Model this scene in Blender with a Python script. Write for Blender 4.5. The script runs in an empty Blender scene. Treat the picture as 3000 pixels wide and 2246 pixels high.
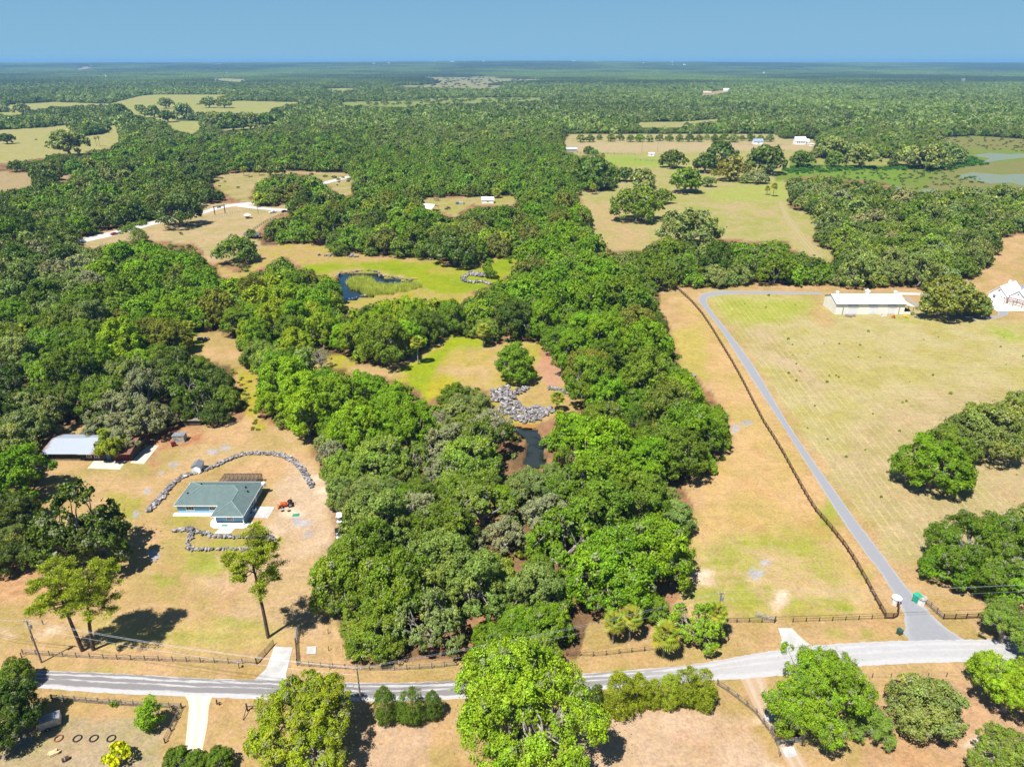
import bpy, math, random
import numpy as np
from mathutils import Vector

# ------------------------------------------------------------------ camera, light, exposure
sc = bpy.context.scene
CAM_H, FOC, PITCH = 100.0, 2081.0, math.radians(24.38)     # photo pixels: 3000 x 2246
cam_d = bpy.data.cameras.new('camera'); cam = bpy.data.objects.new('camera', cam_d)
sc.collection.objects.link(cam); sc.camera = cam
cam_d.sensor_fit = 'HORIZONTAL'; cam_d.sensor_width = 36.0; cam_d.lens = 36.0 * FOC / 3000.0
cam_d.clip_start = 1.0; cam_d.clip_end = 60000.0
cam.location = (0, 0, CAM_H); cam.rotation_euler = (math.radians(90) - PITCH, 0, 0)

SUN_EL, SUN_DIR = math.radians(62), math.radians(50)        # shadows fall towards SUN_DIR (from +X, anticlockwise)
world = bpy.data.worlds.new('World'); sc.world = world; world.use_nodes = True
wn = world.node_tree; bg = wn.nodes['Background']
sky = wn.nodes.new('ShaderNodeTexSky'); sky.sky_type = 'NISHITA'; sky.sun_disc = False
sky.sun_elevation = SUN_EL; sky.sun_rotation = math.radians(220)
sky.altitude = 1500; sky.air_density = 1.1; sky.dust_density = 0.0; sky.ozone_density = 4.0
hs = wn.nodes.new('ShaderNodeHueSaturation'); hs.inputs['Saturation'].default_value = 1.0; hs.inputs['Value'].default_value = 1.0
wn.links.new(sky.outputs[0], hs.inputs['Color'])
# clear deep-blue air down to the horizon all round
tc_ = wn.nodes.new('ShaderNodeTexCoord'); sx_ = wn.nodes.new('ShaderNodeSeparateXYZ'); mr_ = wn.nodes.new('ShaderNodeMapRange'); mx_ = wn.nodes.new('ShaderNodeMix'); mx_.data_type = 'RGBA'
wn.links.new(tc_.outputs['Generated'], sx_.inputs[0]); wn.links.new(sx_.outputs[2], mr_.inputs[0]); mr_.inputs[1].default_value = 0.0; mr_.inputs[2].default_value = 0.55; mr_.inputs[3].default_value = 1.0; mr_.inputs[4].default_value = 0.0
cr_ = wn.nodes.new('ShaderNodeValToRGB'); wn.links.new(sx_.outputs[2], cr_.inputs[0]); e_ = cr_.color_ramp.elements
e_[0].position = 0.0; e_[0].color = (1.95, 3.95, 5.65, 1); e_[1].position = 0.13; e_[1].color = (0.83, 2.6, 4.7, 1)
wn.links.new(mr_.outputs[0], mx_.inputs[0]); wn.links.new(hs.outputs[0], mx_.inputs[6]); wn.links.new(cr_.outputs[0], mx_.inputs[7]); wn.links.new(mx_.outputs[2], bg.inputs[0]); bg.inputs[1].default_value = 0.066
sun_d = bpy.data.lights.new('sun', 'SUN'); sun = bpy.data.objects.new('sun', sun_d); sc.collection.objects.link(sun)
sun_d.energy = 5.0; sun_d.angle = math.radians(0.5); sun_d.color = (1.0, 0.955, 0.88)
_d = Vector((math.cos(SUN_DIR) * math.cos(SUN_EL), math.sin(SUN_DIR) * math.cos(SUN_EL), -math.sin(SUN_EL)))
sun.rotation_euler = _d.to_track_quat('-Z', 'Y').to_euler(); sun.location = (-60, -60, 180)
sc.view_settings.view_transform = 'Standard'; sc.view_settings.look = 'None'; sc.view_settings.gamma = 1
sc.view_settings.use_curve_mapping = False; sc.view_settings.exposure = 0.92
sc.cycles.max_bounces = 5; sc.cycles.diffuse_bounces = 2; sc.cycles.glossy_bounces = 2; sc.cycles.transmission_bounces = 2
sc.cycles.volume_bounces = 0; sc.cycles.transparent_max_bounces = 8; sc.cycles.caustics_reflective = False; sc.cycles.caustics_refractive = False
sc.cycles.use_denoising = True

random.seed(11); RNG = np.random.default_rng(11)
COL = sc.collection
cP, sP = math.cos(PITCH), math.sin(PITCH)

def ground_pt(px, py, z=0.0):
    "where the sight line through a photo pixel meets height z"
    u = (px - 1500) / FOC; v = (py - 1123) / FOC
    dz = -sP - v * cP
    t = (z - CAM_H) / dz
    return u * t, (cP - v * sP) * t

def photo_xy(x, y, z=0.0):
    zc = y * cP + (CAM_H - z) * sP; yc = -y * sP + (CAM_H - z) * cP
    return 1500 + FOC * x / zc, 1123 + FOC * yc / zc

def depth_of(y, z=0.0): return y * cP + (CAM_H - z) * sP

def srgb(r, g, b, k=1.0):
    f = lambda c: (c / 255) / 12.92 if c / 255 <= 0.04045 else ((c / 255 + 0.055) / 1.055) ** 2.4
    return tuple(f(c) * k for c in (r, g, b))

# ------------------------------------------------------------------ materials
def new_mat(name):
    m = bpy.data.materials.new(name); m.use_nodes = True
    return m, m.node_tree, m.node_tree.nodes['Principled BSDF']

def N(nt, kind, **kw):
    n = nt.nodes.new(kind)
    for k, v in kw.items(): setattr(n, k, v)
    return n

def L(nt, a, b): nt.links.new(a, b)

def mixc(nt, fac, a, b, blend='MIX'):
    n = N(nt, 'ShaderNodeMix', data_type='RGBA', blend_type=blend)
    for sock, val in ((n.inputs[0], fac), (n.inputs[6], a), (n.inputs[7], b)):
        if hasattr(val, 'is_linked') or hasattr(val, 'links'): L(nt, val, sock)
        elif isinstance(val, tuple): sock.default_value = (*val[:3], 1)
        else: sock.default_value = val
    return n.outputs[2]

def ramp(nt, src, lo, hi):
    n = N(nt, 'ShaderNodeMapRange'); L(nt, src, n.inputs[0])
    n.inputs[1].default_value = lo; n.inputs[2].default_value = hi; n.interpolation_type = 'SMOOTHSTEP'
    return n.outputs[0]

def noise(nt, vec, scale, detail=3, rough=0.55, dist=0.0):
    n = N(nt, 'ShaderNodeTexNoise'); L(nt, vec, n.inputs['Vector'])
    n.inputs['Scale'].default_value = scale; n.inputs['Detail'].default_value = detail
    n.inputs['Roughness'].default_value = rough; n.inputs['Distortion'].default_value = dist
    return n.outputs[0]

def mathn(nt, op, a, b=0.0):
    n = N(nt, 'ShaderNodeMath', operation=op)
    for s, v in ((n.inputs[0], a), (n.inputs[1], b)):
        if isinstance(v, (int, float)): s.default_value = v
        else: L(nt, v, s)
    return n.outputs[0]

def plain(name, c1, c2=None, scale=1.0, rough=0.8, metal=0.0, bump=0.0, spec=0.3):
    m, nt, b = new_mat(name)
    c2 = c2 or tuple(c * 0.72 for c in c1)
    g = N(nt, 'ShaderNodeNewGeometry'); f = noise(nt, g.outputs['Position'], scale, 5, 0.65)
    L(nt, mixc(nt, ramp(nt, f, 0.35, 0.65), c1, c2), b.inputs['Base Color'])
    b.inputs['Roughness'].default_value = rough; b.inputs['Metallic'].default_value = metal
    b.inputs['Specular IOR Level'].default_value = spec
    if bump:
        bn = N(nt, 'ShaderNodeBump'); bn.inputs['Strength'].default_value = bump; bn.inputs['Distance'].default_value = 0.05
        L(nt, noise(nt, g.outputs['Position'], scale * 4, 4), bn.inputs['Height']); L(nt, bn.outputs[0], b.inputs['Normal'])
    return m

def leaf_mat(name, instanced, moss_col=(0.235, 0.25, 0.13)):
    m, nt, b = new_mat(name); nt.nodes.remove(b)
    out = nt.nodes['Material Output']
    if instanced:
        a = N(nt, 'ShaderNodeAttribute', attribute_type='INSTANCER', attribute_name='icol'); oc = a.outputs['Color']
    else:
        oi = N(nt, 'ShaderNodeObjectInfo'); oc = oi.outputs['Color']
    t = N(nt, 'ShaderNodeAttribute', attribute_name='tint')
    c = mixc(nt, 1.0, oc, t.outputs['Color'], 'MULTIPLY')
    c = mixc(nt, t.outputs['Alpha'], moss_col, c)            # alpha 1: leaf, lower: grey moss
    d = N(nt, 'ShaderNodeBsdfDiffuse'); L(nt, c, d.inputs[0])
    tr = N(nt, 'ShaderNodeBsdfTranslucent'); L(nt, mixc(nt, 1.0, c, (1.15, 1.2, 0.5), 'MULTIPLY'), tr.inputs[0])
    gl = N(nt, 'ShaderNodeBsdfGlossy'); gl.inputs['Roughness'].default_value = 0.45; gl.inputs[0].default_value = (1, 1, 1, 1)
    mx = N(nt, 'ShaderNodeMixShader'); mx.inputs[0].default_value = 0.22; L(nt, d.outputs[0], mx.inputs[1]); L(nt, tr.outputs[0], mx.inputs[2])
    mg = N(nt, 'ShaderNodeMixShader'); mg.inputs[0].default_value = 0.012; L(nt, mx.outputs[0], mg.inputs[1]); L(nt, gl.outputs[0], mg.inputs[2])
    L(nt, mg.outputs[0], out.inputs[0])
    return m

M = {}
M['leaf'] = leaf_mat('leaf', False); M['leaf_far'] = leaf_mat('leaf_of_woods', True)
M['bark'] = plain('oak_bark', (0.32, 0.29, 0.25), (0.12, 0.10, 0.085), 1.5, 0.95)
M['pale_bark'] = plain('pale_bark', (0.42, 0.39, 0.35), (0.2, 0.18, 0.16), 1.5, 0.95)
M['pine_bark'] = plain('pine_bark', (0.13, 0.085, 0.06), (0.05, 0.035, 0.03), 3, 0.95)
M['stone'] = plain('limestone', (0.29, 0.27, 0.268), (0.07, 0.066, 0.07), 1.3, 0.95, bump=0.5)
def vary(m, lo, hi):
    "each object of the material a little lighter or darker"
    nt = m.node_tree; b = nt.nodes['Principled BSDF']; src = b.inputs['Base Color'].links[0].from_socket; oi = N(nt, 'ShaderNodeObjectInfo'); mr = N(nt, 'ShaderNodeMapRange')
    L(nt, oi.outputs['Random'], mr.inputs[0]); mr.inputs[3].default_value = lo; mr.inputs[4].default_value = hi; cc = N(nt, 'ShaderNodeCombineColor'); [L(nt, mr.outputs[0], cc.inputs[k]) for k in range(3)]
    L(nt, mixc(nt, 1.0, src, cc.outputs[0], 'MULTIPLY'), b.inputs['Base Color'])
vary(M['stone'], 0.62, 1.45)
M['wood_brown'] = plain('brown_board', (0.085, 0.04, 0.028), (0.045, 0.024, 0.018), 2, 0.8)
M['wood_grey'] = plain('weathered_board', (0.27, 0.23, 0.19), (0.12, 0.1, 0.08), 3, 0.9)
M['wood_dark'] = plain('dark_post', (0.07, 0.055, 0.045), None, 3, 0.9)
M['white'] = plain('white_paint', (0.8, 0.8, 0.79), (0.7, 0.7, 0.69), 0.6, 0.5)
M['cream'] = plain('cream_metal', (0.72, 0.70, 0.64), (0.66, 0.64, 0.58), 0.4, 0.5)
M['steel_roof'] = plain('pale_steel_roof', (0.52, 0.56, 0.62), (0.45, 0.49, 0.56), 0.15, 0.35, 0.3)
M['white_roof'] = plain('white_metal_roof', (0.78, 0.8, 0.82), (0.7, 0.72, 0.75), 0.15, 0.4)
M['black'] = plain('black_plastic', (0.015, 0.015, 0.017), None, 2, 0.5)
M['glass'] = plain('dark_glass', (0.02, 0.025, 0.03), None, 1, 0.08, 0, 0, 0.8)
M['concrete'] = plain('concrete', (0.40, 0.395, 0.38), (0.32, 0.31, 0.295), 0.35, 0.9)
M['red'] = plain('red_paint', (0.32, 0.02, 0.02), None, 0.5, 0.3); M['orange'] = plain('orange_paint', (0.65, 0.12, 0.03), (0.4, 0.07, 0.02), 2, 0.4)
M['green_mat'] = plain('green_mat', (0.02, 0.24, 0.13), None, 1, 0.8); M['yellow'] = plain('yellow_paint', (0.75, 0.55, 0.01), None, 2, 0.5)
M['blue'] = plain('blue_paint', (0.05, 0.12, 0.25), None, 1, 0.5); M['rust'] = plain('rusty_iron', (0.22, 0.07, 0.04), (0.12, 0.04, 0.03), 2, 0.8)
M['tan_cloth'] = plain('tan_cloth', (0.4, 0.38, 0.33), (0.2, 0.19, 0.17), 1.2, 0.9); M['rubber'] = plain('tyre_rubber', (0.02, 0.02, 0.02), None, 2, 0.9)
M['steel'] = plain('galvanised_steel', (0.45, 0.46, 0.48), (0.3, 0.31, 0.33), 2, 0.4, 0.6)

# ------------------------------------------------------------------ mesh helpers
def mesh_np(name, v, f, mat, attrs=None, smooth=False):
    "mesh from arrays, all faces with the same number of corners"
    me = bpy.data.meshes.new(name); v = np.asarray(v, np.float32); f = np.asarray(f, np.int32)
    k = f.shape[1]
    me.vertices.add(len(v)); me.vertices.foreach_set('co', v.ravel())
    me.loops.add(f.size); me.loops.foreach_set('vertex_index', f.ravel())
    me.polygons.add(len(f)); me.polygons.foreach_set('loop_start', np.arange(0, f.size, k, dtype=np.int32))
    me.polygons.foreach_set('loop_total', np.full(len(f), k, np.int32))
    if smooth: me.polygons.foreach_set('use_smooth', np.ones(len(f), bool))
    for an, arr in (attrs or {}).items():
        a = me.attributes.new(an, 'FLOAT_COLOR', 'POINT'); a.data.foreach_set('color', np.asarray(arr, np.float32).ravel())
    me.update(calc_edges=True)
    if mat: me.materials.append(mat)
    return me

class MB:
    def __init__(s): s.v = []; s.f = []
    def add(s, vs, fs):
        o = len(s.v); s.v += [tuple(v) for v in vs]; s.f += [tuple(i + o for i in f) for f in fs]; return s
    def box(s, x0, y0, z0, x1, y1, z1):
        return s.add([(x0, y0, z0), (x1, y0, z0), (x1, y1, z0), (x0, y1, z0), (x0, y0, z1), (x1, y0, z1), (x1, y1, z1), (x0, y1, z1)],
                     [(3, 2, 1, 0), (4, 5, 6, 7), (0, 1, 5, 4), (1, 2, 6, 5), (2, 3, 7, 6), (3, 0, 4, 7)])
    def prism(s, poly, z0, z1):
        n = len(poly)
        return s.add([(x, y, z0) for x, y in poly] + [(x, y, z1) for x, y in poly],
                     [tuple(range(n - 1, -1, -1)), tuple(range(n, 2 * n))] + [(i, (i + 1) % n, n + (i + 1) % n, n + i) for i in range(n)])
    def slab(s, pts, t):
        "a flat polygon given thickness t downwards"
        n = len(pts)
        return s.add([tuple(p) for p in pts] + [(p[0], p[1], p[2] - t) for p in pts],
                     [tuple(range(n)), tuple(range(2 * n - 1, n - 1, -1))] + [(i, n + i, n + (i + 1) % n, (i + 1) % n) for i in range(n)])
    def tube(s, pts, rad, k=6, cap=True):
        pts = [Vector(p) for p in pts]; rad = rad if hasattr(rad, '__len__') else [rad] * len(pts); o = len(s.v)
        for i, p in enumerate(pts):
            d = (pts[min(i + 1, len(pts) - 1)] - pts[max(i - 1, 0)]).normalized()
            a = d.cross(Vector((0, 0, 1)) if abs(d.z) < 0.9 else Vector((1, 0, 0))).normalized(); b = d.cross(a)
            for j in range(k):
                t = 2 * math.pi * j / k; s.v.append(tuple(p + (a * math.cos(t) + b * math.sin(t)) * rad[i]))
        for i in range(len(pts) - 1):
            for j in range(k): s.f.append((o + i * k + j, o + i * k + (j + 1) % k, o + (i + 1) * k + (j + 1) % k, o + (i + 1) * k + j))
        if cap: s.f.append(tuple(o + j for j in range(k))[::-1]); s.f.append(tuple(o + (len(pts) - 1) * k + j for j in range(k)))
        return s
    def mesh(s, name, mat):
        me = bpy.data.meshes.new(name); me.from_pydata(s.v, [], s.f); me.update()
        if mat: me.materials.append(mat)
        return me
    def build(s, name, mat, parent=None, kind=None, **kw):
        return link(name, s.mesh(name, mat), parent, kind=kind, **kw)

def link(name, data, parent=None, loc=None, rz=None, sc_=None, color=None, kind=None):
    o = bpy.data.objects.new(name, data); COL.objects.link(o)
    if parent: o.parent = parent
    if loc is not None: o.location = loc
    if rz is not None: o.rotation_euler = (0, 0, rz) if not hasattr(rz, '__len__') else rz
    if sc_ is not None: o.scale = (sc_,) * 3 if not hasattr(sc_, '__len__') else sc_
    if color is not None: o.color = (*color[:3], 1)
    if kind: o['kind'] = kind
    return o

def thing(name, label, cat, loc=(0, 0, 0), rz=0.0, group=None):
    o = bpy.data.objects.new(name, None); COL.objects.link(o); o.empty_display_size = 1
    o.location = loc if len(loc) == 3 else (*loc, 0); o.rotation_euler = (0, 0, rz)
    o['label'] = label; o['category'] = cat
    if group: o['group'] = group
    return o

def tag(o, label, cat, group=None):
    o['label'] = label; o['category'] = cat
    if group: o['group'] = group
    return o

def resample(pts, step=None, n=None, smooth=True):
    "Catmull-Rom through pts, evenly spaced"
    P = np.array(pts, float)
    if smooth and len(P) > 2:
        Q = np.vstack([2 * P[0] - P[1], P, 2 * P[-1] - P[-2]]); out = []
        for i in range(1, len(Q) - 2):
            for t in np.linspace(0, 1, 12, endpoint=False):
                a, b, c, d = Q[i - 1:i + 3]
                out.append(0.5 * ((2 * b) + (-a + c) * t + (2 * a - 5 * b + 4 * c - d) * t * t + (-a + 3 * b - 3 * c + d) * t ** 3))
        out.append(P[-1]); P = np.array(out)
    s = np.r_[0, np.cumsum(np.linalg.norm(np.diff(P, axis=0), axis=1))]
    n = n or max(2, int(round(s[-1] / step)) + 1); t = np.linspace(0, s[-1], n)
    return np.stack([np.interp(t, s, P[:, k]) for k in range(P.shape[1])], 1), s[-1]

def GP(lst, z=0.0): return [ground_pt(a, b, z) for a, b in lst]

def in_poly(px, py, poly):
    px = np.asarray(px); py = np.asarray(py); ins = np.zeros(px.shape, bool); n = len(poly)
    for i in range(n):
        x0, y0 = poly[i]; x1, y1 = poly[(i + 1) % n]
        if y0 == y1: continue
        c = ((y0 > py) != (y1 > py)) & (px < (x1 - x0) * (py - y0) / (y1 - y0) + x0)
        ins ^= c
    return ins

def wob(x, y, s, seed=0.0):
    "cheap smooth noise, about -1..1"
    return (np.sin(x * s + 1.7 * seed + 1.3 * np.sin(y * s * 0.7 + seed)) + np.sin(y * s * 1.13 + seed * 2.1 + 1.1 * np.sin(x * s * 0.83))
            + 0.5 * np.sin((x + y) * s * 2.3 + seed) * np.cos((x - y) * s * 1.9 + seed)) / 2.3

# ------------------------------------------------------------------ where the woods are not: clearings, outlined as seen from the air
TAN, TANG = srgb(226, 186, 128), srgb(205, 178, 100)
KG = 0.475
def gc(r, g, b):
    "ground colour: the dry grass reads a little greyer than first noted"
    m = (r + g + b) / 3; k = 0.80 if g < r * 0.93 and b > 60 else 0.94
    return srgb(m + (r - m) * k, m + (g - m) * k, m + (b - m) * k, KG)
OPEN = {
 'near': ([(-900, 1560), (0, 1700), (85, 1600), (120, 1480), (100, 1420), (128, 1400), (122, 1290), (125, 1250), (250, 1240), (262, 1290), (440, 1320), (470, 1262), (543, 1239), (602, 1248), (706, 1232), (728, 1205), (716, 1135), (679, 1121), (690, 1080),
   (652, 1067), (552, 1031), (534, 1000), (584, 976), (634, 967), (700, 1000), (718, 1067), (765, 1090), (740, 1149), (743, 1190), (770, 1235), (888, 1271), (915, 1284), (901, 1312), (942, 1375), (951, 1420),
   (962, 1493), (975, 1550), (965, 1590), (900, 1600), (885, 1677), (942, 1718), (969, 1750), (983, 1800), (1000, 1858), (1054, 1931), (1317, 1942), (1688, 1935), (1708, 1885), (1712, 1850),
   (1724, 1822), (1790, 1806), (1885, 1800), (1905, 1835), (1906, 1840), (2000, 1765), (1983, 1650), (2022, 1640), (2045, 1520), (2000, 1430), (2010, 1400), (2060, 1395), (2145, 1330), (2140, 1207), (2113, 1185), (2045, 1112), (2027, 1067), (1996, 1103), (2000, 1040),
   (1969, 967), (1933, 908), (1936, 838), (2000, 842), (2127, 840), (2213, 826), (2308, 836), (2390, 836), (2512, 840), (2706, 846), (2800, 825), (2905, 775), (2915, 702), (3000, 685), (3900, 685), (3900, 3400), (-900, 3400)],
   gc(226, 178, 118), gc(198, 168, 88)),
 'middle': ([(1000, 1035), (1036, 1062), (1100, 1071), (1172, 1062), (1208, 1040), (1245, 1022), (1281, 1004), (1317, 972), (1403, 990), (1457, 1013), (1500, 1000), (1584, 1000), (1634, 1035), (1652, 1112), (1702, 1149), (1706, 1167), (1693, 1203),
   (1625, 1210), (1602, 1230), (1566, 1244), (1580, 1284), (1589, 1345), (1553, 1362), (1543, 1293), (1507, 1257), (1457, 1203), (1439, 1180), (1435, 1150), (1376, 1117), (1290, 1126), (1272, 1167),
   (1240, 1171), (1217, 1121), (1172, 1126), (1122, 1103), (1072, 1094), (1027, 1094), (1000, 1076), (950, 1085), (901, 1085), (897, 1067), (906, 1040)], gc(215, 178, 110), gc(186, 178, 52)),
 'pond_lawn': ([(607, 762), (634, 777), (648, 813), (706, 822), (730, 795), (745, 764), (760, 725), (851, 711), (956, 720), (1030, 745), (1060, 734), (1091, 752), (1168, 757), (1245, 752), (1272, 761), (1335, 775), (1399, 766), (1460, 752), (1498, 734),
   (1512, 739), (1494, 793), (1457, 825), (1417, 841), (1376, 859), (1350, 890), (1300, 886), (1245, 872), (1190, 880), (1158, 868), (1127, 881), (1068, 892), (1027, 904), (1009, 899), (1003, 850), (1000, 815), (935, 805), (930, 785), (870, 777), (838, 755), (800, 760), (760, 790), (700, 800)],
   gc(212, 170, 105), gc(186, 176, 70)),
 'paddock': ([(217, 702), (281, 684), (376, 661), (453, 638), (584, 612), (584, 598), (648, 594), (706, 598), (743, 585), (760, 603), (851, 603), (851, 621), (815, 634), (779, 653), (761, 671), (756, 702), (770, 725), (743, 766), (700, 772),
   (607, 770), (593, 734), (571, 716), (521, 712), (435, 702), (385, 706), (344, 711), (272, 727), (236, 713)], gc(214, 180, 125), gc(192, 176, 102)),
 'gap': ([(620, 517), (666, 508), (770, 506), (851, 499), (1000, 505), (1034, 510), (1032, 570), (1000, 575), (965, 545), (951, 535), (906, 512), (860, 508), (797, 510), (752, 535), (743, 553), (728, 590), (690, 585), (634, 553)], gc(205, 178, 120), gc(170, 165, 80)),
 'camp': ([(1240, 580), (1290, 580), (1408, 576), (1516, 576), (1507, 598), (1480, 600), (1380, 598), (1344, 625), (1335, 634), (1272, 614), (1240, 605)], gc(196, 178, 105), gc(178, 172, 84)),
 'pasture': ([(1661, 420), (2000, 420), (2226, 429), (2376, 424), (2385, 440), (2317, 458), (2313, 490), (2290, 520), (2317, 555), (2308, 605), (2335, 614), (2399, 634), (2378, 707), (2399, 718), (2453, 734), (2430, 772), (2390, 745), (2326, 736), (2308, 709),
   (2149, 702), (2109, 702), (2040, 710), (1930, 700), (1874, 734), (1797, 734), (1752, 702), (1734, 662), (1734, 625), (1707, 589), (1684, 553), (1725, 562), (1788, 557), (1802, 535), (1815, 490), (1793, 476), (1770, 453), (1688, 458), (1661, 444)],
   gc(200, 182, 112), gc(174, 176, 82)),
 'avenue': ([(1655, 392), (2270, 392), (2300, 408), (2400, 408), (2390, 426), (2300, 424), (1655, 423)], gc(206, 184, 128), gc(180, 172, 100)),
 'marsh': ([(2267, 508), (2317, 490), (2313, 462), (2420, 465), (2560, 460), (2620, 466), (2680, 488), (2750, 488), (2793, 490), (2829, 458), (2829, 435), (2788, 417), (2743, 403), (2851, 397), (3000, 408), (3900, 420), (3900, 560), (3000, 548), (2933, 539), (2860, 548),
   (2747, 553), (2679, 562), (2611, 548), (2589, 530), (2498, 530), (2408, 512), (2326, 521), (2272, 535)], gc(140, 150, 66), gc(120, 150, 44)),
 'left_pasture': ([(-300, 375), (0, 381), (86, 376), (150, 372), (186, 367), (208, 367), (204, 390), (254, 399), (308, 390), (317, 367), (344, 367), (349, 417), (317, 435), (245, 444), (245, 458), (204, 449), (154, 453), (127, 462), (41, 476), (0, 480), (-300, 480)], gc(190, 178, 116), gc(176, 176, 94)),
 'left_field': ([(-300, 503), (0, 503), (100, 508), (91, 535), (95, 544), (18, 562), (-300, 560)], gc(196, 166, 116), gc(184, 164, 100)),
 'left_field_end': ([(149, 526), (217, 503), (217, 512), (181, 535)], gc(196, 166, 116), gc(184, 164, 100)),
 'far_pasture': ([(14, 308), (77, 304), (154, 299), (317, 304), (408, 281), (453, 277), (670, 277), (657, 286), (566, 308), (702, 295), (847, 299), (888, 299), (797, 317), (793, 335), (652, 331), (589, 331), (562, 331), (512, 354), (589, 354), (589, 376), (562, 394),
   (512, 381), (485, 358), (389, 335), (380, 322), (326, 308), (159, 313), (91, 326), (36, 331)], gc(186, 180, 110), gc(168, 174, 84)),
 'far_strip': ([(657, 385), (725, 381), (820, 358), (820, 352), (700, 375), (640, 378)], gc(196, 176, 110), gc(168, 174, 84)),
 'far_marsh': ([(1145, 254), (1217, 245), (1267, 240), (1217, 222), (1317, 227), (1408, 223), (1498, 229), (1625, 233), (1476, 241), (1457, 261), (1317, 259)], gc(182, 164, 118), gc(150, 160, 88)),
 'far_meadow': ([(1000, 299), (1181, 295), (1254, 288), (1408, 286), (1580, 286), (1589, 295), (1476, 299), (1385, 304), (1272, 304), (1181, 315), (1000, 309)], gc(164, 164, 88), gc(140, 168, 70)),
 'far_avenue': ([(1861, 358), (2000, 356), (2118, 347), (2105, 357), (2000, 363), (2000, 374), (1880, 374)], gc(190, 176, 110), gc(168, 176, 84)),
 'far_lot': ([(2050, 277), (2091, 267), (2136, 263), (2140, 268), (2095, 278), (2055, 282)], gc(200, 176, 120), gc(190, 170, 110)),
 'east_strip': ([(2460, 347), (2500, 345), (2490, 352)], gc(200, 176, 120), gc(190, 170, 110)),
 'far_open_west': ([(-200, 330), (0, 330), (74, 325), (60, 336), (0, 341), (-200, 342)], gc(186, 180, 110), gc(168, 174, 84)),
 'far_open_mid': ([(930, 262), (1010, 258), (1060, 262), (1000, 268)], gc(176, 178, 110), gc(168, 174, 84)),
 'far_clear_one': ([(208, 212), (290, 204), (270, 210), (215, 216)], gc(200, 180, 130), gc(190, 170, 110)),
 'far_clear_two': ([(590, 232), (640, 228), (720, 230), (760, 240), (700, 242), (620, 238)], gc(190, 176, 120), gc(170, 170, 90)),
 'far_clear_three': ([(585, 202), (680, 200), (660, 204)], gc(210, 190, 150), gc(190, 170, 110)),
 'wood_gap_one': ([(62, 850), (125, 855), (95, 870)], gc(210, 165, 105), gc(200, 160, 95)),
 'wood_gap_two': ([(60, 1105), (140, 1085), (135, 1100), (70, 1120)], gc(214, 176, 130), gc(200, 160, 95)),
}
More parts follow.
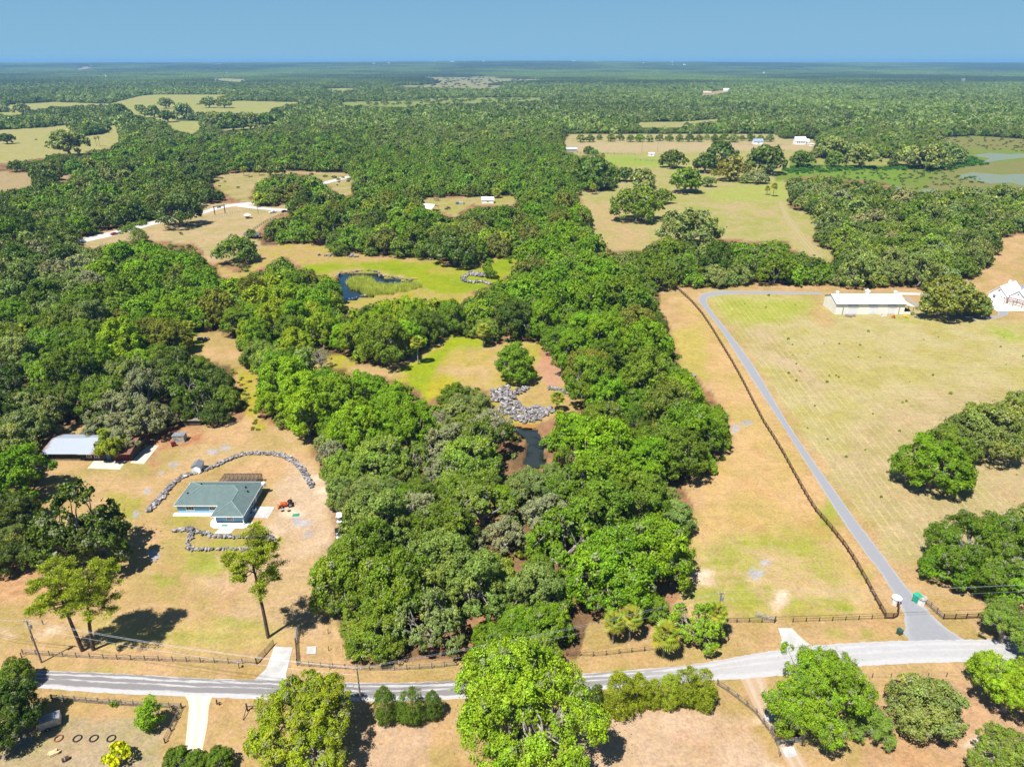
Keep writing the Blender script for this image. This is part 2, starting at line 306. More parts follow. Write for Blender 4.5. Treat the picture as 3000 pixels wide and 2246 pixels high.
PATCH = [  # colour patches inside clearings: outline, main colour, mixed-in colour, edge softness in photo pixels
 ([(2060, 850), (2420, 870), (2700, 905), (2960, 940), (3300, 930), (3900, 900), (3900, 1700), (2990, 1600), (2900, 1640), (2760, 1620), (2620, 1640), (2520, 1500), (2330, 1240), (2160, 970)], gc(210, 192, 124), gc(192, 180, 98), 14),
 ([(2560, 1200), (2760, 1130), (2900, 1140), (3100, 1200), (3100, 1600), (2900, 1640), (2650, 1640), (2520, 1480), (2430, 1340)], gc(214, 184, 128), gc(192, 176, 100), 40),
 ([(2130, 930), (2220, 920), (2300, 1010), (2420, 1120), (2400, 1180), (2300, 1090), (2200, 1010)], gc(216, 186, 136), gc(196, 176, 100), 20),
 ([(2400, 836), (2420, 900), (2450, 960), (2390, 950), (2380, 900)], gc(222, 176, 112), gc(204, 170, 96), 10),
 ([(2080, 870), (2400, 875), (2330, 930), (2180, 960), (2110, 920)], gc(190, 190, 84), gc(172, 184, 62), 22),
 ([(2620, 930), (2720, 935), (2700, 945), (2630, 942)], gc(168, 186, 66), gc(190, 185, 80), 6),
 ([(2880, 960), (2960, 965), (3000, 985), (3200, 990), (3200, 1010), (2950, 1000)], gc(172, 188, 70), gc(200, 190, 100), 8),
 ([(1975, 860), (2070, 900), (2300, 1280), (2520, 1660), (2590, 1790), (1990, 1790), (2000, 1560), (2080, 1400), (2140, 1300), (2090, 1100)], gc(232, 184, 116), gc(214, 182, 92), 12),
 ([(2020, 1580), (2400, 1560), (2560, 1780), (2060, 1800)], gc(228, 188, 128), gc(176, 178, 66), 35),
 ([(1960, 960), (2060, 960), (2080, 1110), (2000, 1110)], gc(216, 190, 82), gc(206, 186, 80), 10),
 ([(-900, 2040), (150, 2100), (480, 2100), (480, 2190), (560, 2300), (-200, 3400), (-900, 3000)], gc(206, 178, 136), gc(188, 172, 102), 12),
 ([(1060, 2130), (1240, 2130), (1300, 2600), (1000, 2600)], gc(226, 184, 142), gc(216, 172, 120), 14),
 ([(1700, 2120), (2080, 2060), (2180, 2110), (2280, 2260), (2380, 2900), (1650, 2900)], gc(230, 190, 152), gc(220, 180, 130), 10),
 ([(2560, 2010), (3000, 1990), (3600, 2600), (2500, 2600)], gc(226, 176, 128), gc(216, 166, 108), 12),
 ([(560, 1480), (1000, 1620), (980, 1860), (700, 1850), (560, 1700)], gc(226, 184, 134), gc(214, 176, 112), 30),
 ([(860, 1340), (960, 1400), (980, 1600), (900, 1640), (800, 1560), (780, 1500)], gc(232, 196, 156), gc(220, 184, 136), 22),
 ([(530, 1470), (740, 1560), (820, 1590), (640, 1700), (520, 1660), (470, 1590)], gc(206, 176, 96), gc(168, 170, 56), 24),
 ([(300, 1440), (430, 1460), (400, 1520), (300, 1500)], gc(196, 178, 72), gc(170, 170, 56), 12),
 ([(240, 1810), (800, 1830), (820, 1900), (300, 1900)], gc(214, 186, 102), gc(206, 180, 84), 30),
 ([(290, 1340), (420, 1340), (500, 1300), (900, 1290), (930, 1330), (560, 1350), (300, 1440), (180, 1410)], gc(220, 180, 116), gc(192, 170, 80), 16),
 ([(250, 1300), (440, 1240), (600, 1250), (590, 1290), (470, 1320), (440, 1390), (420, 1320)], gc(196, 122, 76), gc(214, 160, 106), 8),
 ([(-300, 1560), (230, 1640), (200, 1720), (90, 1760), (-300, 1800)], gc(212, 150, 96), gc(226, 170, 110), 20),
 ([(690, 1080), (765, 1090), (740, 1250), (790, 1260), (800, 1240), (720, 1230)], gc(196, 176, 60), gc(178, 180, 44), 8),
 ([(534, 1000), (590, 985), (600, 1010), (560, 1040)], gc(160, 168, 56), gc(180, 176, 66), 8),
 # pond lawn
 ([(880, 775), (1060, 768), (1150, 765), (1280, 770), (1400, 790), (1480, 752), (1520, 740), (1500, 800), (1420, 845), (1340, 862), (1260, 850), (1210, 830), (1180, 806), (1110, 792), (1020, 785), (960, 796), (900, 806)], gc(168, 180, 32), gc(150, 172, 24), 5),
 ([(1255, 790), (1330, 775), (1410, 784), (1400, 800), (1330, 806), (1260, 806)], gc(186, 174, 76), gc(176, 180, 44), 4),
 ([(1010, 878), (1150, 862), (1250, 850), (1340, 860), (1380, 862), (1340, 900), (1240, 890), (1100, 900), (1000, 910)], gc(206, 176, 92), gc(180, 176, 50), 5),
 # middle clearing
 ([(1180, 1080), (1290, 1020), (1320, 975), (1410, 996), (1440, 1010), (1300, 1040), (1260, 1100), (1270, 1170), (1235, 1165)], gc(170, 184, 26), gc(160, 180, 26), 8),
 ([(1300, 1030), (1440, 1012), (1450, 1060), (1500, 1100), (1440, 1140), (1340, 1130), (1310, 1090)], gc(222, 182, 118), gc(208, 182, 76), 12),
 ([(1235, 1130), (1290, 1120), (1350, 1120), (1300, 1160), (1250, 1180)], gc(190, 186, 30), gc(200, 186, 50), 8),
 ([(1580, 1010), (1640, 1030), (1660, 1120), (1610, 1140), (1570, 1090)], gc(222, 162, 122), gc(214, 150, 104), 5),
 ([(1510, 1165), (1580, 1130), (1700, 1165), (1690, 1205), (1540, 1198)], gc(208, 176, 86), gc(214, 170, 100), 5),
 # pasture
 ([(1700, 460), (1830, 455), (1960, 470), (1960, 485), (1830, 488), (1720, 476)], gc(160, 186, 66), gc(172, 184, 80), 5),
 ([(2060, 560), (2300, 530), (2310, 590), (2100, 590)], gc(176, 188, 84), gc(186, 184, 96), 10),
 ([(2050, 600), (2200, 595), (2300, 640), (2380, 700), (2420, 760), (2330, 735), (2280, 640)], gc(206, 180, 120), gc(192, 182, 104), 10),
 ([(1680, 590), (1900, 600), (1900, 730), (1780, 735), (1735, 660)], gc(212, 176, 116), gc(196, 180, 100), 14),
 ([(1655, 420), (2380, 424), (2380, 440), (1661, 448)], gc(212, 180, 132), gc(200, 184, 120), 4),
 # marsh
 ([(2740, 400), (3900, 400), (3900, 440), (2830, 436)], gc(148, 138, 82), gc(140, 150, 70), 6),
 ([(2780, 480), (3900, 440), (3900, 560), (2700, 560)], gc(150, 142, 84), gc(132, 148, 66), 10),
 ([(2313, 488), (2500, 492), (2660, 498), (2640, 540), (2400, 515), (2280, 522)], gc(120, 158, 44), gc(136, 160, 58), 6),
 ([(2317, 462), (2620, 466), (2680, 486), (2400, 480)], gc(196, 178, 96), gc(150, 164, 66), 4),
]
def oval(px, py, w, h, n=14):
    return [(px + w / 2 * math.cos(2 * math.pi * i / n) * (1 + .25 * math.sin(3.1 * i + px)), py + h / 2 * math.sin(2 * math.pi * i / n) * (1 + .25 * math.sin(2.3 * i + py))) for i in range(n)]
for q in [(642, 1322, 60, 14), (500, 1363, 34, 12), (478, 1380, 20, 9), (456, 1418, 22, 8), (434, 1437, 26, 12), (402, 1500, 34, 16), (450, 1618, 42, 18), (2222, 1674, 46, 30), (2255, 1652, 30, 12), (2190, 1240, 40, 20), (2160, 1252, 24, 18), (890, 1530, 40, 34), (885, 1570, 24, 30), (1217, 1036, 20, 26), (1650, 1090, 10, 30)]:
    PATCH.append((oval(*q), srgb(186, 184, 190, 0.55), srgb(170, 168, 168, 0.55), 3))
for q in [(2210, 2115, 34, 26), (2245, 2243, 50, 24), (2890, 2180, 150, 50), (1120, 2140, 24, 10), (800, 1560, 60, 30), (2060, 1700, 60, 50), (2300, 1760, 60, 50), (860, 1500, 90, 30), (930, 1420, 40, 60), (30, 1850, 60, 20), (130, 1850, 70, 16)]:
    PATCH.append((oval(*q), srgb(240, 220, 196, 0.55), gc(226, 186, 140), 9))
for q in [(2100, 1640, 60, 20), (2160, 1700, 60, 26), (2060, 1740, 120, 30), (2240, 1720, 60, 18), (2480, 1780, 70, 16), (2290, 1830, 0, 0), (2440, 1500, 60, 90), (2540, 1680, 16, 60), (610, 1660, 110, 40), (700, 1820, 120, 24), (480, 1700, 90, 30), (560, 1870, 240, 20), (2430, 1850, 90, 16), (2560, 1850, 60, 12), (1820, 1960, 120, 10), (2060, 1940, 40, 8), (330, 1960, 200, 8), (2150, 890, 50, 20)]:
    if q[2]: PATCH.append((oval(*q), gc(186, 184, 84), gc(150, 166, 40), 14))
DRIVE_L = [(2660, 1880), (2652, 1850), (2645, 1790), (2589, 1691), (2521, 1600), (2448, 1493), (2299, 1257), (2181, 1076), (2118, 976), (2063, 904), (2046, 879), (2061, 860), (2113, 853), (2217, 853), (2408, 856)]
DRIVE_R = [(2830, 1880), (2770, 1836), (2725, 1795), (2652, 1713), (2557, 1587), (2489, 1497), (2317, 1253), (2217, 1085), (2145, 985), (2091, 918), (2070, 881), (2090, 867), (2158, 861), (2240, 861), (2408, 862)]
POND = [(990, 811), (996, 800), (1030, 797), (1068, 795), (1106, 797), (1117, 807), (1145, 812), (1177, 818), (1202, 822), (1222, 830), (1228, 843), (1185, 851), (1131, 860), (1068, 868), (1006, 880), (1000, 873), (993, 850), (988, 828)]
POND2 = [(1500, 1250), (1530, 1246), (1552, 1250), (1575, 1258), (1582, 1279), (1592, 1300), (1600, 1350), (1560, 1372), (1535, 1350), (1545, 1320), (1546, 1290), (1530, 1275), (1510, 1264)]

def ground_z(x, y):
    "terrain height: flat farmland, two sunk ponds, a low ridge on the horizon"
    x = np.asarray(x, float); y = np.asarray(y, float)
    r = np.clip((y - 5500) / 5500, 0, 1) ** 2 * (3 - 2 * np.clip((y - 5500) / 5500, 0, 1))
    z = r * (26 * np.exp(-((x - 200) / 2600) ** 2) + 66 + 5 * wob(x, y, 0.0007, 2.0))
    return z

def build_ground():
    t = np.r_[[-40, -12, -5, -2.5, -1.6, -1.25], np.linspace(-1.08, 1.08, 470), [1.25, 1.6, 2.5, 5, 12, 40]]
    ys = np.r_[[-17400, -4000, -1000, -300, -60, 0, 30], np.geomspace(44, 17400, 440)]
    T, Y = np.meshgrid(t, ys); X = T * (np.maximum(Y, 30) * 0.80 + 34)
    X = np.clip(X, -17400, 17400)
    x, y = X.ravel(), Y.ravel(); z = ground_z(x, y)
    front = y > 20
    px = np.full(x.shape, 1500.0); py = np.full(x.shape, 3000.0)
    px[front], py[front] = photo_xy(x[front], y[front], 0.0)
    near = np.clip(1 / np.maximum(depth_of(y), 20) * FOC, 0, 40)     # photo pixels per metre
    jx = wob(x, y, 0.35, 1) * 1.6 * near + wob(x, y, 1.3, 3) * 0.5 * near
    jy = (wob(x, y, 0.31, 5) * 1.6 * near + wob(x, y, 1.2, 7) * 0.5 * near) * 0.5
    a = np.tile(np.array(gc(196, 140, 92)), (len(x), 1)); b = np.tile(np.array(gc(128, 100, 62)), (len(x), 1))
    far = y > 1000; a[far] = gc(84, 106, 54); b[far] = gc(56, 80, 38)
    out = ~front; a[out] = gc(214, 176, 118); b[out] = gc(190, 170, 90)
    for poly, ca, cb in OPEN.values():
        m = in_poly(px + jx * 0.25, py + jy * 0.25, poly); a[m] = ca; b[m] = cb
    for poly, ca, cb, soft in PATCH:
        acc = np.zeros(len(x))
        for k in range(8):
            an = k * math.pi / 4; acc += in_poly(px + jx + soft * math.cos(an), py + jy + soft * 0.6 * math.sin(an), poly)
        w = (acc / 8)[:, None]; a = a * (1 - w) + np.array(ca) * w; b = b * (1 - w) + np.array(cb) * w
    # sunk ponds
    dx = wob(x, y, 0.4, 2) * 0.5 * near
    m1 = in_poly(px + dx, py, POND); m2 = in_poly(px + dx, py, POND2)
    z[m1] = -1.9; z[m2] = -1.6; a[m1 | m2] = gc(90, 70, 40); b[m1 | m2] = gc(70, 60, 30)
    # mown swaths: how strongly each direction of cut shows
    mow = np.zeros((len(x), 4)); mow[:, 3] = 1
    fld = in_poly(px, py, PATCH[0][0])
    gx = 2230 + (py - 930) * 0.62 + wob(x, y, 0.05, 4) * 60
    s = 1 / (1 + np.exp((px - gx - 210 - (py - 1000) * 0.45) / 60))
    mow[:, 0] = np.where(fld, s, 0); mow[:, 1] = np.where(fld, (1 - s) * 0.8, 0)
    lawn = in_poly(px, py, OPEN['near'][0]) & ~fld & (py < 1960); mow[:, 1] = np.where(lawn, 0.25, mow[:, 1])
    C = lambda q: np.hstack([q, np.ones((len(q), 1))])
    nx, ny = len(t), len(ys); i = np.arange((nx - 1) * (ny - 1)); r_, c_ = i // (nx - 1), i % (nx - 1); o = r_ * nx + c_
    f = np.stack([o, o + 1, o + nx + 1, o + nx], 1)
    m, nt, bs = new_mat('dry_grassland')
    g = N(nt, 'ShaderNodeNewGeometry').outputs['Position']
    A = N(nt, 'ShaderNodeAttribute', attribute_name='ca').outputs[0]; B = N(nt, 'ShaderNodeAttribute', attribute_name='cb').outputs[0]
    mw = N(nt, 'ShaderNodeSeparateColor'); L(nt, N(nt, 'ShaderNodeAttribute', attribute_name='mow').outputs[0], mw.inputs[0])
    n1 = noise(nt, g, 0.055, 7, 0.66, 0.4); n2 = noise(nt, g, 0.6, 4, 0.65); n3 = noise(nt, g, 1.7, 5, 0.8); n4 = noise(nt, g, 0.22, 5, 0.75, 0.5)
    f1 = mathn(nt, 'ADD', mathn(nt, 'MULTIPLY', n1, 0.75), mathn(nt, 'MULTIPLY', n2, 0.25))
    c = mixc(nt, ramp(nt, f1, 0.42, 0.6), A, B)
    # bare reddish and pale dry spots
    pale = mixc(nt, 0.6, c, gc(236, 200, 158)); c = mixc(nt, mathn(nt, 'MULTIPLY', ramp(nt, noise(nt, g, 0.16, 6, 0.7, 0.6), 0.58, 0.7), 0.55), c, pale)
    red = mixc(nt, 1.0, c, (1.0, 0.88, 0.84), 'MULTIPLY'); c = mixc(nt, mathn(nt, 'MULTIPLY', ramp(nt, noise(nt, g, 0.09, 6, 0.7), 0.5, 0.68), 0.7), c, red)
    # swaths
    rot = N(nt, 'ShaderNodeVectorRotate', rotation_type='Z_AXIS'); L(nt, g, rot.inputs['Vector']); rot.inputs['Angle'].default_value = math.radians(DRIVE_ANG - 90) * -1
    w1 = N(nt, 'ShaderNodeTexWave', wave_type='BANDS', bands_direction='X', wave_profile='SIN'); L(nt, rot.outputs[0], w1.inputs['Vector'])
    w1.inputs['Scale'].default_value = 0.14; w1.inputs['Distortion'].default_value = 1.6; w1.inputs['Detail'].default_value = 3; w1.inputs['Detail Scale'].default_value = 0.35
    w2 = N(nt, 'ShaderNodeTexWave', wave_type='BANDS', bands_direction='Y', wave_profile='SIN'); L(nt, g, w2.inputs['Vector'])
    w2.inputs['Scale'].default_value = 0.13; w2.inputs['Distortion'].default_value = 3.0; w2.inputs['Detail'].default_value = 3; w2.inputs['Detail Scale'].default_value = 0.25
    br1 = mathn(nt, 'MULTIPLY', ramp(nt, w1.outputs[1], 0.80, 1.0), mw.outputs[0]); br2 = mathn(nt, 'MULTIPLY', ramp(nt, w2.outputs[1], 0.4, 1.0), mw.outputs[1])
    line = mathn(nt, 'MULTIPLY', mathn(nt, 'ADD', mathn(nt, 'MULTIPLY', br1, 0.55), mathn(nt, 'MULTIPLY', br2, 0.30)), ramp(nt, noise(nt, g, 0.12, 4), 0.3, 0.62))
    c = mixc(nt, line, c, mixc(nt, 0.75, c, gc(240, 218, 150)))
    # tufts and bare specks
    nt_ = noise(nt, g, 0.9, 6, 0.82); c = mixc(nt, mathn(nt, 'MULTIPLY', ramp(nt, nt_, 0.53, 0.66), 0.42), c, mixc(nt, 1.0, c, (0.62, 0.66, 0.50), 'MULTIPLY'))
    c = mixc(nt, mathn(nt, 'MULTIPLY', ramp(nt, noise(nt, g, 0.75, 6, 0.85, 0.3), 0.56, 0.68), 0.45), c, mixc(nt, 0.5, c, gc(250, 226, 190)))
    v = mathn(nt, 'ADD', 0.60, mathn(nt, 'ADD', mathn(nt, 'MULTIPLY', ramp(nt, n3, 0.3, 0.7), 0.42), mathn(nt, 'ADD', mathn(nt, 'MULTIPLY', ramp(nt, n2, 0.3, 0.7), 0.20), mathn(nt, 'MULTIPLY', ramp(nt, n4, 0.3, 0.7), 0.20))))
    vn = N(nt, 'ShaderNodeCombineColor'); [L(nt, v, vn.inputs[k]) for k in range(3)]
    c = mixc(nt, 1.0, c, vn.outputs[0], 'MULTIPLY')
    L(nt, c, bs.inputs['Base Color']); bs.inputs['Roughness'].default_value = 1; bs.inputs['Specular IOR Level'].default_value = 0.05
    bn = N(nt, 'ShaderNodeBump'); bn.inputs['Strength'].default_value = 0.5; bn.inputs['Distance'].default_value = 0.12
    L(nt, mathn(nt, 'ADD', n3, n2), bn.inputs['Height']); L(nt, bn.outputs[0], bs.inputs['Normal'])
    me = mesh_np('ground', np.stack([x, y, z], 1), f, m, {'ca': C(a), 'cb': C(b), 'mow': mow}, smooth=True)
    link('ground', me, kind='structure')

_a, _b = ground_pt(2299, 1257), ground_pt(2448, 1493)
DRIVE_ANG = math.degrees(math.atan2(_a[1] - _b[1], _a[0] - _b[0]))
build_ground()

def ribbon(name, left, right, mat, z=0.02, step=1.5, cross=8, smooth=True, jag=0.0):
    "a road sheet between two edges given in the photograph; UV: across 0..1, along in metres"
    n = max(6, int(resample(GP(left), 1.0)[1] / step)); l, ln = resample(GP(left), n=n, smooth=smooth); r, _ = resample(GP(right), n=n, smooth=smooth)
    v, uv = [], []
    for i in range(n):
        for k in range(cross + 1):
            t = k / cross; tt = t + (jag * math.sin(i * 1.7 + k) * (1 if k in (0, cross) else 0)) * random.uniform(-1, 1)
            p = l[i] * (1 - tt) + r[i] * tt; v.append((p[0], p[1], z)); uv.append((t, ln * i / (n - 1)))
    w = cross + 1
    f = [(i * w + k, i * w + k + 1, (i + 1) * w + k + 1, (i + 1) * w + k) for i in range(n - 1) for k in range(cross)]
    me = mesh_np(name, v, f, mat); ul = me.uv_layers.new(name='UVMap')
    ul.data.foreach_set('uv', np.array([uv[j] for q in f for j in q], np.float32).ravel())
    if me.polygons[0].normal.z < 0: me.flip_normals()
    return link(name, me, kind='structure')

def road_mat(name, dark, pale, bands, fade=None):
    "bands: (centre across, half width) of worn dark asphalt; the rest is pale dust and gravel"
    m, nt, b = new_mat(name)
    uv = N(nt, 'ShaderNodeUVMap').outputs[0]; sp = N(nt, 'ShaderNodeSeparateXYZ'); L(nt, uv, sp.inputs[0])
    g = N(nt, 'ShaderNodeNewGeometry').outputs['Position']
    mp = N(nt, 'ShaderNodeMapping'); L(nt, uv, mp.inputs[0]); mp.inputs['Scale'].default_value = (7, 0.14, 1)
    nz = noise(nt, mp.outputs[0], 1.0, 6, 0.72); n2 = noise(nt, g, 1.2, 4, 0.7)
    tot = None
    for c, w in bands:
        d = mathn(nt, 'ABSOLUTE', mathn(nt, 'SUBTRACT', sp.outputs[0], c))
        e = mathn(nt, 'ADD', d, mathn(nt, 'MULTIPLY', mathn(nt, 'SUBTRACT', nz, 0.5), 0.42))
        s = mathn(nt, 'SUBTRACT', 1.0, ramp(nt, e, w * 0.7, w * 1.3)); tot = s if tot is None else mathn(nt, 'MAXIMUM', tot, s)
    if fade:
        px = N(nt, 'ShaderNodeSeparateXYZ'); L(nt, g, px.inputs[0])
        tot = mathn(nt, 'MULTIPLY', tot, mathn(nt, 'SUBTRACT', 1.0, mathn(nt, 'MULTIPLY', ramp(nt, px.outputs[0], *fade), 0.8)))
    tot = mathn(nt, 'MULTIPLY', tot, mathn(nt, 'ADD', 0.55, mathn(nt, 'MULTIPLY', n2, 0.8)))
    c = mixc(nt, tot, pale, dark)
    c = mixc(nt, mathn(nt, 'MULTIPLY', ramp(nt, n2, 0.4, 0.7), 0.3), c, tuple(q * 0.72 for q in pale))
    L(nt, c, b.inputs['Base Color']); b.inputs['Roughness'].default_value = 0.9; b.inputs['Specular IOR Level'].default_value = 0.2
    return m

R_UP = [(-900, 1930), (-300, 1945), (80, 1963), (300, 1970), (560, 1985), (800, 1993), (1000, 1998), (1280, 1996), (1700, 1973), (1990, 1950), (2120, 1930), (2230, 1910), (2420, 1887), (2600, 1878), (2820, 1873), (3100, 1873), (3900, 1876)]
R_LO = [(-900, 1975), (-300, 1995), (80, 2013), (300, 2029), (543, 2039), (780, 2048), (1023, 2053), (1245, 2051), (1700, 2023), (1960, 2003), (2090, 1992), (2226, 1984), (2400, 1966), (2560, 1949), (2833, 1937), (3100, 1937), (3900, 1940)]
M['road'] = road_mat('county_road_surface', (0.15, 0.137, 0.137), (0.36, 0.355, 0.355), [(0.08, 0.06), (0.33, 0.09), (0.62, 0.15)], (8, 45))
M['drive'] = road_mat('farm_drive_surface', (0.205, 0.21, 0.228), (0.30, 0.295, 0.29), [(0.5, 0.44)])
M['track'] = road_mat('far_road_surface', (0.36, 0.35, 0.345), (0.44, 0.42, 0.40), [(0.3, 0.1), (0.7, 0.1)])
M['sand'] = road_mat('sand_track_surface', (0.50, 0.39, 0.30), (0.60, 0.50, 0.41), [(0.05, 0.1), (0.5, 0.1), (0.95, 0.1)])
ribbon('county_road', R_UP, R_LO, M['road'], 0.03, 0.8, 14, jag=0.035)
ribbon('farm_drive', DRIVE_L, DRIVE_R, M['drive'], 0.022, 0.8, 10, jag=0.05)
LOOP = [(2655, 871), (2680, 889), (2720, 907), (2770, 921), (2820, 929), (2883, 932), (2920, 928), (2938, 919), (2945, 908)]
ribbon('farm_drive_loop', [(a, b - 4) for a, b in LOOP[:-2]] + [(2925, 918), (2922, 910)], [(a, b + 4) for a, b in LOOP[:-2]] + [(2950, 922), (2955, 910)], M['drive'], 0.024)
ribbon('farm_drive_spur', [(2630, 856), (2665, 857), (2705, 859)], [(2630, 864), (2665, 864), (2705, 865)], M['track'], 0.02)
ribbon('far_road', [(120, 735), (226, 702), (330, 678), (450, 648), (584, 621), (640, 604), (700, 595), (760, 588), (840, 560), (960, 530), (1032, 512)], [(120, 748), (240, 712), (345, 688), (462, 656), (590, 628), (650, 611), (705, 602), (765, 596), (845, 568), (962, 537), (1034, 518)], M['track'], 0.03, 4)
ribbon('far_driveway', [(700, 598), (740, 603), (790, 609), (850, 613)], [(695, 606), (738, 611), (788, 616), (850, 621)], M['track'], 0.026, 3)
ribbon('sand_driveway', [(540, 2036), (553, 2060), (550, 2110), (540, 2200), (520, 2300), (480, 2500)], [(622, 2040), (612, 2070), (608, 2120), (592, 2205), (580, 2300), (550, 2500)], M['sand'], 0.036)
ribbon('sand_driveway', [(2170, 1988), (2190, 2030), (2215, 2080), (2250, 2130), (2285, 2200), (2340, 2300), (2400, 2450)], [(2240, 1980), (2255, 2030), (2275, 2090), (2312, 2140), (2340, 2200), (2400, 2300), (2470, 2450)], road_mat('gate_track_surface', gc(226, 186, 142), gc(236, 204, 168), [(0.05, 0.15), (0.5, 0.12), (0.95, 0.15)]), 0.016)
ribbon('pasture_track', [(2280, 590), (2300, 640), (2340, 700), (2380, 750), (2400, 780)], [(2290, 590), (2318, 640), (2362, 700), (2405, 750), (2435, 780)], road_mat('pasture_track_surface', gc(196, 182, 96), gc(214, 190, 130), [(0.25, 0.12), (0.75, 0.12)]), 0.018, 3)

def pad(name, pts, mat=None, z=0.05, t=0.06):
    return MB().slab([(*ground_pt(*p), z) for p in pts], t).build(name, mat or M['concrete'], kind='structure')
pad('concrete_driveway', [(804, 1893), (858, 1896), (838, 1975), (840, 1993), (745, 1991), (780, 1958), (792, 1925)], z=0.062)
pad('concrete_driveway', [(2279, 1839), (2319, 1839), (2345, 1866), (2375, 1890), (2286, 1899), (2290, 1870)], z=0.064)
pad('concrete_pad', [(287, 1336), (379, 1340), (351, 1375), (256, 1372)], plain('pad_concrete', (0.48, 0.44, 0.38), (0.40, 0.36, 0.30), 0.4, 0.9))
pad('concrete_pad', [(421, 1306), (466, 1304), (422, 1359), (381, 1356)], plain('pad_concrete', (0.48, 0.44, 0.38), (0.40, 0.36, 0.30), 0.4, 0.9))
pad('concrete_pad', [(2900, 872), (2925, 886), (2945, 889), (2993, 900), (3060, 905), (3060, 912), (2955, 910), (2920, 911), (2896, 893)], M['white'])
pad('concrete_pad', [(2239, 2090), (2262, 2090), (2270, 2100), (2256, 2113), (2243, 2111)], z=0.07)
pad('concrete_pad', [(2259, 2119), (2297, 2119), (2306, 2150), (2270, 2155)], z=0.07)
pad('concrete_pad', [(2287, 2190), (2325, 2186), (2336, 2212), (2316, 2219), (2302, 2217)], z=0.07)
pad('concrete_pad', [(900, 1894), (926, 1893), (926, 1915), (898, 1916)], z=0.12)
def blot(px, py, w, h, col, name='bare_patch'):
    cx, cy = ground_pt(px, py); k = depth_of(cy) / FOC; n = 26; pts = []
    for i in range(n):
        a = 2 * math.pi * i / n; r = 1 + 0.28 * math.sin(3 * a + px) + 0.2 * math.sin(7 * a + py) + random.uniform(-.1, .1)
        pts.append((cx + math.cos(a) * w / 2 * k * r, cy + math.sin(a) * h / 2 * k * 1.5 * r, 0.012))
    MB().add(pts, [tuple(range(n))]).build(name, plain('patch_' + name, col, tuple(c * 0.75 for c in col), 1.2, 0.95), kind='structure')
blot(1545, 1247, 70, 16, (0.30, 0.15, 0.03), 'muddy_bank')
def water(name, poly, z, col, rough=0.04):
    m, nt, b = new_mat(name); g = N(nt, 'ShaderNodeNewGeometry').outputs['Position']
    L(nt, mixc(nt, ramp(nt, noise(nt, g, 0.25, 3), 0.4, 0.65), col, tuple(c * 0.4 for c in col)), b.inputs['Base Color'])
    b.inputs['Roughness'].default_value = rough; b.inputs['Specular IOR Level'].default_value = 0.5
    bn = N(nt, 'ShaderNodeBump'); bn.inputs['Strength'].default_value = 0.06; L(nt, noise(nt, g, 1.5, 3), bn.inputs['Height']); L(nt, bn.outputs[0], b.inputs['Normal'])
    pts = [(*ground_pt(*p, z), z) for p in poly]
    return MB().add(pts, [tuple(range(len(pts)))]).build(name, m, kind='structure')
def grow(poly, k, dy=0):
    cx = sum(p[0] for p in poly) / len(poly); cy = sum(p[1] for p in poly) / len(poly)
    return [(cx + (a - cx) * k, cy + (b - cy) * k + dy) for a, b in poly]
water('pond_water', grow(POND, 1.05, 2), -0.8, (0.004, 0.016, 0.03))
water('pond_water', grow(POND2, 1.06, 3), -0.5, (0.02, 0.025, 0.02))
MW = [[(2850, 455), (2900, 448), (2960, 452), (3060, 448), (3200, 450), (3200, 470), (3000, 462), (2930, 470), (2870, 478), (2900, 465)],
      [(2800, 515), (2850, 505), (2930, 512), (3000, 510), (3200, 500), (3200, 545), (3000, 545), (2960, 535), (2900, 538), (2860, 528), (2820, 524)],
      [(2600, 552), (2625, 545), (2645, 550), (2640, 560), (2610, 562)], [(2690, 558), (2720, 554), (2760, 560), (2740, 566), (2700, 566)],
      [(1317, 226), (1360, 223), (1420, 223), (1400, 226), (1340, 228)]]
mm, nt, b = new_mat('marsh_water'); b.inputs['Roughness'].default_value = 0.45
g = N(nt, 'ShaderNodeNewGeometry').outputs['Position']
L(nt, mixc(nt, ramp(nt, noise(nt, g, 0.12, 6, 0.7), 0.36, 0.54), (0.13, 0.17, 0.20), (0.15, 0.175, 0.075)), b.inputs['Base Color'])
for w in MW:
    pts = [(*ground_pt(*p), 0.03) for p in w]; MB().add(pts, [tuple(range(len(pts)))]).build('marsh_water', mm, kind='structure')

# ------------------------------------------------------------------ trees
def unit(v): return v / np.maximum(np.linalg.norm(v, axis=-1, keepdims=True), 1e-9)

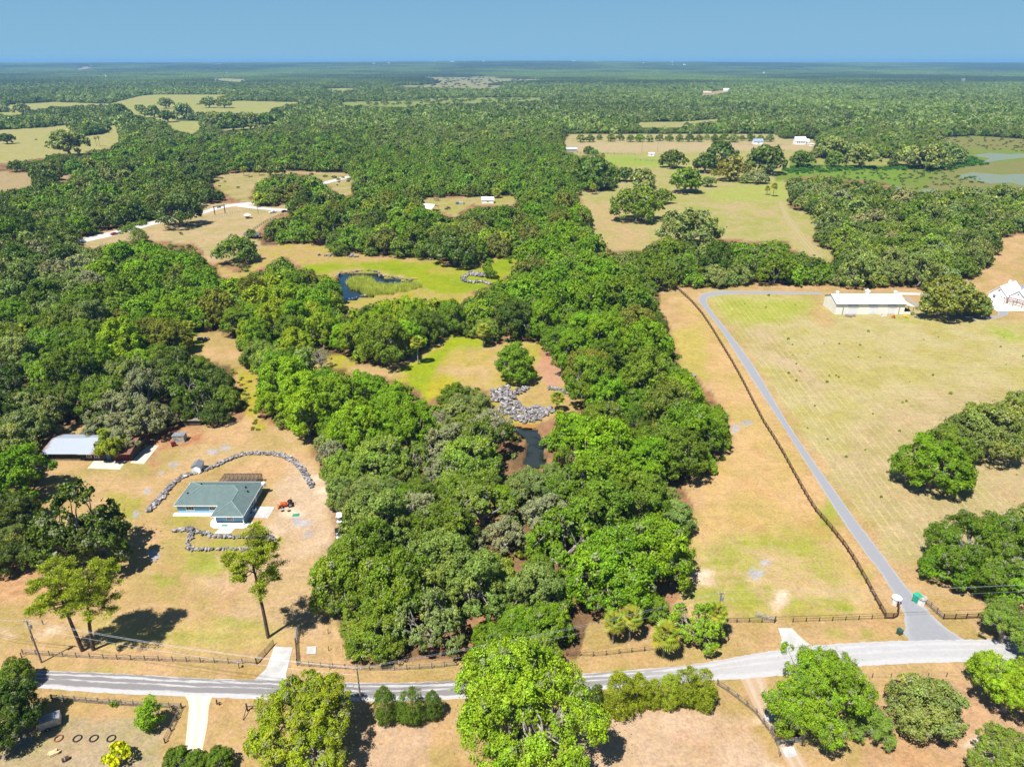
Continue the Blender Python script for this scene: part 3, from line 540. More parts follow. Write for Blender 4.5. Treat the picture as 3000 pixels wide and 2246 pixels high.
def crown_mesh(name, seed, kind, n, leaf, mat, moss=0.0, rough=0.55):
    """leaf-clump faces through the volume of a crown of radius 1; returns (mesh, lobe centres, lobe radii)"""
    r = np.random.default_rng(seed)
    ph = r.uniform(0, 6.3, 5)
    edge = lambda th: 1 + 0.13 * np.sin(2 * th + ph[0]) + 0.10 * np.sin(3 * th + ph[1]) + 0.07 * np.sin(5 * th + ph[2])
    if kind == 'cedar':
        K = 110; u = np.sort(r.uniform(0, 1, K)) ** 1.1; th = r.uniform(0, 6.3, K); prof = np.sin(np.clip(u * 0.93 + 0.07, 0, 1) ** 0.72 * math.pi) ** 0.62
        rad = prof * (0.62 + 0.14 * r.uniform(-1, 1, K)); c = np.stack([rad * np.cos(th) * edge(th), rad * np.sin(th) * edge(th), 0.1 + 2.5 * u], 1)
        rl = 0.24 * (0.45 + 0.7 * prof) * r.uniform(0.8, 1.2, K); up = 0.55
    elif kind == 'sapling':
        K = 34; u = r.uniform(0, 1, K); th = r.uniform(0, 6.3, K); prof = np.sin(np.clip(u, 0.03, 1) ** 0.7 * math.pi) ** 0.6
        rad = prof * 0.68 * np.sqrt(r.uniform(0.2, 1, K)); c = np.stack([rad * np.cos(th), rad * np.sin(th), 0.5 + 2.4 * u], 1); rl = r.uniform(0.2, 0.34, K); up = 0.3
    elif kind == 'shrub':
        K = 16; th = r.uniform(0, 6.3, K); rad = np.sqrt(r.uniform(0, 1, K)) * 0.72; c = np.stack([rad * np.cos(th), rad * np.sin(th), 0.25 + 0.5 * (1 - rad ** 2)], 1); rl = r.uniform(0.22, 0.34, K); up = 0.3
    else:
        K = {'oak': 70, 'leafy': 64, 'grand': 120, 'open': 46, 'bare': 40}[kind]
        zb, zt = {'oak': (0.42, 1.36), 'leafy': (0.42, 1.66), 'grand': (0.30, 1.06), 'open': (0.50, 1.38), 'bare': (0.5, 1.45)}[kind]
        th = r.uniform(0, 6.3, K); q = np.sqrt(r.uniform(0, 1, K)); rad = q * 0.82
        lay = r.uniform(0, 1, K); e = edge(th)
        top = zb + (zt - zb) * (1 - q ** 2.2) ** 0.6
        z = np.where(lay < 0.62, top - 0.12, zb + (top - zb) * r.uniform(0.02, 0.75, K))
        if kind == 'grand':   # several heavy limbs with clumps of their own and gaps between
            nl = 9; ci = r.integers(0, nl, K); ca = np.arange(nl) * 2 * math.pi / nl + r.uniform(-.3, .3, nl); cr = r.uniform(0.3, 0.8, nl); cr[0] = 0.05
            off = r.normal(0, 0.14, (K, 2)); x0 = cr[ci] * np.cos(ca[ci]) + off[:, 0]; y0 = cr[ci] * np.sin(ca[ci]) + off[:, 1]
            th = np.arctan2(y0, x0); rad = np.minimum(np.hypot(x0, y0), 0.84); q = rad / 0.95; e = np.ones(K)
            z = zb + (zt - zb) * (1 - q ** 2.2) ** 0.6 * r.uniform(0.55, 1.0, K)
        c = np.stack([rad * np.cos(th) * e, rad * np.sin(th) * e, z + r.uniform(-0.12, 0.10, K)], 1)
        rl = r.uniform(0.14, 0.27, K) * {'open': 0.78, 'bare': 0.8, 'grand': 0.66}.get(kind, 1.0); up = 0.35
    ctr = np.array([0, 0, c[:, 2].mean() * 0.8]); lobe_out = unit(c - ctr)
    S = 16                                                   # small clumps on each lobe
    sd = unit(r.normal(0, 1, (K, S, 3)) + lobe_out[:, None] * 0.75 + np.array([0, 0, up]))
    sc_ = c[:, None] + sd * rl[:, None, None] * np.array([1, 1, 0.8]) * r.uniform(0.55, 1.0, (K, S, 1))
    sr = rl[:, None] * r.uniform(0.26, 0.46, (K, S))
    if kind in ('open', 'grand', 'bare', 'oak', 'leafy', 'moss'):
        keep = r.uniform(0, 1, (K, S)) < {'bare': 0.5, 'oak': 0.8, 'leafy': 0.88}.get(kind, 0.75); sr = np.where(keep, sr, sr * 0.3)
    w = (sr ** 2).ravel(); w /= w.sum(); pick = r.choice(K * S, n, p=w)
    d = unit(r.normal(0, 1, (n, 3)) + sd.reshape(-1, 3)[pick] * 0.9 + np.array([0, 0, 0.3]))
    p = sc_.reshape(-1, 3)[pick] + d * sr.ravel()[pick][:, None] * r.uniform(0.6, 1.15, (n, 1))
    stray = r.uniform(0, 1, n) < 0.05; p[stray] += r.normal(0, 0.07, (stray.sum(), 3))
    nn = unit(d + r.normal(0, rough, (n, 3)) + lobe_out[pick // S] * 0.25)
    a = unit(np.cross(nn, r.normal(0, 1, (n, 3)))); b = np.cross(nn, a)
    sz = leaf * r.uniform(0.7, 1.35, (n, 1)); p[:, 2] = np.maximum(p[:, 2], 0.03)
    asp = 0.6 if kind in ('cedar',) else 0.8
    v = np.stack([p - a * sz, p - b * sz * asp, p + a * sz, p + b * sz * asp], 1).reshape(-1, 3)
    f = np.arange(4 * n).reshape(n, 4)
    lb = r.uniform(0.84, 1.16, K)[pick // S]; sb = r.uniform(0.84, 1.18, K * S)[pick]; br = lb * sb * r.uniform(0.8, 1.22, n)
    hue = r.uniform(-1, 1, K)[pick // S] * 0.5 + r.uniform(-1, 1, n) * 0.5
    tint = np.stack([br * (1 + 0.22 * hue), br * (1 + 0.03 * hue), br * (1 - 0.1 * hue)], 1)
    ms = np.where((r.uniform(0, 1, K * S) < moss)[pick], 0.25, 1.0); ms = np.where(r.uniform(0, 1, n) < moss * 0.35, 0.4, ms)
    tint = np.repeat(np.hstack([tint, ms[:, None]]), 4, 0)
    return mesh_np(name, v, f, mat, {'tint': tint}), c, rl

def trunk_mesh(name, seed, c, rl, mat, kind, twigs=0):
    r = np.random.default_rng(seed + 77); mb = MB(); K = len(c)
    if kind in ('cedar', 'sapling'):
        h = c[:, 2].max(); mb.tube([(0, 0, -0.05), (0.01, 0.01, h * 0.5), (0, 0, h * 0.97)], [0.055, 0.04, 0.012], 6)
        for i in r.choice(K, min(K, 12), replace=False): mb.tube([(0, 0, c[i][2] * 0.8), tuple(c[i])], [0.02, 0.006], 4, False)
        return mb.mesh(name, mat)
    if kind == 'shrub':
        for i in r.choice(K, 6, replace=False): mb.tube([(0, 0, -0.02), tuple(c[i])], [0.03, 0.008], 4, False)
        return mb.mesh(name, mat)
    fork = Vector((r.uniform(-.05, .05), r.uniform(-.05, .05), 0.30 if kind != 'grand' else 0.18))
    t0 = 0.075 if kind != 'grand' else 0.07
    mb.tube([(0, 0, -0.06), (0, 0, 0.02), tuple(fork * 0.6), tuple(fork)], [t0 * 1.5, t0 * 1.05, t0, t0 * 1.0], 8)
    nl = 7 if kind != 'grand' else 10; ang = np.arctan2(c[:, 1], c[:, 0])
    for k in range(nl):
        a0 = -math.pi + 2 * math.pi * k / nl; ids = [i for i in range(K) if (ang[i] - a0) % (2 * math.pi) < 2 * math.pi / nl]
        if not ids: continue
        m = Vector(np.mean(c[ids], 0)); knee = fork.lerp(m, 0.5) + Vector((r.uniform(-.05, .05), r.uniform(-.05, .05), -0.05))
        mb.tube([tuple(fork * 0.9), tuple(knee), tuple(m)], [t0 * 0.62, t0 * 0.42, t0 * 0.26], 6, False)
        for i in ids:
            e = Vector(c[i]) + Vector((0, 0, rl[i] * 0.25)); s = knee.lerp(m, r.uniform(0.1, 0.9)); q = s.lerp(e, 0.5) + Vector((r.uniform(-.05, .05), r.uniform(-.05, .05), r.uniform(-.03, .06)))
            mb.tube([tuple(s), tuple(q), tuple(e)], [t0 * 0.24, t0 * 0.15, t0 * 0.05], 4, False)
            if r.uniform() < 0.16:
                d = Vector(unit(np.array(c[i]) - np.array([0, 0, 0.5]) + r.normal(0, .25, 3))); tip = e + d * rl[i] * r.uniform(0.9, 1.5); mb.tube([tuple(e), tuple(e.lerp(tip, .5) + Vector(r.uniform(-.02, .02, 3))), tuple(tip)], [t0 * 0.12, t0 * 0.08, t0 * 0.03], 4, False)
            for _ in range(twigs):
                d = Vector(unit(r.normal(0, 1, 3) + np.array([0, 0, 0.4]))); s2 = q.lerp(e, r.uniform(0.1, 1.0)); L1 = r.uniform(0.14, 0.3)
                mid = s2 + d * L1 * 0.5 + Vector(r.uniform(-.02, .02, 3)); mb.tube([tuple(s2), tuple(mid), tuple(s2 + d * L1)], [t0 * 0.10, t0 * 0.06, t0 * 0.02], 3, False)
    return mb.mesh(name, mat)

PROTO = {}
def proto(key, seed, kind, n, leaf, moss=0.0, bark='bark', far=False, twigs=0):
    cm, c, rl = crown_mesh('crown', seed, kind, n, leaf, M['leaf_far' if far else 'leaf'], moss, 0.25 if n < 400 else 0.55)
    PROTO.setdefault(key, []).append((trunk_mesh('trunk', seed, c, rl, M[bark], kind, twigs) if not far else None, cm))
for s in range(3):
    proto('oak0', 100 + s, 'oak', 36000, 0.0205, 0.10); proto('leafy0', 200 + s, 'leafy', 36000, 0.0215, 0.0)
for s in range(3):
    proto('grand0', 300 + s, 'grand', 110000, 0.0104, (0.10, 0.05, 0.12)[s])
for s in range(4):
    proto('oak1', 110 + s, 'oak', 9500, 0.037, 0.12); proto('leafy1', 210 + s, 'leafy', 9500, 0.038, 0.0)
for s in range(4):
    proto('oak2', 120 + s, 'oak', 2600, 0.072, 0.1); proto('leafy2', 220 + s, 'leafy', 2600, 0.072, 0.0)
for s in range(2):
    proto('moss0', 400 + s, 'open', 24000, 0.022, 0.6, 'pale_bark', twigs=1); proto('open0', 410 + s, 'open', 20000, 0.024, 0.15)
    proto('bare0', 420 + s, 'bare', 5000, 0.018, 0.9, 'pale_bark', twigs=6); proto('cedar0', 430 + s, 'cedar', 22000, 0.026, 0.0)
    proto('sapling0', 440 + s, 'sapling', 6000, 0.04, 0.0); proto('shrub0', 450 + s, 'shrub', 900, 0.09, 0.0)
for s in range(4):
    proto('far_mid', 500 + s, ('oak', 'leafy')[s % 2], 2600, 0.072, 0.1, far=True)
for s in range(4):
    proto('far_low', 510 + s, ('oak', 'leafy')[s % 2], 260, 0.2, 0.05, far=True)

PAL = {'palm': (0.241, 0.276, 0.027), 'bright': (0.152, 0.269, 0.007), 'vivid': (0.205, 0.343, 0.007), 'mid': (0.132, 0.204, 0.011), 'dark': (0.087, 0.137, 0.011), 'deep': (0.066, 0.098, 0.010), 'moss': (0.255, 0.275, 0.100), 'greyoak': (0.195, 0.250, 0.050), 'lightoak': (0.207, 0.296, 0.029),
       'yellow': (0.470, 0.478, 0.006), 'lime': (0.270, 0.350, 0.010), 'olive': (0.168, 0.192, 0.019), 'brown': (0.241, 0.208, 0.030), 'leafyoak': (0.207, 0.333, 0.011), 'grey': (0.378, 0.355, 0.214), 'pineneedle': (0.274, 0.343, 0.024), 'cedar': (0.095, 0.156, 0.011),
       'goldcedar': (0.250, 0.310, 0.014), 'palegreen': (0.260, 0.343, 0.071)}
TONE = {'palm': 'green', 'bright': 'bright green', 'vivid': 'vivid green', 'mid': 'mid green', 'dark': 'dark green', 'deep': 'very dark green', 'moss': 'mossy grey', 'greyoak': 'grey green', 'lightoak': 'light green', 'yellow': 'yellow', 'lime': 'lime green',
        'olive': 'olive', 'brown': 'brownish', 'leafyoak': 'yellow green', 'grey': 'bare grey', 'pineneedle': 'light green', 'cedar': 'dark olive', 'goldcedar': 'golden green', 'palegreen': 'pale green'}
TREES = []                                                   # x, y, radius of everything planted
PLANTED = []                                                 # dicts waiting for their labels

def plant(kind, x, y, r, pal, hs_=1.0, lod=None, label=None, group=None, big=False, species=None):
    D = depth_of(y)
    fam = {'oak': 'oak', 'leafy': 'leafy', 'grand': 'grand', 'open': 'open', 'moss': 'moss', 'bare': 'bare', 'cedar': 'cedar', 'sapling': 'sapling', 'shrub': 'shrub'}[kind]
    l = 0 if fam not in ('oak', 'leafy') else (lod if lod is not None else (0 if D < 290 else 1 if D < 520 else 2))
    name = species or {'oak': 'oak_tree', 'grand': 'oak_tree', 'open': 'oak_tree', 'moss': 'oak_tree', 'leafy': 'broadleaf_tree', 'sapling': 'young_tree', 'bare': 'bare_tree', 'cedar': 'cedar_tree', 'shrub': 'shrub'}[kind]
    j = np.array(PAL[pal]) * random.uniform(0.85, 1.18) * np.array([random.uniform(0.9, 1.1), 1, random.uniform(0.8, 1.2)])
    TREES.append((x, y, r)); PLANTED.append(dict(key=fam + str(l), name=name, x=x, y=y, r=r, hs=hs_, col=j, pal=pal, label=label, group=group, D=D, kind=kind))

def at_crown(px, py, wpx, zc, grow_=1.0):
    "ground point and radius of a tree whose crown centre is seen at (px, py), wpx pixels wide; crown centre at zc radii"
    r = 6.0
    for _ in range(12):
        x, y = ground_pt(px, py, zc * r); r = wpx / 2 * depth_of(y, zc * r) / FOC * grow_
    return x, y, r
ZC = {'oak': 0.85, 'leafy': 1.0, 'grand': 0.66, 'open': 0.92, 'moss': 0.92, 'bare': 0.95, 'cedar': 1.3, 'sapling': 1.6, 'shrub': 0.35}
def T(kind, px, py, w, pal, label=None, hs_=1.0, group=None):
    x, y, r = at_crown(px, py, w, ZC[kind] * hs_, 1.02 if kind == 'cedar' else 1.0); plant(kind, x, y, r, pal, hs_, label=label, group=group)

# --- trees that stand out, one by one
T('grand', 1512, 2085, 530, 'leafyoak', 'giant yellow green oak spreading over the county road', 1.12)
T('grand', 1580, 1925, 150, 'lightoak', 'upright light green oak top rising behind the giant roadside oak', 1.3)
T('grand', 1432, 1935, 150, 'leafyoak', 'slim yellow green oak top touching the power lines over the road', 1.4)
T('grand', 890, 2130, 400, 'lime', 'lime green spreading oak beside the utility pole below the road')
T('grand', 2395, 2010, 340, 'leafyoak', 'yellow green oak over the timber ranch gate', 1.15)
T('grand', 2560, 2120, 150, 'lightoak', 'smaller light green oak joined to the oak over the ranch gate')
T('oak', 2722, 2060, 225, 'greyoak', 'round grey green oak between the ranch gate oak and the corner oaks', 1.0)
T('grand', 2950, 1828, 205, 'lightoak', 'light green oak overhanging the road by the farm entrance fence')
T('grand', 2965, 2010, 270, 'leafyoak', 'broad yellow green oak just below the county road at the farm entrance', 1.1)
T('grand', 2965, 2215, 250, 'lightoak', 'light green oak with a thin crown at the dry corner paddock', 1.0)
T('oak', 15, 2080, 210, 'dark', 'dark green oak shading the corner of the small horse paddock', 1.15)
T('oak', 40, 1970, 110, 'mid', 'mid green oak standing at the road above the small horse paddock', 1.2)
T('sapling', 433, 2090, 100, 'vivid', 'vivid green young maple against the small paddock fence', 0.75)
T('shrub', 350, 2222, 92, 'yellow', 'bright yellow bush in the small horse paddock', 1.4)
for k, (a, b_, w_, t_) in enumerate([(520, 2215, 84, 'nearest the paddock fence corner'), (572, 2228, 80, 'in the middle of its trio'), (640, 2222, 96, 'beside the lime green oak')]):
    T('leafy', a, b_, w_, 'mid', 'round mid green bushy tree closing the sand driveway, ' + t_.replace('nearest', 'next to'), 0.9)
for a, b_, w_, p_, l_ in [(1127, 2062, 80, 'cedar', 'dark cedar first in the roadside row beside the utility pole'), (1205, 2066, 82, 'cedar', 'dark pointed cedar second in the roadside row from the pole'), (1268, 2062, 62, 'cedar', 'dark cedar half hidden by the giant roadside oak'),
                          (1748, 2045, 62, 'cedar', 'narrow dark cedar emerging beside the giant roadside oak'), (1815, 2032, 100, 'goldcedar', 'widest golden cedar starting the dense roadside hedge row'), (1868, 2022, 78, 'goldcedar', 'golden cedar second in the dense roadside hedge row'),
                          (1915, 2028, 62, 'goldcedar', 'smallest golden cedar midway along the dense hedge row'), (1960, 2022, 74, 'goldcedar', 'golden cedar fourth in the dense roadside hedge row'), (2010, 2008, 86, 'goldcedar', 'tall golden cedar near the far end of the hedge row'), (2062, 2016, 84, 'goldcedar', 'golden cedar ending the hedge row by the curved fence')]:
    T('cedar', a, b_, w_, p_, l_, 1.25, 'cedars planted along the county road')
T('open', 235, 1525, 310, 'dark', 'dark gnarled mossy oak below the old tin roofed house', 1.15); T('grand', 290, 1560, 190, 'deep', 'very dark spreading oak beside the gnarled mossy oak', 1.2)
T('grand', 150, 1600, 170, 'dark', 'dark green oak on the road side of the gnarled mossy oak', 1.3)
T('leafy', 55, 1375, 180, 'bright', 'bright green tree at the end wall of the old house'); T('oak', 30, 1490, 150, 'dark', 'dark green oak between the bright tree and the gnarled oak')
T('oak', 15, 1630, 130, 'dark', 'dark green oak above the two leaning pines'); T('open', 20, 1600, 110, 'olive', 'thin olive oak above the two leaning pines')
T('moss', 345, 1205, 190, 'moss', 'mossy grey oak leaning over the tin roof of the old house', 1.0); T('moss', 415, 1130, 150, 'moss', 'mossy grey oak standing behind the roof of the old house', 1.15); T('open', 322, 1290, 110, 'lime', 'low lime green limbs of an oak lying on the rusty roof', 1.2)
T('moss', 350, 1278, 150, 'moss', 'low mossy grey oak limbs draped across the middle of the tin roof', 0.8)
T('moss', 285, 1255, 110, 'moss', 'small mossy grey crown over the seam of the old tin roof', 0.8)
T('moss', 405, 1225, 150, 'moss', 'wide mossy grey crown just beyond the rusty roof of the old house', 1.0)
T('moss', 455, 1210, 110, 'moss', 'mossy grey oak at the shaded end of the old house', 1.1)
T('leafy', 2738, 1350, 215, 'bright', 'bright green round tree alone in the mown field', 0.86); T('oak', 2790, 1290, 150, 'mid', 'mid green oak tucked behind the bright round field tree', 1.0)
T('oak', 2910, 1250, 220, 'greyoak', 'grey green oak behind the bright round tree in the mown field'); T('oak', 3010, 1200, 160, 'greyoak', 'grey green oak furthest into the mown field clump'.replace('furthest', 'deepest'))
T('grand', 2895, 1600, 340, 'mid', 'huge low mid green oak above the farm entrance fence', 0.95); T('oak', 3030, 1560, 240, 'greyoak', 'grey green oak merging with the huge low field oak', 1.0); T('oak', 2800, 1640, 180, 'bright', 'bright green oak lobe nearest the stone entrance pillar'.replace('nearest', 'next to'), 0.9); T('oak', 2960, 1690, 190, 'bright', 'bright green oak low beside the entrance board fence', 0.8)
T('leafy', 1509, 1056, 134, 'bright', 'bright round shade tree standing by the boulder bank', 0.92)
T('oak', 2790, 858, 190, 'olive', 'olive spreading oak between the white barn and the white farmhouse', 0.88); T('oak', 2850, 880, 110, 'lightoak', 'light green oak beside the white farmhouse drive', 0.9)
# pasture oaks
for k, (a, b_, w_, p_, l_) in enumerate([
    (1970, 462, 76, 'mid', 'lone round mid green oak in the pasture by the loading shed'), (2011, 522, 108, 'mid', 'wide mid green oak in the pasture with open ground around it'), (2076, 530, 44, 'greyoak', 'small grey green oak beside the wide pasture oak'),
    (2143, 487, 104, 'brown', 'wide brownish oak in the pasture clump'), (2068, 472, 84, 'dark', 'dark oak on the near flank of the brownish pasture oak'.replace('near flank', 'flank')), (2110, 446, 110, 'dark', 'dark oak behind the brownish pasture oak'), (2246, 462, 122, 'dark', 'large dark oak between the brownish oak and the marsh'),
    (2226, 515, 58, 'moss', 'mossy grey oak standing over bare roots in the pasture'), (2187, 520, 42, 'greyoak', 'small grey green oak beside the mossy pasture oak'), (1868, 588, 150, 'mid', 'massive mid green oak casting a wide shade on the pasture'), (1940, 572, 64, 'mid', 'mid green oak joined to the massive pasture oak'),
    (1885, 518, 86, 'greyoak', 'grey green oak behind the massive pasture oak'), (1832, 508, 60, 'dark', 'dark upright oak behind the massive pasture oak'), (1735, 500, 130, 'dark', 'dark oak at the wood edge facing the pasture'), (1788, 505, 70, 'mid', 'mid green oak at the wood edge facing the pasture'),
    (2024, 656, 176, 'greyoak', 'large grey green oak at the bottom corner of the pasture'), (2440, 428, 90, 'greyoak', 'grey green oak behind the far white house'), (2447, 464, 62, 'mid', 'mid green oak at the marsh corner of the pasture'), (2350, 462, 72, 'mid', 'mid green oak standing alone above the marsh'),
    (2525, 452, 100, 'greyoak', 'grey green oak on the strip above the marsh'), (2615, 476, 34, 'dark', 'small dark oak on the strip above the marsh'), (2665, 452, 90, 'greyoak', 'grey green oak beside the marsh edge'), (2722, 456, 104, 'greyoak', 'broad grey green oak beside the marsh edge'), (2800, 452, 66, 'dark', 'dark oak at the tip of the wood in the marsh'),
    (1725, 438, 34, 'mid', 'small mid green oak by the far pale roof'), (1742, 446, 28, 'bright', 'small bright oak by the far pale roof'),
    (520, 612, 134, 'dark', 'dark mossy oak standing over the paddock road fence'), (692, 722, 120, 'mid', 'round mid green oak at the foot of the paddock'), (735, 682, 40, 'mid', 'small round oak beside the paddock shelter'),
    (990, 724, 62, 'mid', 'mid green oak among boulders above the pond lawn'), (195, 412, 110, 'greyoak', 'grey green oak alone on the far pale pasture'),
    (63, 317, 46, 'greyoak', 'small grey green oak on the distant pasture edge'), (349, 318, 54, 'mid', 'mid green oak in the distant pasture'), (484, 299, 46, 'greyoak', 'grey green oak at the top of the distant pasture'), (535, 321, 62, 'greyoak', 'grey green oak amid the distant pasture'),
    (412, 318, 40, 'greyoak', 'small grey green oak amid the distant pasture'), (489, 337, 52, 'mid', 'mid green oak amid the distant pasture'), (448, 324, 50, 'mid', 'mid green oak beside others in the distant pasture'), (610, 297, 46, 'greyoak', 'grey green oak on the distant sandy bank'), (655, 296, 50, 'greyoak', 'second grey green oak on the distant sandy bank'),
    (632, 348, 70, 'greyoak', 'grey green oak first in the distant oak line'), (680, 354, 72, 'mid', 'mid green oak second in the distant oak line'), (730, 351, 70, 'greyoak', 'grey green oak third in the distant oak line'), (775, 350, 60, 'mid', 'mid green oak fourth in the distant oak line'),
    (45, 484, 48, 'dark', 'dark oak first in the row above the pale field'), (80, 485, 44, 'dark', 'dark oak second in the row above the pale field'), (112, 482, 40, 'mid', 'mid green oak third in the row above the pale field'), (138, 500, 76, 'olive', 'olive oak at the corner of the pale field'), (18, 404, 44, 'dark', 'dark oak at the edge of the far pale pasture')]):
    T('oak', a, b_, w_, p_, l_, 0.9)
for k, a in enumerate([1702, 1729, 1756, 1790, 1817, 1847, 1874, 1903, 1933, 1962, 1992, 2020, 2048, 2070, 2095, 2122, 2149, 2174, 2199, 2228, 2256]):
    p_ = ['greyoak', 'mid', 'olive', 'greyoak', 'mid', 'greyoak', 'bright', 'palegreen', 'greyoak', 'mid', 'greyoak', 'dark', 'olive', 'palegreen', 'mid', 'mid', 'greyoak', 'olive', 'dark', 'mid', 'greyoak'][k]
    od = 'first second third fourth fifth sixth seventh eighth ninth tenth eleventh twelfth thirteenth fourteenth fifteenth sixteenth seventeenth eighteenth nineteenth twentieth last'.split()[k]
    T('leafy', a, 402 + 0.01 * k + random.uniform(-2, 2), random.uniform(25, 34) * (0.8 if p_ in ('palegreen', 'olive') else 1), p_, f'{TONE[p_]} planted tree, {od} along the farm avenue from the wood', 0.85, 'avenue trees along the far farm lane')
T('cedar', 405, 690, 54, 'mid', 'pointed mid green tree on the paddock road verge', 0.6)
T('sapling', 1435, 785, 50, 'bright', 'bright young tree beside the stone ring on the pond lawn', 0.8); T('sapling', 1493, 760, 16, 'bright', 'small bright sapling behind the pond lawn tree', 0.9)
T('bare', 937, 1042, 70, 'grey', 'grey tree hung with moss above the round leafy grove', 1.2); T('moss', 1432, 1243, 140, 'grey', 'bare grey tree above the small pond', 0.85); T('bare', 1450, 1232, 150, 'grey', 'wide bare grey crown leaning over the small pond', 0.9); T('bare', 1286, 1228, 84, 'grey', 'small bare grey tree inland of the small pond')
T('bare', 1700, 1340, 90, 'grey', 'bare grey tree east of the small pond', 1.1); T('moss', 1280, 1370, 120, 'moss', 'mossy grey oak with curved pale limbs in the central wood')
T('moss', 1230, 1480, 150, 'moss', 'wide mossy grey oak in the central wood'); T('moss', 1480, 1560, 150, 'moss', 'silvery mossy oak in the middle of the central wood')
T('bare', 1790, 1105, 70, 'grey', 'bare white trunked tree in the eastern wood'); T('bare', 1860, 1080, 50, 'grey', 'dead white snag in the eastern wood'); T('leafy', 1128, 985, 165, 'mid', 'mid green leafy tree at the dark grove edge of the middle clearing'); T('oak', 1262, 945, 100, 'dark', 'dark oak behind the tall palm of the middle clearing')
T('leafy', 960, 850, 90, 'bright', 'bright leafy tree leaning over the west shore of the reedy pond'); T('cedar', 985, 880, 50, 'olive', 'olive cedar at the west corner of the reedy pond', 0.8)
T('sapling', 890, 1060, 84, 'palegreen', 'pale green slender tree above the leafy grove', 0.85)
T('open', 2045, 1812, 160, 'leafyoak', 'leaning thin oak among palms beside the county road', 1.1)
T('leafy', 720, 1050, 40, 'mid', 'small mid green tree over the narrow grass gap', 1.3)
T('oak', 1330, 722, 140, 'cedar', 'olive brown wide tree behind the pond lawn', 0.95)

# --- the woods: planted wherever a crown would not cover open ground
ZONES = [
 ([(-300, 232), (1000, 228), (1000, 290), (-300, 300)], [('palegreen', 3), ('mid', 4), ('greyoak', 3)], 0.4, 1, 1),  # outline in the photograph, (palette, share) ..., share of leafy trees
 ([(1060, 440), (1690, 430), (1720, 520), (1700, 590), (1460, 590), (1240, 575), (1030, 570), (1030, 510)], [('bright', 6), ('mid', 4)], 0.9, 0.75, 1.25),
 ([(0, 480), (760, 520), (760, 600), (460, 650), (0, 720)], [('dark', 5), ('mid', 4), ('bright', 1), ('greyoak', 1)], 0.5, 1, 1),
 ([(300, 440), (1100, 380), (1100, 520), (600, 520), (240, 480)], [('bright', 3), ('mid', 4), ('dark', 3)], 0.6, 1, 1),
 ([(-200, 640), (200, 700), (320, 740), (250, 900), (-200, 880)], [('greyoak', 5), ('moss', 2), ('dark', 3)], 0.1, 1, 1),
 ([(250, 700), (720, 760), (700, 980), (450, 1080), (250, 900)], [('bright', 5), ('vivid', 2), ('mid', 3), ('olive', 1)], 0.7, 0.9, 1),
 ([(-200, 860), (500, 850), (500, 1060), (300, 1080), (-200, 1080)], [('mid', 4), ('bright', 4), ('greyoak', 3), ('lime', 1)], 0.5, 1, 1),
 ([(330, 940), (480, 940), (480, 1080), (330, 1080)], [('lime', 5), ('vivid', 3)], 1.0, 1, 1),
 ([(-300, 1060), (260, 1060), (260, 1340), (-300, 1340)], [('dark', 5), ('mid', 4), ('greyoak', 3)], 0.2, 1, 1),
 ([(400, 1000), (740, 1000), (740, 1260), (400, 1260)], [('dark', 5), ('mid', 3), ('greyoak', 2)], 0.2, 1, 1),
 ([(700, 760), (1300, 820), (1460, 900), (1300, 1040), (1000, 1060), (620, 1000)], [('lime', 4), ('vivid', 3), ('bright', 3), ('mid', 3), ('olive', 1)], 0.8, 0.8, 1.1),
 ([(730, 1080), (1310, 1080), (1330, 1260), (900, 1280), (730, 1200)], [('vivid', 5), ('bright', 5)], 1.0, 0.9, 1),
 ([(740, 540), (1300, 580), (1560, 640), (1560, 760), (900, 770), (760, 700)], [('mid', 4), ('bright', 3), ('dark', 3), ('olive', 1), ('lime', 1)], 0.4, 1, 1),
 ([(1440, 560), (1760, 560), (1760, 800), (1920, 880), (2040, 1080), (2140, 1300), (2050, 1400), (1760, 1380), (1640, 1180), (1560, 980), (1440, 880)], [('bright', 6), ('mid', 4), ('vivid', 1), ('olive', 1)], 0.7, 1, 1),
 ([(1620, 1180), (2160, 1160), (2160, 1420), (1700, 1420), (1590, 1300)], [('bright', 6), ('mid', 3), ('vivid', 1)], 0.85, 1, 1),
 ([(900, 1250), (1600, 1230), (1700, 1400), (1560, 1700), (1200, 1700), (960, 1560)], [('greyoak', 5), ('lightoak', 4), ('mid', 2), ('moss', 3), ('bright', 2)], 0.2, 1, 1),
 ([(1560, 1380), (2060, 1380), (2060, 1560), (1780, 1560)], [('bright', 3), ('mid', 4), ('greyoak', 3)], 0.5, 1, 1),
 ([(1560, 1540), (2060, 1540), (2030, 1800), (1600, 1840)], [('lightoak', 5), ('bright', 4), ('leafyoak', 2)], 0.3, 1.1, 1),
 ([(900, 1560), (1600, 1600), (1600, 1950), (960, 1950)], [('lightoak', 4), ('greyoak', 3), ('bright', 4), ('mid', 3), ('olive', 1)], 0.3, 1, 1),
 ([(1930, 640), (2440, 700), (2440, 850), (1900, 850)], [('bright', 3), ('mid', 4), ('greyoak', 2), ('dark', 2)], 0.4, 1, 1),
 ([(2300, 500), (3900, 500), (3900, 900), (2420, 860), (2440, 740), (2300, 640)], [('greyoak', 5), ('mid', 4), ('dark', 2), ('moss', 1), ('lightoak', 2)], 0.15, 1, 1),
 ([(1660, 230), (3900, 230), (3900, 330), (2500, 320), (1700, 300)], [('palegreen', 5), ('lightoak', 3), ('mid', 2)], 0.4, 1, 1),
 ([(900, 225), (1700, 230), (1700, 290), (900, 290)], [('palegreen', 3), ('mid', 4), ('greyoak', 3)], 0.4, 1, 1),
]
def zone_of(px, py):
    out = np.full(len(px), -1)
    for i, z in enumerate(ZONES): out[in_poly(px, py, z[0]) & (out < 0)] = i
    return out
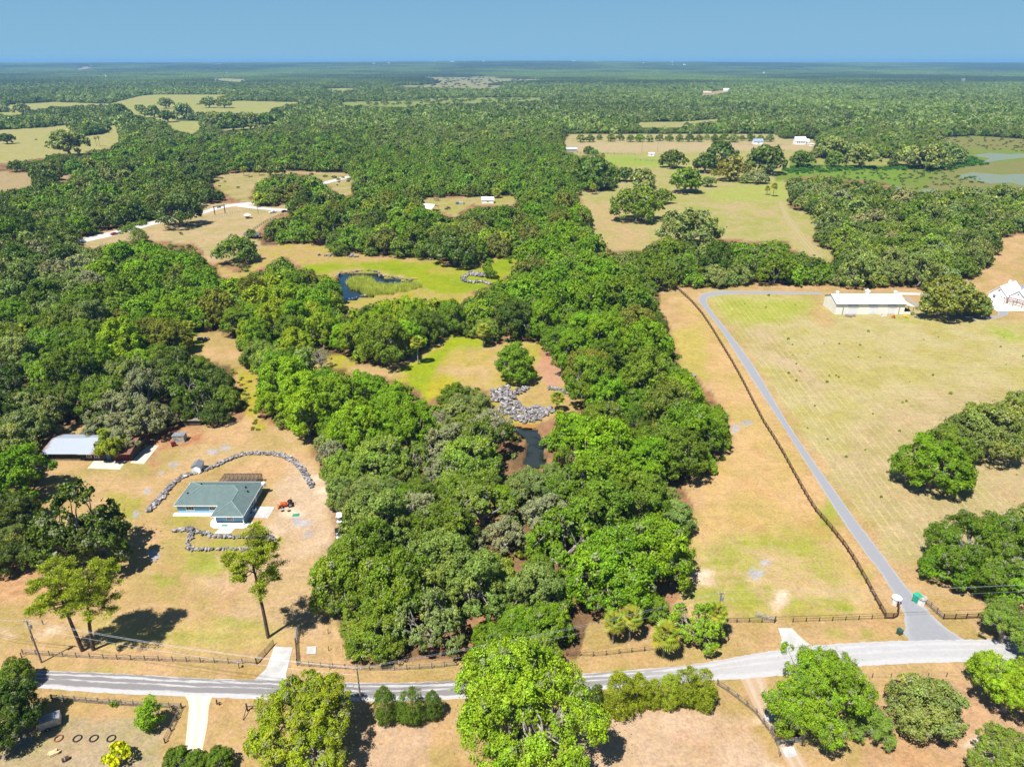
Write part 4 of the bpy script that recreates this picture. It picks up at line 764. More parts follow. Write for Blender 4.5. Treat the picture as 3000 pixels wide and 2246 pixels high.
DEFAULT = ([], [('greyoak', 4), ('mid', 5), ('dark', 2), ('lightoak', 1)], 0.35, 1, 1)
OPEN_POLYS = [v[0] for v in OPEN.values()] + [POND2]
def blocked(x, y, r, h, tol=0.95):
    bad = np.zeros(len(x), bool)
    def hit(px, py):
        b = np.zeros(len(px), bool)
        for p in OPEN_POLYS: b |= in_poly(px, py, p)
        return b
    zmid = 0.5 * h
    for a in range(8):                                      # silhouette of the crown, and the foot of the tree
        an = a * math.pi / 4
        qx, qy = photo_xy(x + np.cos(an) * r * tol, y, h * (0.62 + 0.30 * np.sin(an))); bad |= hit(qx, qy)
    qx, qy = photo_xy(x, y - r * 0.5, h * 0.1); bad |= hit(qx, qy)
    qx, qy = photo_xy(x, y, 0.0); bad |= hit(qx, qy)
    return bad

def fill_woods():
    grid = {}; CS = 8.0
    def ok(x, y, r, k):
        gx, gy = int(x // CS), int(y // CS)
        for i in range(gx - 3, gx + 4):
            for j in range(gy - 3, gy + 4):
                for (a, b, c) in grid.get((i, j), ()):
                    if (a - x) ** 2 + (b - y) ** 2 < (k * (c + r)) ** 2: return False
        return True
    for (x, y, r) in TREES: grid.setdefault((int(x // CS), int(y // CS)), []).append((x, y, min(r, 12)))
    res = []
    for (y0, y1, rr, per) in [(90, 380, (8.2, 6.8), 0.011), (90, 380, (6.4, 5.0), 0.02), (90, 380, (4.6, 3.4), 0.045), (90, 380, (3.2, 2.4), 0.03), (380, 1150, (8.0, 6.2), 0.011), (380, 1150, (6.0, 4.8), 0.018), (380, 1150, (4.6, 3.6), 0.018)]:
        area = 0.5 * (y1 ** 2 - y0 ** 2) * 1.56 + 90 * (y1 - y0); n = int(area * per)
        y = np.sqrt(RNG.uniform(y0 ** 2, y1 ** 2, n)); x = RNG.uniform(-1, 1, n) * (0.78 * y + 45); r = RNG.uniform(rr[1], rr[0], n)
        px, py = photo_xy(x, y, r * 0.9); zn = zone_of(px, py)
        sf = np.array([z[3] for z in ZONES] + [1.0])[zn]; r = r * sf
        hsf = np.array([z[4] for z in ZONES] + [1.0])[zn] * RNG.uniform(0.9, 1.25, n); h = r * 1.12 * 1.62 * hsf
        good = ~blocked(x, y, r, h)
        for i in np.nonzero(good)[0]:
            if ok(x[i], y[i], r[i], 0.64 if y0 < 100 else 0.60):
                grid.setdefault((int(x[i] // CS), int(y[i] // CS)), []).append((x[i], y[i], r[i])); res.append((x[i], y[i], r[i], hsf[i], int(zn[i])))
    return res

def choose(z):
    zone = ZONES[z] if z >= 0 else DEFAULT
    names, w = zip(*zone[1]); return random.choices(names, w)[0], random.random() < zone[2]

wood = fill_woods()
inview = []
for t in wood:
    px, py = photo_xy(t[0], t[1], t[2]); v = -60 < px < 3060 and py < 2300
    inview.append((t[2] / depth_of(t[1]) * (1 if v else 0.2), t))
inview.sort(key=lambda q: -q[0])
quota = {'oak': 300 - sum(p['name'] == 'oak_tree' for p in PLANTED), 'leafy': 300 - sum(p['name'] == 'broadleaf_tree' for p in PLANTED), 'cedar': 60}
REST = []
for s_, (x, y, r, hsf, z) in inview:
    pal, lf = choose(z); kind = 'leafy' if lf else 'oak'
    if pal in ('moss',) : kind = 'moss' if depth_of(y) < 330 else 'oak'
    if pal == 'olive' and depth_of(y) < 330 and r < 5: kind = 'cedar'; pal = 'cedar'
    if kind == 'oak' and depth_of(y) < 260 and r > 5 and random.random() < 0.3: kind = 'open'
    q = 'leafy' if kind == 'leafy' else 'cedar' if kind == 'cedar' else 'oak'
    if quota[q] > 0 and s_ > 0:
        quota[q] -= 1; plant(kind, x, y, r * 1.12, pal, hsf * (0.75 if kind == 'cedar' else 1.0))
    else: REST.append((x, y, r, hsf, pal, lf))
print('woods', len(wood), 'rest', len(REST), quota)

MARKS = {k: ground_pt(*v) for k, v in {
 'blue hipped house': (620, 1460), 'old tin roofed house': (250, 1320), 'garden shed': (580, 1370), 'curved stone wall': (760, 1335), 'round shade tree': (1509, 1110), 'small boulder pond': (1565, 1310), 'boulder bank': (1540, 1210),
 'reedy pond': (1080, 835), 'stone ring': (1390, 815), 'white barn': (2560, 900), 'bend of the farm drive': (2055, 870), 'middle clearing': (1350, 1080), 'lone palm of the clearing': (1227, 1050), 'dry hollow clearing': (620, 1040), 'black topped cart': (990, 1570),
 'metal driveway gate': (873, 1940), 'three roadside palms': (1850, 1880), 'giant roadside oak': (1510, 2200), 'end of the board fence': (2600, 1810), 'paddock shelter': (737, 697), 'red car': (336, 686), 'paddock feeder': (726, 637), 'white tent': (1255, 605),
 'camp clearing': (1400, 590), 'bend of the far road': (770, 508), 'massive pasture oak': (1868, 620), 'loading shed': (1909, 453), 'pasture track': (2350, 700), 'white farmhouse': (2920, 860), 'marsh pools': (2900, 520), 'far white house': (2345, 425),
 'east end of the marsh': (3000, 420), 'farm avenue': (1950, 418), 'distant pasture': (560, 340), 'pale field': (60, 530), 'far pale pasture': (180, 430), 'mown field clump': (2900, 1330), 'pine by the driveway': (785, 1869), 'leaning pines': (260, 1906), 'far meadow': (1300, 300)}.items()}
ORD = 'closest next third fourth fifth sixth seventh eighth ninth tenth eleventh twelfth thirteenth fourteenth fifteenth sixteenth seventeenth eighteenth nineteenth twentieth'.split()
ORD[0] = 'first'; ORD[1] = 'second'
def autolabel():
    buckets = {}
    for p in PLANTED:
        if p['label']: continue
        best = min(MARKS.items(), key=lambda kv: ((kv[1][0] - p['x']) ** 2 + ((kv[1][1] - p['y']) * 0.9) ** 2))
        dx, dy = p['x'] - best[1][0], p['y'] - best[1][1]; d = math.hypot(dx, dy)
        rel = ('east of' if dx > 0 else 'west of') if abs(dx) > abs(dy) * 1.3 else ('beyond' if dy > 0 else 'on the road side of')
        size = 'small' if p['r'] < 4.4 else 'large' if p['r'] > 7.2 else ''
        shape = {'oak': 'oak', 'open': 'thin crowned oak', 'grand': 'spreading oak', 'moss': 'mossy oak', 'leafy': 'leafy tree', 'cedar': 'cedar', 'bare': 'bare tree', 'sapling': 'sapling', 'shrub': 'shrub'}[p['kind']]
        buckets.setdefault((size, TONE[p['pal']], shape, rel, best[0]), []).append((d, p))
    for (size, tone, shape, rel, mark), L_ in buckets.items():
        L_.sort(key=lambda q: q[0])
        for i, (d, p) in enumerate(L_):
            o = ', ' + ORD[i] if len(L_) > 1 and i < len(ORD) else ''
            p['label'] = ' '.join(f"{size} {tone} {shape}{o} {rel} the {mark}".split())
            p['group'] = p['group'] or {'oak_tree': 'oaks of the woods', 'broadleaf_tree': 'leafy trees of the woods', 'cedar_tree': 'cedars of the woods'}.get(p['name'], 'trees of the woods')
autolabel()
CAT = {'oak_tree': 'oak tree', 'broadleaf_tree': 'tree', 'cedar_tree': 'cedar', 'young_tree': 'tree', 'bare_tree': 'bare tree', 'shrub': 'shrub', 'pine_tree': 'pine', 'palm_tree': 'palm'}
for p in PLANTED:
    tm, cm = random.choice(PROTO[p['key']])
    t = thing(p['name'], p['label'], CAT[p['name']], (p['x'], p['y'], float(ground_z(p['x'], p['y']))), random.uniform(0, 6.28), p['group'])
    s = (p['r'], p['r'], p['r'] * p['hs'])
    link('crown', cm, t, sc_=s, color=p['col']); link('trunk', tm, t, sc_=s)

# --- woods too many to count: instanced as one mass
def scatter(name, pts, rz, scl, col, meshes, label, cat):
    """one object whose geometry nodes set a mesh on every point"""
    n = len(pts); me = bpy.data.meshes.new(name); me.vertices.add(n); me.vertices.foreach_set('co', np.asarray(pts, np.float32).ravel())
    a = me.attributes.new('rot', 'FLOAT_VECTOR', 'POINT'); a.data.foreach_set('vector', np.stack([np.zeros(n), np.zeros(n), rz], 1).astype(np.float32).ravel())
    a = me.attributes.new('scl', 'FLOAT_VECTOR', 'POINT'); a.data.foreach_set('vector', np.asarray(scl, np.float32).ravel())
    a = me.attributes.new('icol', 'FLOAT_COLOR', 'POINT'); a.data.foreach_set('color', np.hstack([col, np.ones((n, 1))]).astype(np.float32).ravel())
    a = me.attributes.new('pick', 'INT', 'POINT'); a.data.foreach_set('value', RNG.integers(0, len(meshes), n).astype(np.int32))
    col_ = bpy.data.collections.new(name + '_kinds')
    for k, m in enumerate(meshes):
        col_.objects.link(bpy.data.objects.new(f'{name}_kind_{k}', m))
    ng = bpy.data.node_groups.new(name, 'GeometryNodeTree'); ng.interface.new_socket('Geometry', in_out='INPUT', socket_type='NodeSocketGeometry'); ng.interface.new_socket('Geometry', in_out='OUTPUT', socket_type='NodeSocketGeometry')
    gi = ng.nodes.new('NodeGroupInput'); go = ng.nodes.new('NodeGroupOutput'); mp = ng.nodes.new('GeometryNodeMeshToPoints'); ip = ng.nodes.new('GeometryNodeInstanceOnPoints')
    ci = ng.nodes.new('GeometryNodeCollectionInfo'); ci.inputs[0].default_value = col_; ci.inputs['Separate Children'].default_value = True; ci.inputs['Reset Children'].default_value = True
    def at(nm, ty):
        q = ng.nodes.new('GeometryNodeInputNamedAttribute'); q.data_type = ty; q.inputs[0].default_value = nm; return q.outputs[0]
    ng.links.new(gi.outputs[0], mp.inputs[0]); ng.links.new(mp.outputs[0], ip.inputs['Points']); ng.links.new(ci.outputs[0], ip.inputs['Instance'])
    ip.inputs['Pick Instance'].default_value = True; ng.links.new(at('pick', 'INT'), ip.inputs['Instance Index'])
    ng.links.new(at('rot', 'FLOAT_VECTOR'), ip.inputs['Rotation']); ng.links.new(at('scl', 'FLOAT_VECTOR'), ip.inputs['Scale']); ng.links.new(ip.outputs[0], go.inputs[0])
    o = link(name, me, kind='stuff'); md = o.modifiers.new('scatter', 'NODES'); md.node_group = ng
    o['label'] = label; o['category'] = cat
    return o

def tree_scatter(name, items, meshes, label):
    A = np.array([(x, y, float(ground_z(x, y)), r, h) for x, y, r, h, *_ in items]); col = []
    for it in items:
        c = np.array(PAL[it[4]]) * random.uniform(0.8, 1.22) * np.array([random.uniform(0.85, 1.15), 1, random.uniform(0.8, 1.2)]); col.append(c)
    scatter(name, A[:, :3], RNG.uniform(0, 6.28, len(A)), np.stack([A[:, 3] * 1.12, A[:, 3] * 1.12, A[:, 3] * A[:, 4] * 1.05], 1), np.array(col), meshes, label, 'woods')
near_rest = [t for t in REST if depth_of(t[1]) < 420]; mid_rest = [t for t in REST if depth_of(t[1]) >= 420]
tree_scatter('woods', near_rest, [c for _, c in PROTO['oak1'][:0]] or [q[1] for q in PROTO['far_mid']], 'closed mixed canopy of lesser trees filling the woods')
tree_scatter('woods', mid_rest, [q[1] for q in PROTO['far_mid']], 'dense oak and hardwood canopy beyond the pastures')

def far_fill():
    S = 10.0; ys = np.arange(1140, 3600, S * 0.88); out = []
    for k, y0 in enumerate(ys):
        w = 0.78 * y0 + 60; S2 = S * (1 + (y0 - 1140) / 5000); xs = np.arange(-w, w, S2) + (k % 2) * S2 / 2
        out.append(np.stack([xs + RNG.uniform(-3, 3, len(xs)), y0 + RNG.uniform(-3, 3, len(xs)), RNG.uniform(4.4, 7.6, len(xs))], 1))
    A = np.vstack(out); h = A[:, 2] * 1.6
    A = A[~blocked(A[:, 0], A[:, 1], A[:, 2], h, 0.5)]
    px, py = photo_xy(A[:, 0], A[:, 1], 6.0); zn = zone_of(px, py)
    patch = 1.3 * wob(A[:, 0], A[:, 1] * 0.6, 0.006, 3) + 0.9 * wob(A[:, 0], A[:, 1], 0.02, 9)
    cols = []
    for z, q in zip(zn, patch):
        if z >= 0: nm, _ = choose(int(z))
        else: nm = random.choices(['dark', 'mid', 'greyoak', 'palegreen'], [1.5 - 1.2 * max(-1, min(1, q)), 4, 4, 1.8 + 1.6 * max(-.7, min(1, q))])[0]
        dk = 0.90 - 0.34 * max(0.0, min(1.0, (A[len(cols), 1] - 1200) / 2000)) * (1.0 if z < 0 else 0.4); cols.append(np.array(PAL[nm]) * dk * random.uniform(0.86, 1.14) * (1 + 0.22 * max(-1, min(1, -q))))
    z0 = ground_z(A[:, 0], A[:, 1])
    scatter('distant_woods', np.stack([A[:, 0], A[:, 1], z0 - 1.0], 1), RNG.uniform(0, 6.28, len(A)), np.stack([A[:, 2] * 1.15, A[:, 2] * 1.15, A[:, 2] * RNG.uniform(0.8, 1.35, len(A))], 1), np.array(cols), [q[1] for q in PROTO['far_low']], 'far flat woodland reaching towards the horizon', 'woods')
    print('far trees', len(A))
far_fill()

def horizon_woods():
    ms = []
    for s in range(4):
        r = np.random.default_rng(900 + s); v, f, tn = [], [], []
        base = []
        for i in range(7):                                  # low rough dome: 7 x 5 ring
            pass
        for _ in range(130):
            cx, cy = r.uniform(-70, 70, 2); rr = r.uniform(5, 9.5); h = r.uniform(8, 15); o = len(v); br = r.uniform(0.7, 1.3)
            ring = [(cx + rr * math.cos(a) * r.uniform(.8, 1.15), cy + rr * math.sin(a) * r.uniform(.8, 1.15)) for a in np.linspace(0, 6.283, 7)[:-1]]
            v += [(a, b, 1.0) for a, b in ring] + [(cx + (a - cx) * 0.8, cy + (b - cy) * 0.8, h * 0.75) for a, b in ring] + [(cx + r.uniform(-1, 1), cy + r.uniform(-1, 1), h)]
            tn += [(br, br, br, 1)] * 13
            for k in range(6):
                k2 = (k + 1) % 6; f += [(o + k, o + k2, o + 6 + k2), (o + k, o + 6 + k2, o + 6 + k), (o + 6 + k, o + 6 + k2, o + 12)]
        ms.append(mesh_np('canopy', v, f, M['leaf_far'], {'tint': tn}))
    pts = []
    y = 3560.0
    while y < 15700:
        w = 0.80 * y + 100; st = 118 if y < 8000 else 150
        xs = np.arange(-w, w, st) + RNG.uniform(0, st); pts.append(np.stack([xs, np.full(len(xs), y) + RNG.uniform(-15, 15, len(xs))], 1)); y += st * 0.93
    A = np.vstack(pts); px, py = photo_xy(A[:, 0], A[:, 1], 8.0); bad = np.zeros(len(A), bool)
    for p in OPEN_POLYS[:-1]: bad |= in_poly(px, py, p) | in_poly(px, py + 3, p)
    A = A[~bad]; q = wob(A[:, 0], A[:, 1] * 0.5, 0.0022, 3) + 0.7 * wob(A[:, 0], A[:, 1], 0.006, 8)
    base = np.array(PAL['dark']) * 0.36; lite = np.array(PAL['mid']) * 0.62 + np.array(PAL['greyoak']) * 0.08; w = np.clip(0.45 + 0.7 * q, 0, 1)[:, None]
    col = (base * (1 - w) + lite * w) * RNG.uniform(0.85, 1.15, (len(A), 1))
    scatter('distant_woods', np.stack([A[:, 0], A[:, 1], ground_z(A[:, 0], A[:, 1]) - 1], 1), RNG.uniform(0, 6.28, len(A)), np.stack([np.ones(len(A)), np.ones(len(A)), RNG.uniform(0.85, 1.25, len(A))], 1), col, ms, 'continuous blue hazy woodland along the horizon', 'woods')
horizon_woods()

# --- reeds, marsh scrub, rough grass
def tuft_mesh(name, n, h, spread, lean, w):
    v, f, tn = [], [], []
    for i in range(n):
        a = RNG.uniform(0, 6.28); d = RNG.uniform(0, spread); x, y = d * math.cos(a), d * math.sin(a); hh = h * RNG.uniform(0.6, 1.15); b = RNG.uniform(0, 6.28); lx, ly = RNG.normal(0, lean, 2)
        o = len(v); v += [(x - w * math.cos(b), y - w * math.sin(b), 0), (x + w * math.cos(b), y + w * math.sin(b), 0), (x + lx, y + ly, hh)]; f.append((o, o + 1, o + 2)); q = RNG.uniform(0.75, 1.3); tn += [(q, q, q, 1)] * 3
    return mesh_np(name, v, f, M['leaf_far'], {'tint': tn})
reed = [tuft_mesh('reed', 70, 1.9, 0.9, 0.6, 0.07) for _ in range(3)]
def fill_poly(poly, step, jit=0.5, z=0.0):
    P = np.array([ground_pt(a, b, z) for a, b in poly]); x0, y0 = P.min(0); x1, y1 = P.max(0)
    X, Y = np.meshgrid(np.arange(x0, x1, step), np.arange(y0, y1, step)); X = X.ravel() + RNG.uniform(-jit, jit, X.size) * step; Y = Y.ravel() + RNG.uniform(-jit, jit, Y.size) * step
    k = in_poly(X, Y, [tuple(q) for q in P]); return X[k], Y[k]
REEDS = [(1017, 828), (1036, 812), (1068, 812), (1090, 820), (1101, 834), (1150, 836), (1196, 831), (1226, 826), (1236, 843), (1190, 853), (1131, 863), (1075, 866), (1058, 852), (1030, 842)]
def undergrowth():
    n = 9000; y = np.sqrt(RNG.uniform(100 ** 2, 420 ** 2, n)); x = RNG.uniform(-1, 1, n) * (0.78 * y + 40); s = RNG.uniform(0.5, 1.7, n)
    k = ~blocked(x, y, s, s * 0.8, 1.0); x, y, s = x[k], y[k], s[k]
    names = random.choices(['mid', 'dark', 'olive', 'bright', 'greyoak', 'brown'], [4, 3, 3, 2, 3, 2], k=len(x)); cc = np.array([PAL[q] for q in names]) * RNG.uniform(0.7, 1.2, (len(x), 1))
    scatter('undergrowth', np.stack([x, y, np.full(len(x), -0.05)], 1), RNG.uniform(0, 6, len(x)), np.stack([s, s, s * RNG.uniform(.6, 1.3, len(x))], 1), cc, sh, 'low mixed bushes and palmetto under the woods', 'undergrowth')
X, Y = fill_poly(REEDS, 1.15)
c = np.array([(0.42, 0.46, 0.07)]) * RNG.uniform(0.75, 1.3, (len(X), 1)) * np.array([1, 1, 1]) ; s = RNG.uniform(0.8, 1.35, len(X))
scatter('reeds', np.stack([X, Y, np.full(len(X), -0.9)], 1), RNG.uniform(0, 6, len(X)), np.stack([s, s, s * 1.2], 1), c, reed, 'tall yellow green cattail reeds growing in the lawn pond', 'reeds')
sh = [crown_mesh('scrub', 700 + k, 'shrub', 260, 0.17, M['leaf_far'])[0] for k in range(3)]
def scrub(poly, step, size, col, name, label, frac=1.0, jit=0.6):
    X, Y = fill_poly(poly, step, jit); k = RNG.uniform(0, 1, len(X)) < frac; X, Y = X[k], Y[k]; s = RNG.uniform(size[0], size[1], len(X))
    cc = np.array([col]) * RNG.uniform(0.75, 1.3, (len(X), 1)) * (1 + RNG.uniform(-0.12, 0.12, (len(X), 3)))
    scatter(name, np.stack([X, Y, np.full(len(X), -0.1)], 1), RNG.uniform(0, 6, len(X)), np.stack([s, s, s * 0.8], 1), cc, sh, label, 'scrub')
undergrowth()
scrub([(2290, 500), (2340, 487), (2500, 492), (2680, 488), (2800, 486), (2840, 460), (2895, 482), (2800, 498), (2660, 500), (2500, 500), (2330, 512)], 5, (1.5, 3.6), (0.05, 0.15, 0.012), 'marsh_shrubbery', 'bright green scrub along the marsh edge', 0.7)
scrub([(2270, 515), (2500, 500), (2800, 500), (2900, 535), (2700, 560), (2500, 530)], 7, (0.8, 2.2), (0.09, 0.15, 0.025), 'marsh_vegetation', 'low green reeds and grass clumps over the marsh', 0.5)
scrub([(2740, 402), (3100, 408), (3100, 450), (2850, 440)], 10, (1, 2.4), (0.10, 0.12, 0.03), 'marsh_vegetation', 'sparse clumps on the brown marsh beyond the pools', 0.35)
scrub([(345, 690), (330, 672), (500, 628), (560, 606), (560, 620), (430, 655)], 4, (1.5, 3.2), (0.12, 0.2, 0.012), 'roadside_shrubbery', 'yellow green scrub on the far verge of the distant road', 0.8)
scrub([(625, 521), (760, 512), (900, 508), (1030, 514), (1030, 560), (960, 545), (740, 555), (640, 560)], 11, (1.2, 3), (0.07, 0.11, 0.02), 'roadside_shrubbery', 'scattered bushes in the overgrown far roadside strip', 0.25)
scrub([(1145, 254), (1217, 245), (1317, 227), (1498, 229), (1625, 233), (1457, 261)], 26, (4, 10), (0.08, 0.11, 0.03), 'marsh_vegetation', 'dark tree islands dotted over the distant marsh', 0.07)
scrub([(1000, 302), (1254, 292), (1580, 290), (1476, 299), (1272, 305), (1150, 314)], 20, (4, 9), (0.13, 0.18, 0.03), 'marsh_vegetation', 'pale green scrub in the far meadow', 0.4)
scrub([(640, 1090), (716, 1075), (735, 1120), (740, 1200), (765, 1262), (740, 1262), (700, 1130)], 1.9, (0.4, 0.9), (0.16, 0.17, 0.02), 'rough_grass', 'tall yellow grass in the narrow gap', 0.5)

# ------------------------------------------------------------------ buildings
def shingle_mat(name, c1, c2, rows=3.2):
    m, nt, b = new_mat(name); g = N(nt, 'ShaderNodeNewGeometry').outputs['Position']
    br = N(nt, 'ShaderNodeTexBrick'); tc = N(nt, 'ShaderNodeTexCoord').outputs['Object']; L(nt, tc, br.inputs['Vector'])
    br.inputs['Scale'].default_value = rows; br.inputs['Color1'].default_value = (*c1, 1); br.inputs['Color2'].default_value = (*c2, 1); br.inputs['Mortar'].default_value = (*[c * 0.6 for c in c2], 1); br.inputs['Mortar Size'].default_value = 0.012
    n = noise(nt, g, 0.8, 5); L(nt, mixc(nt, ramp(nt, n, 0.3, 0.8), br.outputs[0], c1), b.inputs['Base Color']); b.inputs['Roughness'].default_value = 0.9
    return m
def roof_parts(parent, faces_pts, mat, t=0.16, name='roof'):
    mb = MB()
    for f in faces_pts: mb.slab(f, t)
    return mb.build(name, mat, parent)
def window(parent, x, y, z, w, h, axis='y', pane=None, frame=None, out=-1, bars=1):
    "window in a wall; axis: the direction it faces"
    f = MB(); d = 0.06 * out
    def bx(a0, z0, a1, z1, p, q):
        if axis == 'y': f.box(a0, min(p, q), z0, a1, max(p, q), z1)
        else: f.box(min(p, q), a0, z0, max(p, q), a1, z1)
    c = x if axis == 'y' else y; base = y if axis == 'y' else x
    bx(c - w / 2 - .08, z, c + w / 2 + .08, z + .1, base, base + d); bx(c - w / 2 - .08, z + h - .1, c + w / 2 + .08, z + h, base, base + d)
    bx(c - w / 2 - .08, z + .1, c - w / 2 + .04, z + h - .1, base, base + d); bx(c + w / 2 - .04, z + .1, c + w / 2 + .08, z + h - .1, base, base + d)
    for k in range(bars): q = c - w / 2 + w * (k + 1) / (bars + 1); bx(q - .03, z + .1, q + .03, z + h - .1, base, base + d * 0.7)
    fo = f.build('window', frame or M['white'], parent)
    p = MB()
    if axis == 'y': p.box(c - w / 2, min(base - .0, base + d * .4), z + .05, c + w / 2, max(base, base + d * .4), z + h - .05)
    else: p.box(min(base, base + d * .4), c - w / 2, z + .05, max(base, base + d * .4), c + w / 2, z + h - .05)
    p.build('pane', pane or M['glass'], fo)
    return fo

# blue hipped house ---------------------------------------------------
M['shingle'] = shingle_mat('green_shingles', (0.095, 0.138, 0.134), (0.07, 0.108, 0.106)); M['ridge'] = plain('ridge_cap', (0.20, 0.29, 0.28), None, 1, 0.9)
M['blue_wall'] = plain('blue_siding', (0.20, 0.37, 0.50), (0.18, 0.34, 0.46), 0.5, 0.7)
def blue_house():
    ox, oy = -72.0, 146.0
    t = thing('blue_house', 'pale blue single storey house with a green shingled hip roof', 'house', (ox, oy, 0))
    Z = 2.75; S = 0.42
    def p(x, y, k): return (x - ox, y - oy, Z + S * k)
    A, B, C_, D, E, F = p(-81.5, 143.5, 0), p(-70.8, 143.5, 0), p(-70.8, 139, 0), p(-63.1, 139, 0), p(-63.1, 154.1, 0), p(-81.5, 154.1, 0)
    Lr, R, W, Pk = p(-76.2, 148.8, 5.3), p(-68.4, 148.8, 5.3), p(-66.95, 147.35, 3.85), p(-66.95, 142.85, 3.85)
    rf = roof_parts(t, [[A, B, W, R, Lr], [F, A, Lr], [E, F, Lr, R], [D, E, R, W, Pk], [B, C_, Pk, W], [C_, D, Pk]], M['shingle'])
    cap = MB()
    for a, b in [(A, Lr), (F, Lr), (Lr, R), (R, E), (R, W), (W, Pk), (Pk, C_), (Pk, D)]: cap.tube([(a[0], a[1], a[2] + .03), (b[0], b[1], b[2] + .03)], 0.10, 5)
    cap.build('ridge_cap', M['ridge'], rf)
    fa = MB()
    for a, b in [(A, B), (B, C_), (C_, D), (D, E), (E, F), (F, A)]:
        a, b = Vector(a), Vector(b); d = (b - a).normalized(); n = Vector((d.y, -d.x, 0)) * 0.05
        fa.slab([tuple(a + n * 0.1 + Vector((0, 0, .02))), tuple(b + n * 0.1 + Vector((0, 0, .02))), tuple(b + n + Vector((0, 0, .02))), tuple(a + n + Vector((0, 0, .02)))], 0.22)
    fa.build('fascia', M['white'], t)
    for x, y, k in [(-79.3, 147.2, 2.2), (-76.9, 149.9, 4.2), (-65.9, 149.5, 2.8), (-65.0, 148.2, 1.9)]:
        q = p(x, y, k); MB().box(q[0] - .15, q[1] - .15, q[2] - .05, q[0] + .15, q[1] + .15, q[2] + .4).build('vent_pipe', M['black'], rf)
    w = MB().prism([(-81.0 - ox, 144.1 - oy), (-70.3 - ox, 144.1 - oy), (-70.3 - ox, 140.2 - oy), (-63.6 - ox, 140.2 - oy), (-63.6 - ox, 153.6 - oy), (-81.0 - ox, 153.6 - oy)], 0.25, 2.72)
    w.build('wall', M['blue_wall'], t)
    MB().prism([(-81.9 - ox, 143.0 - oy), (-71.2 - ox, 143.0 - oy), (-71.2 - ox, 144.2 - oy), (-81.9 - ox, 144.2 - oy)], 0, 0.28).build('plinth', M['white'], t)
    MB().prism([(-70.4 - ox, 139.4 - oy), (-63.4 - ox, 139.4 - oy), (-63.4 - ox, 140.1 - oy), (-70.4 - ox, 140.1 - oy)], 0, 0.35).build('plinth', M['white'], t)
    brown = plain('brown_pane', (0.14, 0.11, 0.085), None, 3, 0.3)
    window(t, -77.9 - ox, 144.1 - oy, 0.9, 1.9, 1.25, pane=brown, bars=2); window(t, -72.3 - ox, 144.1 - oy, 0.9, 1.7, 1.2, pane=brown, bars=2); window(t, -66.9 - ox, 140.2 - oy, 0.75, 1.5, 1.5, pane=brown, bars=3)
    window(t, -63.6 - ox, 146.0 - oy, 0.9, 1.2, 1.1, 'x', out=1); window(t, -63.6 - ox, 151.0 - oy, 0.9, 1.2, 1.1, 'x', out=1)
    MB().box(-63.62 - ox, 148.2 - oy, 0.25, -63.54 - ox, 149.1 - oy, 2.3).build('door', M['white'], t)
    for x in (-70.4, -63.45): MB().box(x - .08 - ox, 139.35 - oy, 0.3, x + .08 - ox, 139.5 - oy, 2.7).build('post', M['white'], t)
    MB().tube([(-62.8 - ox, 153.2 - oy, 2.1), (-62.8 - ox, 153.0 - oy, 3.2)], [0.5, 0.5], 12).build('satellite_dish', M['white'], t)
    # apron
    pts = []
    for a in range(13): an = math.radians(180 + a * 7.5 * 2); pts.append(None)
    ap = [(-71.9, 144), (-71.8, 140.6), (-71.3, 139.1), (-70.3, 138.3), (-68.6, 138.1), (-69.2, 136.2), (-65.6, 136.2), (-65.2, 138.1), (-63.2, 138.2), (-62.0, 139.0), (-61.4, 140.4), (-63.4, 140.4), (-63.4, 144)]
    MB().slab([(x, y, 0.07) for x, y in ap], 0.07).build('concrete_apron', M['white'], kind='structure')
    # screened porch at the back
    c = thing('screen_enclosure', 'brown framed screened porch attached behind the blue hipped house', 'screen room', (-70.2, 156.6, 0))
    x0, x1, y0, y1, h = -4.6, 5.0, -2.45, 2.2, 2.5
    fr = M['wood_brown']; n = 9
    sm, nt, b = new_mat('insect_screen'); b.inputs['Base Color'].default_value = (0.10, 0.08, 0.07, 1); b.inputs['Alpha'].default_value = 0.45; b.inputs['Roughness'].default_value = 0.9
    for k in range(n + 1):
        x = x0 + (x1 - x0) * k / n
        MB().tube([(x, y0, h), (x * 0.92, y1 - .6, h + .25), (x, y1, h - .2)], 0.05, 4).build('rafter', fr, c)
        MB().box(x - .04, y1 - .04, 0, x + .04, y1 + .04, h - .2).build('post', fr, c)
    MB().box(x0, y1 - .05, h - .28, x1, y1 + .05, h - .18).build('top_rail', fr, c); MB().tube([(x0, y1 - 2.4, h + .12), (x1, y1 - 2.4, h + .12)], 0.04, 4).build('purlin', fr, c)
    MB().add([(x0, y0, h), (x1, y0, h), (x1, y1, h - .2), (x0, y1, h - .2)], [(0, 1, 2, 3)]).build('screen', sm, c)
    MB().add([(x0, y1, 0), (x1, y1, 0), (x1, y1, h - .2), (x0, y1, h - .2)], [(0, 1, 2, 3)]).build('screen', sm, c)
    for x in (x0, x1): MB().add([(x, y0, 0), (x, y1, 0), (x, y1, h - .2), (x, y0, h)], [(0, 1, 2, 3)]).build('screen', sm, c)
blue_house()
pad('concrete_pad', [(748, 1483), (805, 1484), (785, 1518), (727, 1515)], z=0.05)
def mat_rect(px, py, w, d, label, rz=0.0, z=0.1):
    x, y = ground_pt(px, py); return tag(MB().box(-w / 2, -d / 2, 0, w / 2, d / 2, .03).build('green_mat', M['green_mat'], loc=(x, y, z), rz=rz), label, 'mat')
mat_rect(659, 1538, 1.5, 1.1, 'small green mat on the front apron of the blue house'); mat_rect(867, 1508, 1.6, 1.1, 'green mat lying on gravel beyond the concrete pad', 0.15, 0.03)
